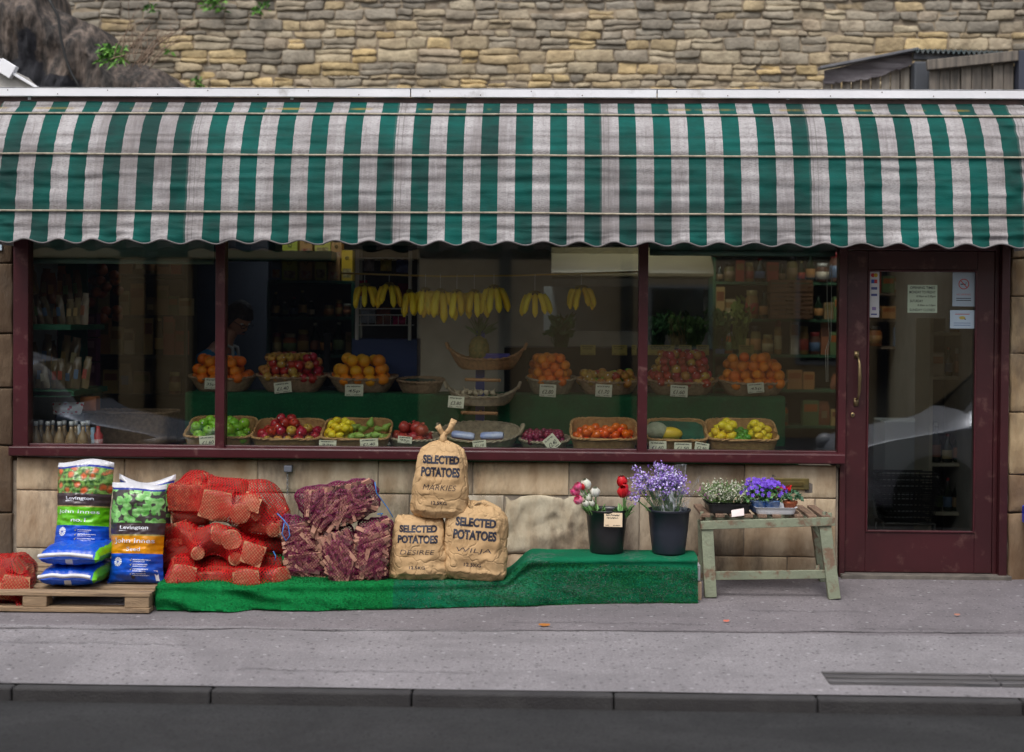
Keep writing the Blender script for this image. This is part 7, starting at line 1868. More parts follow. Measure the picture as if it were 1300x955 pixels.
def potato(label, px0, px1, pyt, pyb, Y, th, word, style, seed, tilt=0, zbase=None, txt=True):
    px0 -= 3; px1 += 3; x0, x1 = X(px0, Y), X(px1, Y); zb = P((px0+px1)/2, pyb, Y).z if zbase is None else zbase; zt_ = P((px0+px1)/2, pyt, Y).z
    W_, H = x1-x0, zt_-zb; t = thing('potato_sack', label, 'potato sack', ((x0+x1)/2, Y+th/2, zb)); t.rotation_euler = (R(-3), tilt, 0)
    if style == 'neck': wp = [(0, .72), (.04, .9), (.1, 1), (.3, 1), (.6, .9), (.8, .84), (.9, .74), (.96, .5), (1, .16)]; tp = [(0, .62), (.1, .95), (.5, 1), (.8, .85), (.93, .5), (1, .14)]
    elif style == 'open': wp = [(0, .86), (.04, .98), (.12, 1.02), (.35, .98), (.7, .86), (.93, .8), (1, .72)]; tp = [(0, .7), (.1, 1), (.6, .95), (.9, .55), (1, .1)]
    else: wp = [(0, .78), (.04, .94), (.12, 1.02), (.35, 1), (.6, .93), (.8, .9), (.93, .7), (1, .3)]; tp = [(0, .68), (.1, 1), (.6, .95), (.85, .75), (1, .15)]
    def surf(a, v):
        """a angle, v height"""
        w2 = W_/2*interp(wp, v); t2 = th/2*interp(tp, v); c, s = math.cos(a), math.sin(a); ex = .7
        x = math.copysign(abs(c)**ex, c)*w2; y = math.copysign(abs(s)**ex, s)*t2
        k = 1+.09*fnz(c*1.6+seed, s*1.6, v*3.2, 3)
        gather = max(0, v-.8)*5
        k += gather*.05*math.sin(a*17+seed)*(1 if style != 'open' else .2)+.03*max(0, .1-v)*10*math.sin(a*11+seed)
        z = v*H+.008*nz(c*4, s*4, v*6+seed)-.012*(abs(c)**6)*(1-v)
        return Vector((x*k, y*k-.010*nz(x*14, v*9, seed), z))
    mb = MB(); mb.grid(lambda u, v: surf(2*PI*u, v), 120, 90, cu=True)
    mb.add([surf(2*PI*i/60, 0) for i in range(60)], [tuple(range(60))]); mb.add([surf(2*PI*i/60, 1) for i in range(60)], [tuple(range(60))[::-1]])
    sk = mb.build('paper_sack', m_kraft, t, W=False, smooth=True)
    bm = bmesh.new(); bm.from_mesh(sk.data); bvh = BVHTree.FromBMesh(bm); bm.free()
    def fr(cx, cz, skew=0):
        def f(x, z):
            h = bvh.ray_cast(Vector((cx+x+z*skew, -1, cz+z)), Vector((0, 1, 0)))
            return (h[0] if h[0] is not None else Vector((cx+x, -th/2, cz+z)))+Vector((0, -.0016, 0))
        return f
    if txt:
        mb = MB(); top = .82 if style == 'neck' else (.86 if style == 'open' else .8)
        put_text(mb, 'SELECTED', W_*.62, H*.115, fr(0, H*(top-.06)), bold=.05); put_text(mb, 'POTATOES', W_*.66, H*.125, fr(.0, H*(top-.22)), bold=.05)
        put_text(mb, word, W_*.55, H*.07, fr(0, H*(top-.42), .25), bold=-.012); put_text(mb, '12.5KG', W_*.26, H*.045, fr(0, H*.2), bold=.012)
        mb.build('print', M('blue_black_print', (.012, .014, .03), rough=.6), t, W=False)
    if style == 'neck':
        mb = MB()
        for (dx, L, r_) in ((-.035, .045, .016), (.06, .085, .017)):
            z0 = H-.01; mb.tube([(0, 0, z0), (dx*.15, 0, z0+.05), (dx*.6, -.01, z0+.075), (dx, -.015, z0+.05+L)], [.02, .014, r_, r_*1.15], 9)
        mb.tube([(0, 0, H-.02), (0, 0, H+.05)], [.03, .013], 10); mb.build('twisted_neck', m_kraft, t, W=False, smooth=True)
    if style == 'side':
        mb = MB()
        for k in range(9):
            q = k/8; a0 = Vector((lerp(-.03, .03, q), -th*.12, H*.93)); mb.tube([a0, a0+Vector((.03, -.0, .03-.02*abs(q-.5))), Vector((W_*.38+.02*q, -th*.05, H*(.86-.06*q))), Vector((W_*.47, 0, H*(.66-.1*q)))], [.012, .016, .018, .014], 7)
        mb.build('folded_neck', m_kraft, t, W=False, smooth=True)
        mb = MB(); mb.tube([(-.02, -th*.15, H*.94), (.0, -th*.2, H*.98), (.05, -th*.1, H)], .005, 6); mb.build('string', M('sack_string', (.2, .14, .08), rough=.8), t, W=False)
    return t
potato('left potato sack with its top crumpled under the upper sack', 495, 567, 658, 742, -.98, .24, 'DESIREE', 'open', 1, R(0), .117)
potato('right potato sack with its gathered neck folded over to the right', 561, 639, 640, 741, -.97, .25, 'WILJA', 'side', 7, R(4), .117)
potato('upper potato sack with twisted neck stacked on the two lower sacks', 523, 592, 562, 660, -.95, .23, 'MARKIES', 'neck', 12, R(2))
mb = MB()
for k in range(7): mb.tube([P(588, 622+k*2, -.8), P(594, 634+k, -.85), P(597+k*.5, 645, -.88)], .01, 6)
tag(mb.build('paper_fold', m_kraft, smooth=True), 'crumpled brown paper sack top showing behind the upper potato sack', 'paper sack')

# --- flower buckets
zm = .243
def bucket(px0, px1, pyt, pyb, Y, mat, label, seed):
    x0, x1 = X(px0, Y), X(px1, Y); zb = zm; zt_ = P((px0+px1)/2, pyt, Y).z; H = zt_-zb; r1 = (x1-x0)/2; r0 = r1*.78
    cx = (x0+x1)/2; T = Matrix.Translation((cx, Y, zb)); t = thing('flower_bucket', label, 'bucket', (cx, Y, zb))
    mb = MB(); mb.lathe([(0, 0), (r0*.96, 0), (r0, .008), (lerp(r0, r1, .5), H*.5), (r1*.97, H*.93), (r1*1.0, H*.935), (r1*1.02, H*.97), (r1*1.03, H*.985), (r1*1.03, H), (r1*.98, H), (r1*.95, H*.93), (r0*.95, .012), (0, .012)], 44, 0, T); mb.build('tub', mat, t, smooth=True)
    mb = MB(); mb.tube([(cx+r1*math.cos(a), Y+r1*math.sin(a), zb+H*.97) for a in [PI*k/16 for k in range(17)]], .004, 6); mb.build('handle', M('grey_handle', (.1, .1, .1)), t, smooth=True)
    mb = MB(); mb.lathe([(0, H*.6), (r1*.9, H*.6)], 20, 0, T); mb.build('water', M('bucket_water', (.02, .03, .02), rough=.05), t)
    return cx, zb+H, r1
m_bk = M('black_plastic', (.012, .012, .014), (.02, .02, .022), s=5, rough=.35, bump=.1, bs=30); m_bk2 = M('navy_plastic', (.016, .02, .032), (.022, .028, .042), s=5, rough=.4, bump=.1, bs=30)
Yk = -.635
ba = bucket(745, 799, 646, 706, Yk, m_bk, 'black flower bucket with a price card holding tulips', 1)
bb = bucket(824, 878, 646, 706, Yk, m_bk2, 'navy grey flower bucket holding the purple flower bouquet', 2)
card(767, 651, 790, 669, Yk-.13, '', 'peach price card stuck on the front of the black tulip bucket', 1, 5, 3, M('peach_card', (.75, .6, .42), (.68, .53, .36), s=8, rough=.5))
m_tg = M('tulip_leaf', (.1, .27, .06), (.2, .38, .12), s=10, rough=.45); m_wt = M('white_petal', (.75, .76, .7), (.68, .7, .55), s=20, rough=.5); m_rt = M('red_petal', (.6, .008, .015), (.45, .005, .01), s=20, rough=.4); m_pt = M('pink_petal', (.75, .04, .22), (.8, .3, .42), s=30, rough=.45)
def tulip(mb, base, head, r_, m, k=1.0, opened=0):
    mid = (Vector(base)+Vector(head))/2+Vector((.006, 0, .01)); mb.tube([base, mid, head], .0035, 6, 0)
    T = Matrix.Translation(head) @ (Vector(head)-mid).to_track_quat('Z', 'Y').to_matrix().to_4x4()
    for i in range(6):
        a = i*PI/3+r_
        def fn(u, v, a=a, i=i):
            w_ = .017*math.sin(PI*min(1, v*.9+.06))**.7*k*(1.0 if not opened else 1.2); rr = (.012+.011*math.sin(PI*min(1, v*.85+.1))+opened*.014*v)*k*(1 if i % 2 else .88)
            x = rr-.004*(2*u-1)**2; y = (2*u-1)*w_; z = v*.05*k
            return T @ Vector((x*math.cos(a)-y*math.sin(a), x*math.sin(a)+y*math.cos(a), z))
        mb.grid(fn, 4, 7, m)
def leaves(mb, c, n, rad, H, rd, w_=.016, lean=(0, 0)):
    for i in range(n):
        a = rd.uniform(0, 2*PI); b = Vector(c)+Vector((rad*math.cos(a)*.5, rad*math.sin(a)*.5, -.06)); L = H*rd.uniform(.6, 1); out_ = Vector((math.cos(a)*rad*1.0+lean[0], math.sin(a)*rad*.8+lean[1], 0)); s_ = Vector((-math.sin(a+rd.uniform(-.8, .8)), math.cos(a), 0))
        mb.grid(lambda u, v: b+out_*(v**1.5)+Vector((0, 0, L*(v-.18*v**3)))+s_*((2*u-1)*w_*math.sin(PI*min(1, v*.85+.12)))+out_.normalized()*(-.006*(1-(2*u-1)**2)), 3, 7, 0)
def bouq(name, label, c, heads, seed, leaf_n, mats, lean=(0, 0)):
    rd = random.Random(seed); t = thing(name, label, 'flowers', c)
    mb = MB()
    for (px_, py_, m, k, op) in heads:
        h = P(px_, py_+ (5 if not op else 2), Yk-.09+rd.uniform(-.04, .03)); tulip(mb, Vector(c)+Vector((rd.uniform(-.02, .02), rd.uniform(-.02, .02), -.08)), h, rd.random(), m, k, op)
    mb.build('blooms', mats, t, smooth=True)
    mb = MB(); leaves(mb, c, leaf_n, .05, .125, rd, .013, lean); mb.build('leaves', m_tg, t, smooth=True)
c1 = P(753, 650, Yk-.02); ms = [m_tg, m_wt, m_rt, m_pt]
bouq('tulip_bunch', 'bunch of white tulips with one pink tulip at the left of the black bucket', (c1.x+.02, Yk-.03, ba[1]-.01), [(746, 615, 1, 1.2, 0), (741, 625, 1, 1.05, 0), (749, 631, 1, 1.0, 0), (756, 625, 1, 1.15, 0), (745, 637, 1, .8, 0), (752, 637, 1, .8, 0), (734, 626, 3, 1.0, 1), (737, 636, 3, .9, 1), (741, 616, 2, .7, 0), (736, 619, 3, .8, 1)], 5, 24, ms, (-.02, 0))
c2 = P(788, 650, Yk-.02)
bouq('tulip_bunch', 'small bunch of two red tulips at the right of the black bucket', (c2.x, Yk-.03, ba[1]-.01), [(790, 613, 2, 1.3, 0), (791, 625, 2, 1.35, 0), (793, 619, 2, 1.0, 0), (796, 627, 3, .6, 1)], 6, 16, ms, (.01, 0))
def cell(name, c, top, w0, w1, seed, mat):
    return lambda u, v: (lerp(c[0], top[0], v)+(2*u-1)*lerp(w0, w1, v), c[1]-.05*math.sin(PI*u)*(1+v)-.01*nz(u*5, v*6, seed), lerp(c[2], top[2], v)+.02*nz(u*7, seed)*v+.03*abs(2*u-1)*v)
m_cello, nt = nodes('cellophane'); g_ = nt.nodes.new('ShaderNodeBsdfGlossy'); g_.inputs['Roughness'].default_value = .12; g_.inputs[0].default_value = (.9, .93, 1, 1)
d_ = nt.nodes.new('ShaderNodeBsdfDiffuse'); d_.inputs[0].default_value = (.75, .8, .85, 1); t_ = nt.nodes.new('ShaderNodeBsdfTransparent'); mx1 = nt.nodes.new('ShaderNodeMixShader'); mx2 = nt.nodes.new('ShaderNodeMixShader'); o_ = nt.nodes.new('ShaderNodeOutputMaterial')
nv = coords(nt, 'Object', (1, 1, .35)); f = ramp(nt, noise_(nt, nv, 28, 4, .6, 1.0), [(.5, .04), (.66, .55)]); lw = nt.nodes.new('ShaderNodeLayerWeight'); lw.inputs[0].default_value = .3
nt.links.new(f, mx1.inputs[0]); nt.links.new(t_.outputs[0], mx1.inputs[1]); nt.links.new(d_.outputs[0], mx1.inputs[2]); nt.links.new(math_(nt, 'MULTIPLY', lw.outputs['Fresnel'], .5, clamp=True), mx2.inputs[0]); nt.links.new(mx1.outputs[0], mx2.inputs[1])
bp = nt.nodes.new('ShaderNodeBump'); bp.inputs['Distance'].default_value = .02; bp.inputs['Strength'].default_value = .8; nt.links.new(noise_(nt, nv, 22, 4), bp.inputs['Height']); nt.links.new(bp.outputs[0], g_.inputs['Normal'])
nt.links.new(g_.outputs[0], mx2.inputs[2]); nt.links.new(mx2.outputs[0], o_.inputs[0])
# statice bouquet
rd = random.Random(33); c3 = Vector((bb[0], Yk, bb[1])); t = thing('statice_bouquet', 'large bouquet of small lilac flowers in cellophane in the navy bucket', 'flowers', c3)
m_lil = [M('lilac_a', (.32, .2, .62), rough=.7), M('lilac_b', (.45, .33, .75), rough=.7), M('lilac_c', (.22, .12, .45), rough=.7), M('lilac_pale', (.6, .55, .8), rough=.7)]
sm = MB(); fl = MB()
for i in range(70):
    u = rd.uniform(-1, 1); px_ = 836+u*33; py_ = 612+rd.gauss(0, 9)+6*u*u-(4 if u > 0 else 0); hd = P(px_, py_, Yk-.06+rd.uniform(-.07, .08)); b0_ = c3+Vector((u*.05, rd.uniform(-.03, .03), -.1))
    sm.tube([b0_, (b0_+hd)/2+Vector((-u*.01, 0, .01)), hd], [.003, .0025, .0018], 4)
    if rd.random() < .5:
        q = (b0_*.45+hd*.55); sm.tube([q, q+Vector((rd.uniform(-.03, .03), -.01, .05))], .0018, 4)
    for k in range(26):
        p = hd+Vector((rd.gauss(0, .018), rd.gauss(0, .014), rd.gauss(0, .012))); s_ = rd.uniform(.004, .009)
        q1 = Vector((rd.uniform(-1, 1), rd.uniform(-1, 1), rd.uniform(-1, 1))).normalized()*s_; q2 = q1.orthogonal().normalized()*s_
        fl.add([p-q1, p+q2, p+q1, p-q2], [(0, 1, 2, 3)], rd.randrange(4))
sm.build('stems', M('stem_green', (.1, .22, .07), (.16, .3, .1), s=20, rough=.6), t); fl.build('blooms', m_lil, t)
mb = MB(); r_ = random.Random(5)
wr = lambda u, v: Vector((c3.x+(2*u-1)*lerp(.075, .17, v)+.015*v, Yk-.02-(.07+.06*v)*math.cos((2*u-1)*1.4)-.012*nz(u*8, v*5, 2), c3.z-.06+v*(.19+.07*smooth01((u-.72)/.25)+.0*u)+.02*v*nz(u*9, 4)))
mb.grid(wr, 40, 20); mb.build('cellophane_wrap', m_cello, t, smooth=True)
mb = MB(); a0, a1, a2, a3 = P(857, 646, Yk), P(870, 646, Yk), P(871, 589, Yk+.02), P(846, 592, Yk+.04)
mb.grid(lambda u, v: lerp(lerp(a0, a1, u), lerp(a3, a2, u), v)+Vector((0, .03*math.sin(u*6+v*4)+.01*nz(u*9, v*12), 0)), 16, 20); mb.build('cellophane_sheet', m_cello, t, smooth=True)

# --- bench
m_bg = M('sage_paint', (.25, .28, .19), (.18, .2, .14), s=6, rough=.7, bump=.4, bs=50, dirt=(.17, .11, .07), dirts=11, dlo=.52, dhi=.62)
m_sl = M('worn_slat', (.24, .15, .1), (.14, .09, .06), s=6, rough=.85, bump=.5, bs=40, st=(8, 1, 8))
yf, yb = -.6, -.17
bn_ = thing('slatted_bench', 'weathered sage green slatted bench beside the door holding plant trays', 'bench', (X(975, -.4, 700), (yf+yb)/2, gz(-.4)))
zt_ = P(975, 660, yf).z
def leg(pt, pb, yt, yb_, w_=.07):
    a = P(pt[0], pt[1], yt); b = P(pb[0], pb[1], yb_); b.z = gz(yb_)+.002; mb = MB(); mb.bar(a, b, w_, .05, up=(0, 1, 0)); mb.build('leg', m_bg, bn_, bevel=.003)
leg((897, 664), (902, 762), yf, yf-.05); leg((1046, 662), (1059, 762), yf, yf-.05); leg((893, 660), (895, 742), yb, yb+.03); leg((1036, 660), (1047, 742), yb, yb+.03)
mb = MB(); a, b = P(889, 667, yf-.03), P(1060, 662, yf-.03); mb.bar(a, b, .02, .05); mb.build('front_apron', m_bg, bn_, bevel=.003)
mb = MB(); a, b = P(889, 660, yb+.03), P(1056, 656, yb+.03); mb.bar(a, b, .02, .05); mb.build('rear_apron', m_bg, bn_, bevel=.003)
mb = MB(); a, b = P(908, 731, yf-.03), P(1050, 729, yf-.03); mb.bar(a, b, .02, .05); mb.build('stretcher', m_bg, bn_, bevel=.003)
for px_, q in ((891, 899), (1046, 1050)):
    mb = MB(); mb.bar(P(px_, 655, yf), P(px_+2, 655, yb)+Vector((0, 0, .0)), .02, .05, up=(0, 0, 1)); mb.build('side_rail', m_bg, bn_, bevel=.003)
mb = MB(); mb.bar(P(1038, 722, yf), P(1040, 722, yb), .02, .04); mb.build('side_stretcher', m_bg, bn_)
mb = MB(); mb.bar(P(1032, 668, yf+.02), P(1046, 690, yf+.02), .015, .04, up=(0, 1, 0)); mb.build('brace', m_bg, bn_)
zs_ = P(975, 659, yf-.03).z+.0
for i, px_ in enumerate([895, 913, 931, 949, 967, 985, 1003, 1013, 1030, 1047]):
    if px_ == 1003: continue
    mb = MB(); x = X(px_, yf, 655); mb.box(x-.022, x+.03, yf-.02, yb+.03, zs_+.003, zs_+.023); mb.build('slat', m_sl, bn_, bevel=.004)
ztray = zs_+.0235
# heather tray
def trayed(name, label, px0, px1, y0, y1, h, mat, sprig, cat='plant tray'):
    x0, x1 = X(px0, y0, 655), X(px1, y0, 655); t = thing(name, label, cat, ((x0+x1)/2, (y0+y1)/2, ztray)); mb = MB()
    W_, D = (x1-x0), (y1-y0); cx, cy = (x0+x1)/2, (y0+y1)/2
    T = Matrix.Translation((cx, cy, ztray))
    ring = lambda k, z, e=8: [T @ Vector((sup(2*PI*i/48, W_*k, D*k, e)[0], sup(2*PI*i/48, W_*k, D*k, e)[1], z)) for i in range(48)]
    lv = [ring(.9, 0), ring(.93, h*.3), ring(.97, h*.9), ring(1.02, h*.92), ring(1.03, h), ring(.98, h), ring(.93, h*.9), ring(.88, .004)]
    b = 0; vs = [p for r__ in lv for p in r__]; fs = [(i*48+j, i*48+(j+1) % 48, (i+1)*48+(j+1) % 48, (i+1)*48+j) for i in range(7) for j in range(48)]+[tuple(range(48))[::-1], tuple(range(7*48, 8*48))]
    mb.add(vs, fs); mb.build('tray', mat, t, smooth=False)
    return t, x0, x1
t, x0, x1 = trayed('heather_tray', 'black plastic tray packed with white flowering heather at the left of the bench', 898, 955, yf+.0, yf+.3, .055, m_bk, None)
rd = random.Random(12); hm = [M('heather_white', (.62, .62, .5), rough=.8), M('heather_green', (.1, .18, .05), rough=.8), M('heather_buff', (.4, .3, .2), rough=.8), M('heather_mauve', (.3, .12, .24), rough=.8)]
for pi in range(6):
    cx = lerp(x0+.03, x1-.02, (pi % 3+.5)/3); cy = yf+.08+.14*(pi//3); pot = thing('heather_plant', 'white flowering heather plant in the black tray, %s' % ['front left', 'front middle', 'front right', 'back left', 'back middle', 'back right'][pi], 'plant', (cx, cy, ztray+.03), 'heather plants in the black tray')
    mb = MB(); T = Matrix.Translation((cx, cy, ztray+.008)); mb.lathe([(.035, 0), (.045, .05), (.047, .05)], 14, 0, T); mb.build('pot', m_bk, pot)
    mb = MB(); mb2 = MB()
    for k in range(60):
        a = rd.uniform(0, 2*PI); sp_ = rd.uniform(0, 1.05); L = rd.uniform(.08, .15); d = Vector((math.cos(a)*math.sin(sp_), math.sin(a)*math.sin(sp_)*.8, math.cos(sp_))); b0_ = Vector((cx, cy, ztray+.04))+Vector((d.x*.03, d.y*.03, 0)); e = b0_+d*L
        mb.tube([b0_, e], .0018, 3, 1); hue_ = 0 if rd.random() < .82 else (2 if rd.random() < .7 else 3)
        if pi in (0, 3) and d.x < -.5: hue_ = 3 if rd.random() < .6 else hue_
        for q in range(10):
            p = b0_+d*L*rd.uniform(.35, 1.05); s_ = rd.uniform(.004, .0085); q1 = Vector((rd.uniform(-1, 1), rd.uniform(-1, 1), rd.uniform(-1, 1))).normalized()*s_; q2 = q1.orthogonal().normalized()*s_*.7
            mb2.add([p-q1, p+q2, p+q1, p-q2], [(0, 1, 2, 3)], hue_ if rd.random() < .7 else 1)
    mb.build('stems', hm, pot); mb2.build('foliage', hm, pot)
mb = MB(); a, b = P(929, 654, yf-.035), P(945, 646, yf-.035); mb.add([(a.x, yf-.035, a.z-.012), (b.x, yf-.03, a.z-.002), (b.x, yf-.012, b.z), (a.x, yf-.014, b.z-.012)], [(0, 1, 2, 3)]); mb.box(a.x, b.x, yf-.0135, yf-.0125, b.z-.03, b.z-.013)
tag(mb.build('plant_label', M('pink_white_card', (.72, .62, .6), rough=.5)), 'blank looking pinkish white label on the front of the heather tray', 'label')
t, x0, x1 = trayed('white_tray', 'white polystyrene plant tray at the middle of the bench', 959, 1013, yf-.01, yf+.26, .04, M('polystyrene', (.66, .67, .7), (.6, .6, .63), s=20, rough=.6), None)
vio = [M('violet_petal', (.16, .06, .6), rough=.6), M('violet_petal_b', (.1, .03, .42), rough=.6), M('viola_leaf', (.05, .16, .04), rough=.6), M('viola_leaf_b', (.09, .24, .06), rough=.6)]
for pi in range(4):
    cx = lerp(x0+.0, x0+.17, (pi % 2+.3)/2); cy = yf+.07+.12*(pi//2); pot = thing('campanula_plant', 'violet flowering campanula in a blue pot on the white tray, %s' % ['front left', 'front right', 'back left', 'back right'][pi], 'plant', (cx, cy, ztray+.01), 'violet campanulas on the white tray')
    mb = MB(); T = Matrix.Translation((cx, cy, ztray+.006)); mb.lathe([(.036, 0), (.048, .065), (.05, .065)], 18, 0, T); mb.build('pot', M('blue_pot', (.02, .15, .5), (.3, .4, .6), s=30, rough=.4), pot, smooth=True)
    mb = MB(); mb2 = MB()
    for k in range(150):
        a = rd.uniform(0, 2*PI); sp_ = rd.uniform(0, 1.5); R_ = rd.uniform(.05, .095); p = Vector((cx, cy, ztray+.075))+Vector((math.cos(a)*math.sin(sp_)*R_*1.05, math.sin(a)*math.sin(sp_)*R_*.8, math.cos(sp_)*R_*1.15-.01)); s_ = rd.uniform(.008, .014)
        q1 = Vector((rd.uniform(-1, 1), rd.uniform(-1, 1), rd.uniform(-1, 1))).normalized()*s_; q2 = q1.orthogonal().normalized()*s_*.8
        mb.add([p-q1, p+q2, p+q1, p-q2], [(0, 1, 2, 3)], 2+rd.randrange(2))
    for k in range(56):
        a = rd.uniform(0, 2*PI); sp_ = rd.uniform(0, 1.25); R_ = rd.uniform(.085, .115); n_ = Vector((math.cos(a)*math.sin(sp_), math.sin(a)*math.sin(sp_)*.9, math.cos(sp_))); p = Vector((cx, cy, ztray+.08))+n_*R_
        nn_ = (n_+Vector((0, -.6, .1))).normalized(); u1 = nn_.orthogonal().normalized(); u2 = nn_.cross(u1)
        for q in range(5):
            an = q*2*PI/5+k; d = u1*math.cos(an)+u2*math.sin(an); e = u1*math.cos(an+1.2)+u2*math.sin(an+1.2)
            mb2.add([p, p+d*.009-e*.003, p+d*.014+nn_*.003, p+d*.006+e*.008], [(0, 1, 2, 3)], k % 2)
    mb.build('foliage', vio, pot); mb2.build('blooms', vio, pot)
cx = X(1003, yf+.08, 650); cy = yf+.08; pot = thing('cyclamen_plant', 'small red flowered pot plant in a terracotta pot on the white tray', 'plant', (cx, cy, ztray+.01))
mb = MB(); T = Matrix.Translation((cx, cy, ztray+.006)); mb.lathe([(.03, 0), (.04, .05), (.045, .05), (.045, .065), (.04, .065)], 18, 0, T); mb.build('pot', M('terracotta_pot', (.42, .11, .04), rough=.7), pot, smooth=True)
mb = MB()
for k in range(60):
    a = rd.uniform(0, 2*PI); sp_ = rd.uniform(0, 1.6); p = Vector((cx, cy, ztray+.08))+Vector((math.cos(a)*math.sin(sp_)*.07, math.sin(a)*math.sin(sp_)*.05, math.cos(sp_)*.05)); q1 = Vector((rd.uniform(-1, 1), rd.uniform(-1, 1), rd.uniform(-.5, 1))).normalized()*.018; q2 = q1.orthogonal().normalized()*.015
    mb.add([p-q1, p+q2, p+q1, p-q2], [(0, 1, 2, 3)], rd.randrange(2))
mb.build('foliage', [M('dusty_leaf', (.1, .2, .12), rough=.5), M('dark_leaf', (.03, .1, .04), rough=.5)], pot)
mb = MB()
for k in range(16):
    p = P(rd.choice([988, 990, 997, 999, 1001]), 618+rd.uniform(-2, 4), cy-.02)+Vector((rd.uniform(-.02, .02), rd.uniform(-.02, .02), 0)); q1 = Vector((rd.uniform(-1, 1), rd.uniform(-1, 1), rd.uniform(-.5, 1))).normalized()*.012; q2 = q1.orthogonal().normalized()*.011
    mb.add([p-q1, p+q2, p+q1, p-q2], [(0, 1, 2, 3)]); mb.tube([p, (cx, cy, ztray+.06)], .0015, 3)
mb.build('blooms', M('red_petal', (.6, .008, .015)), pot)

# ================================================================== SHOP ASSISTANT
def skin(name, verts, edges, radii, mat, parent, lvl=2, root=0, disp=None):
    me = bpy.data.meshes.new('s'); me.from_pydata([tuple(v_) for v_ in verts], edges, []); o = bpy.data.objects.new('s', me); COL.objects.link(o)
    sk = o.modifiers.new('sk', 'SKIN'); 
    for i, r_ in enumerate(radii): me.skin_vertices[0].data[i].radius = (r_, r_) if not isinstance(r_, tuple) else r_
    me.skin_vertices[0].data[root].use_root = True; sk.use_smooth_shade = True
    sb = o.modifiers.new('sb', 'SUBSURF'); sb.levels = lvl; sb.render_levels = lvl
    dg = bpy.context.evaluated_depsgraph_get(); dg.update(); m2 = bpy.data.meshes.new_from_object(o.evaluated_get(dg)); bpy.data.objects.remove(o)
    return m2
def mesh_into(mb, me, T=None, m=0):
    mb.add([v_.co.copy() for v_ in me.vertices], [tuple(p_.vertices) for p_ in me.polygons], m, T)
Yp = 1.32
hc = P(303, 405, Yp)                       # head centre
ps = thing('person', 'shop assistant with dark hair and glasses looking down, in blue T-shirt and dark apron', 'person', (hc.x-.16, Yp, .006))
nk = Vector((hc.x-.1, Yp+.02, hc.z-.17)); sh_c = nk+Vector((-.045, .0, -.09)); hip = Vector((sh_c.x-.06, Yp+.06, .95))
shL = sh_c+Vector((-.05, -.17, -.03)); shR = sh_c+Vector((.02, .17, -.03)); 
elL = shL+Vector((.02, -.05, -.29)); wrL = elL+Vector((.22, -.0, -.06)); elR = shR+Vector((.08, .05, -.28)); wrR = elR+Vector((.24, -.05, -.02))
knL = Vector((hip.x+.02, hip.y-.1, .5)); anL = Vector((hip.x-.02, hip.y-.11, .09)); toL = anL+Vector((.16, 0, -.045)); knR = Vector((hip.x+.02, hip.y+.1, .5)); anR = Vector((hip.x-.02, hip.y+.11, .09)); toR = anR+Vector((.16, 0, -.045))
V = [hip, lerp(hip, sh_c, .5), sh_c, nk, hc+Vector((-.03, 0, -.06)), shL, elL, wrL, wrL+Vector((.09, 0, -.02)), shR, elR, wrR, wrR+Vector((.09, 0, -.02)), hip+Vector((0, -.09, -.06)), knL, anL, toL, hip+Vector((0, .09, -.06)), knR, anR, toR]
E = [(0, 1), (1, 2), (2, 3), (3, 4), (2, 5), (5, 6), (6, 7), (7, 8), (2, 9), (9, 10), (10, 11), (11, 12), (0, 13), (13, 14), (14, 15), (15, 16), (0, 17), (17, 18), (18, 19), (19, 20)]
Rr = [.12, .115, .11, .052, .05, .06, .042, .028, .03, .06, .042, .028, .03, .085, .055, .038, .035, .085, .055, .038, .035]
m_skin = M('skin', (.5, .26, .18), (.45, .22, .15), s=9, rough=.5)
mb = MB(); mesh_into(mb, skin('b', V, E, Rr, m_skin, ps))
for wr_ in (wrL, wrR):                       # hands: fingers and thumb
    for k in range(4):
        a = wr_+Vector((.07, -.027+.018*k, -.015)); L = (.06, .07, .066, .052)[k]; mesh_into(mb, skin('f', [a, a+Vector((L*.5, 0, -.012)), a+Vector((L*.85, 0, -.035)), a+Vector((L, 0, -.055))], [(0, 1), (1, 2), (2, 3)], [.009, .0085, .008, .0065], m_skin, ps, 1))
    a = wr_+Vector((.03, -.03, -.01)); mesh_into(mb, skin('f', [a, a+Vector((.03, -.025, -.01)), a+Vector((.055, -.022, -.03))], [(0, 1), (1, 2)], [.011, .01, .008], m_skin, ps, 1))
# head: local +x faces forward
def G(a, b, c_, d, s_): return math.exp(-((a-b)**2+(c_-d)**2)/(2*s_*s_))
HT = Matrix.Translation(hc) @ Euler((0, R(33), R(-38))).to_matrix().to_4x4()
def headfn(u, v):
    a = 2*PI*u-PI; t_ = PI*(v-.5); d = Vector((math.cos(a)*math.cos(t_), math.sin(a)*math.cos(t_), math.sin(t_)))
    x, y, z = d.x*.098, d.y*.077, d.z*.122
    if z < 0: y *= 1-.28*(-d.z)**1.3; x *= 1-.12*(-d.z)
    if d.x > 0:
        yy, zz = d.y, d.z; f = d.x
        x += .022*G(yy, 0, zz, -.12, .11)*f+.016*G(yy, 0, zz, -.28, .1)*f          # nose
        x -= .010*(G(yy, .36, zz, .08, .14)+G(yy, -.36, zz, .08, .14))*f          # sockets
        x += .006*G(yy, 0, zz, -.52, .1)*f-.004*G(yy, 0, zz, -.58, .03)*f+.006*G(yy, 0, zz, -.64, .07)*f+.012*G(yy, 0, zz, -.86, .14)*f
        x += .005*(G(yy, .3, zz, .26, .12)+G(yy, -.3, zz, .26, .12))*f
    return HT @ Vector((x, y, z))
mb.grid(headfn, 56, 44, cu=True)
for s_ in (-1, 1): mb.ball((-.005, s_*.077, -.005), (.016, .007, .03), 12, 8, 0, HT)
mb.build('body', m_skin, ps, smooth=True)
mb = MB()
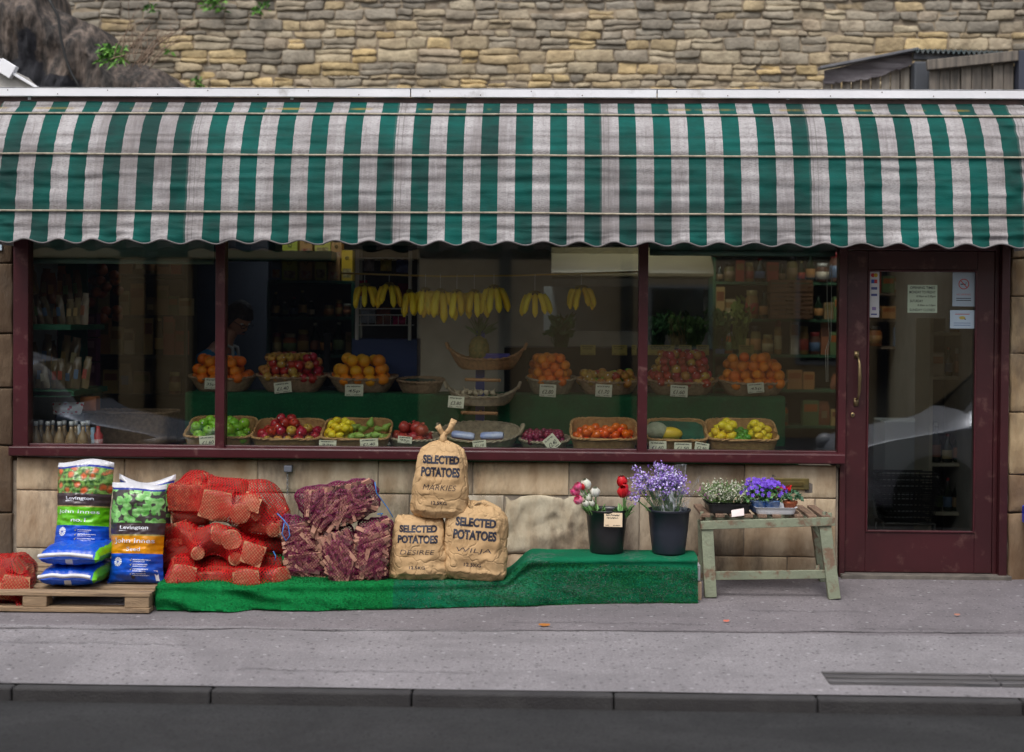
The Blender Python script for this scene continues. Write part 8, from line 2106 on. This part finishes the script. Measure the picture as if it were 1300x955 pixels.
for s_ in (-1, 1): mb.ball((.083, s_*.031, .01), (.011, .013, .008), 12, 8, 0, HT); mb.ball((.093, s_*.031, .006), (.003, .005, .005), 8, 6, 1, HT)
mb.build('eyes', [M('eye_white', (.6, .6, .6), rough=.3), m_blk], ps, smooth=True)
mb = MB(); mb.grid(lambda u, v: HT @ Vector((.098-.004*abs(2*u-1)**2*6*.3, (2*u-1)*.024, -.064-.012*v+.003*math.sin(PI*u))), 8, 3); mb.build('lips', M('lip', (.42, .15, .12), rough=.5), ps)
def hairfn(u, v):
    a = 2*PI*u-PI; t_ = lerp(-.75, PI/2, v); front = max(0, math.cos(a))
    if front > 0: t_ = lerp(lerp(-.75, .32, smooth01(front*1.5)), PI/2, v)
    d = Vector((math.cos(a)*math.cos(t_), math.sin(a)*math.cos(t_), math.sin(t_))); k = 1.13+.05*nz(d.x*5, d.y*5, d.z*7)+.02*math.sin(a*30)*(1-v)
    return HT @ Vector((d.x*.1*k-.004, d.y*.083*k, d.z*.124*k+.004))
mb = MB(); mb.grid(hairfn, 90, 26, cu=True); mb.build('hair', M('dark_hair', (.022, .015, .014), (.045, .03, .028), s=30, rough=.5, bump=.6, bs=120, st=(1, 1, .3)), ps, smooth=True)
mb = MB()
for s_ in (-1, 1): mb.tube([HT @ Vector((.112, s_*.033+.024*math.cos(a), .004+.016*math.sin(a))) for a in [2*PI*k/18 for k in range(18)]], .0028, 6, closed=True); mb.tube([HT @ Vector((.11, s_*.057, .008)), HT @ Vector((.06, s_*.082, .01)), HT @ Vector((-.01, s_*.088, .008))], .0025, 6)
mb.tube([HT @ Vector((.113, -.009, .006)), HT @ Vector((.117, 0, .01)), HT @ Vector((.113, .009, .006))], .0025, 6); mb.build('glasses', M('glasses_frame', (.01, .01, .012), rough=.3), ps, smooth=True)
# clothes
V2 = [hip+Vector((0, 0, -.06)), lerp(hip, sh_c, .5), sh_c+Vector((0, 0, -.005)), nk+Vector((-.01, 0, -.035)), shL, lerp(shL, elL, .6), shR, lerp(shR, elR, .6)]
mb = MB(); mesh_into(mb, skin('c', V2, [(0, 1), (1, 2), (2, 3), (2, 4), (4, 5), (2, 6), (6, 7)], [.14, .138, .132, .066, .082, .07, .082, .07], None, ps)); mb.build('t_shirt', M('cyan_blue_cotton', (.006, .17, .35), (.004, .12, .26), s=6, rough=.85, bump=.4, bs=30), ps, smooth=True)
mb = MB(); mesh_into(mb, skin('c', [hip, hip+Vector((0, -.09, -.08)), knL, anL+Vector((0, 0, .02)), hip+Vector((0, .09, -.08)), knR, anR+Vector((0, 0, .02))], [(0, 1), (1, 2), (2, 3), (0, 4), (4, 5), (5, 6)], [.15, .1, .072, .062, .1, .072, .062], None, ps)); mb.build('trousers', M('dark_denim', (.02, .025, .045), rough=.9), ps, smooth=True)
mb = MB(); mb.grid(lambda u, v: (sh_c.x+.10+.035*math.cos((2*u-1)*1.2)+.06*v*0, Yp+(2*u-1)*.14, lerp(sh_c.z-.06, .6, v)), 10, 12)
for s_ in (-1, 1): mb.tube([(sh_c.x+.13, Yp+s_*.1, sh_c.z-.06), (sh_c.x+.12, Yp+s_*.08, sh_c.z+.05), (nk.x-.02, Yp+s_*.07, nk.z-.0)], .012, 6, 1)
mb.build('apron', [M('black_apron', (.02, .022, .03), rough=.9), M('striped_strap', (.45, .47, .5), rough=.8)], ps, smooth=True)
mb = MB(); 
for a_, s_ in ((-.0, 1),):
    put_text(mb, 'Stories', .2, .05, lambda x, z: (sh_c.x-.02+z*1.0-.02, Yp-.262+abs(z)*.3, sh_c.z-.19+x), bold=.02)
mb.build('sleeve_print', M('pale_shirt_print', (.45, .5, .55), rough=.8), ps)
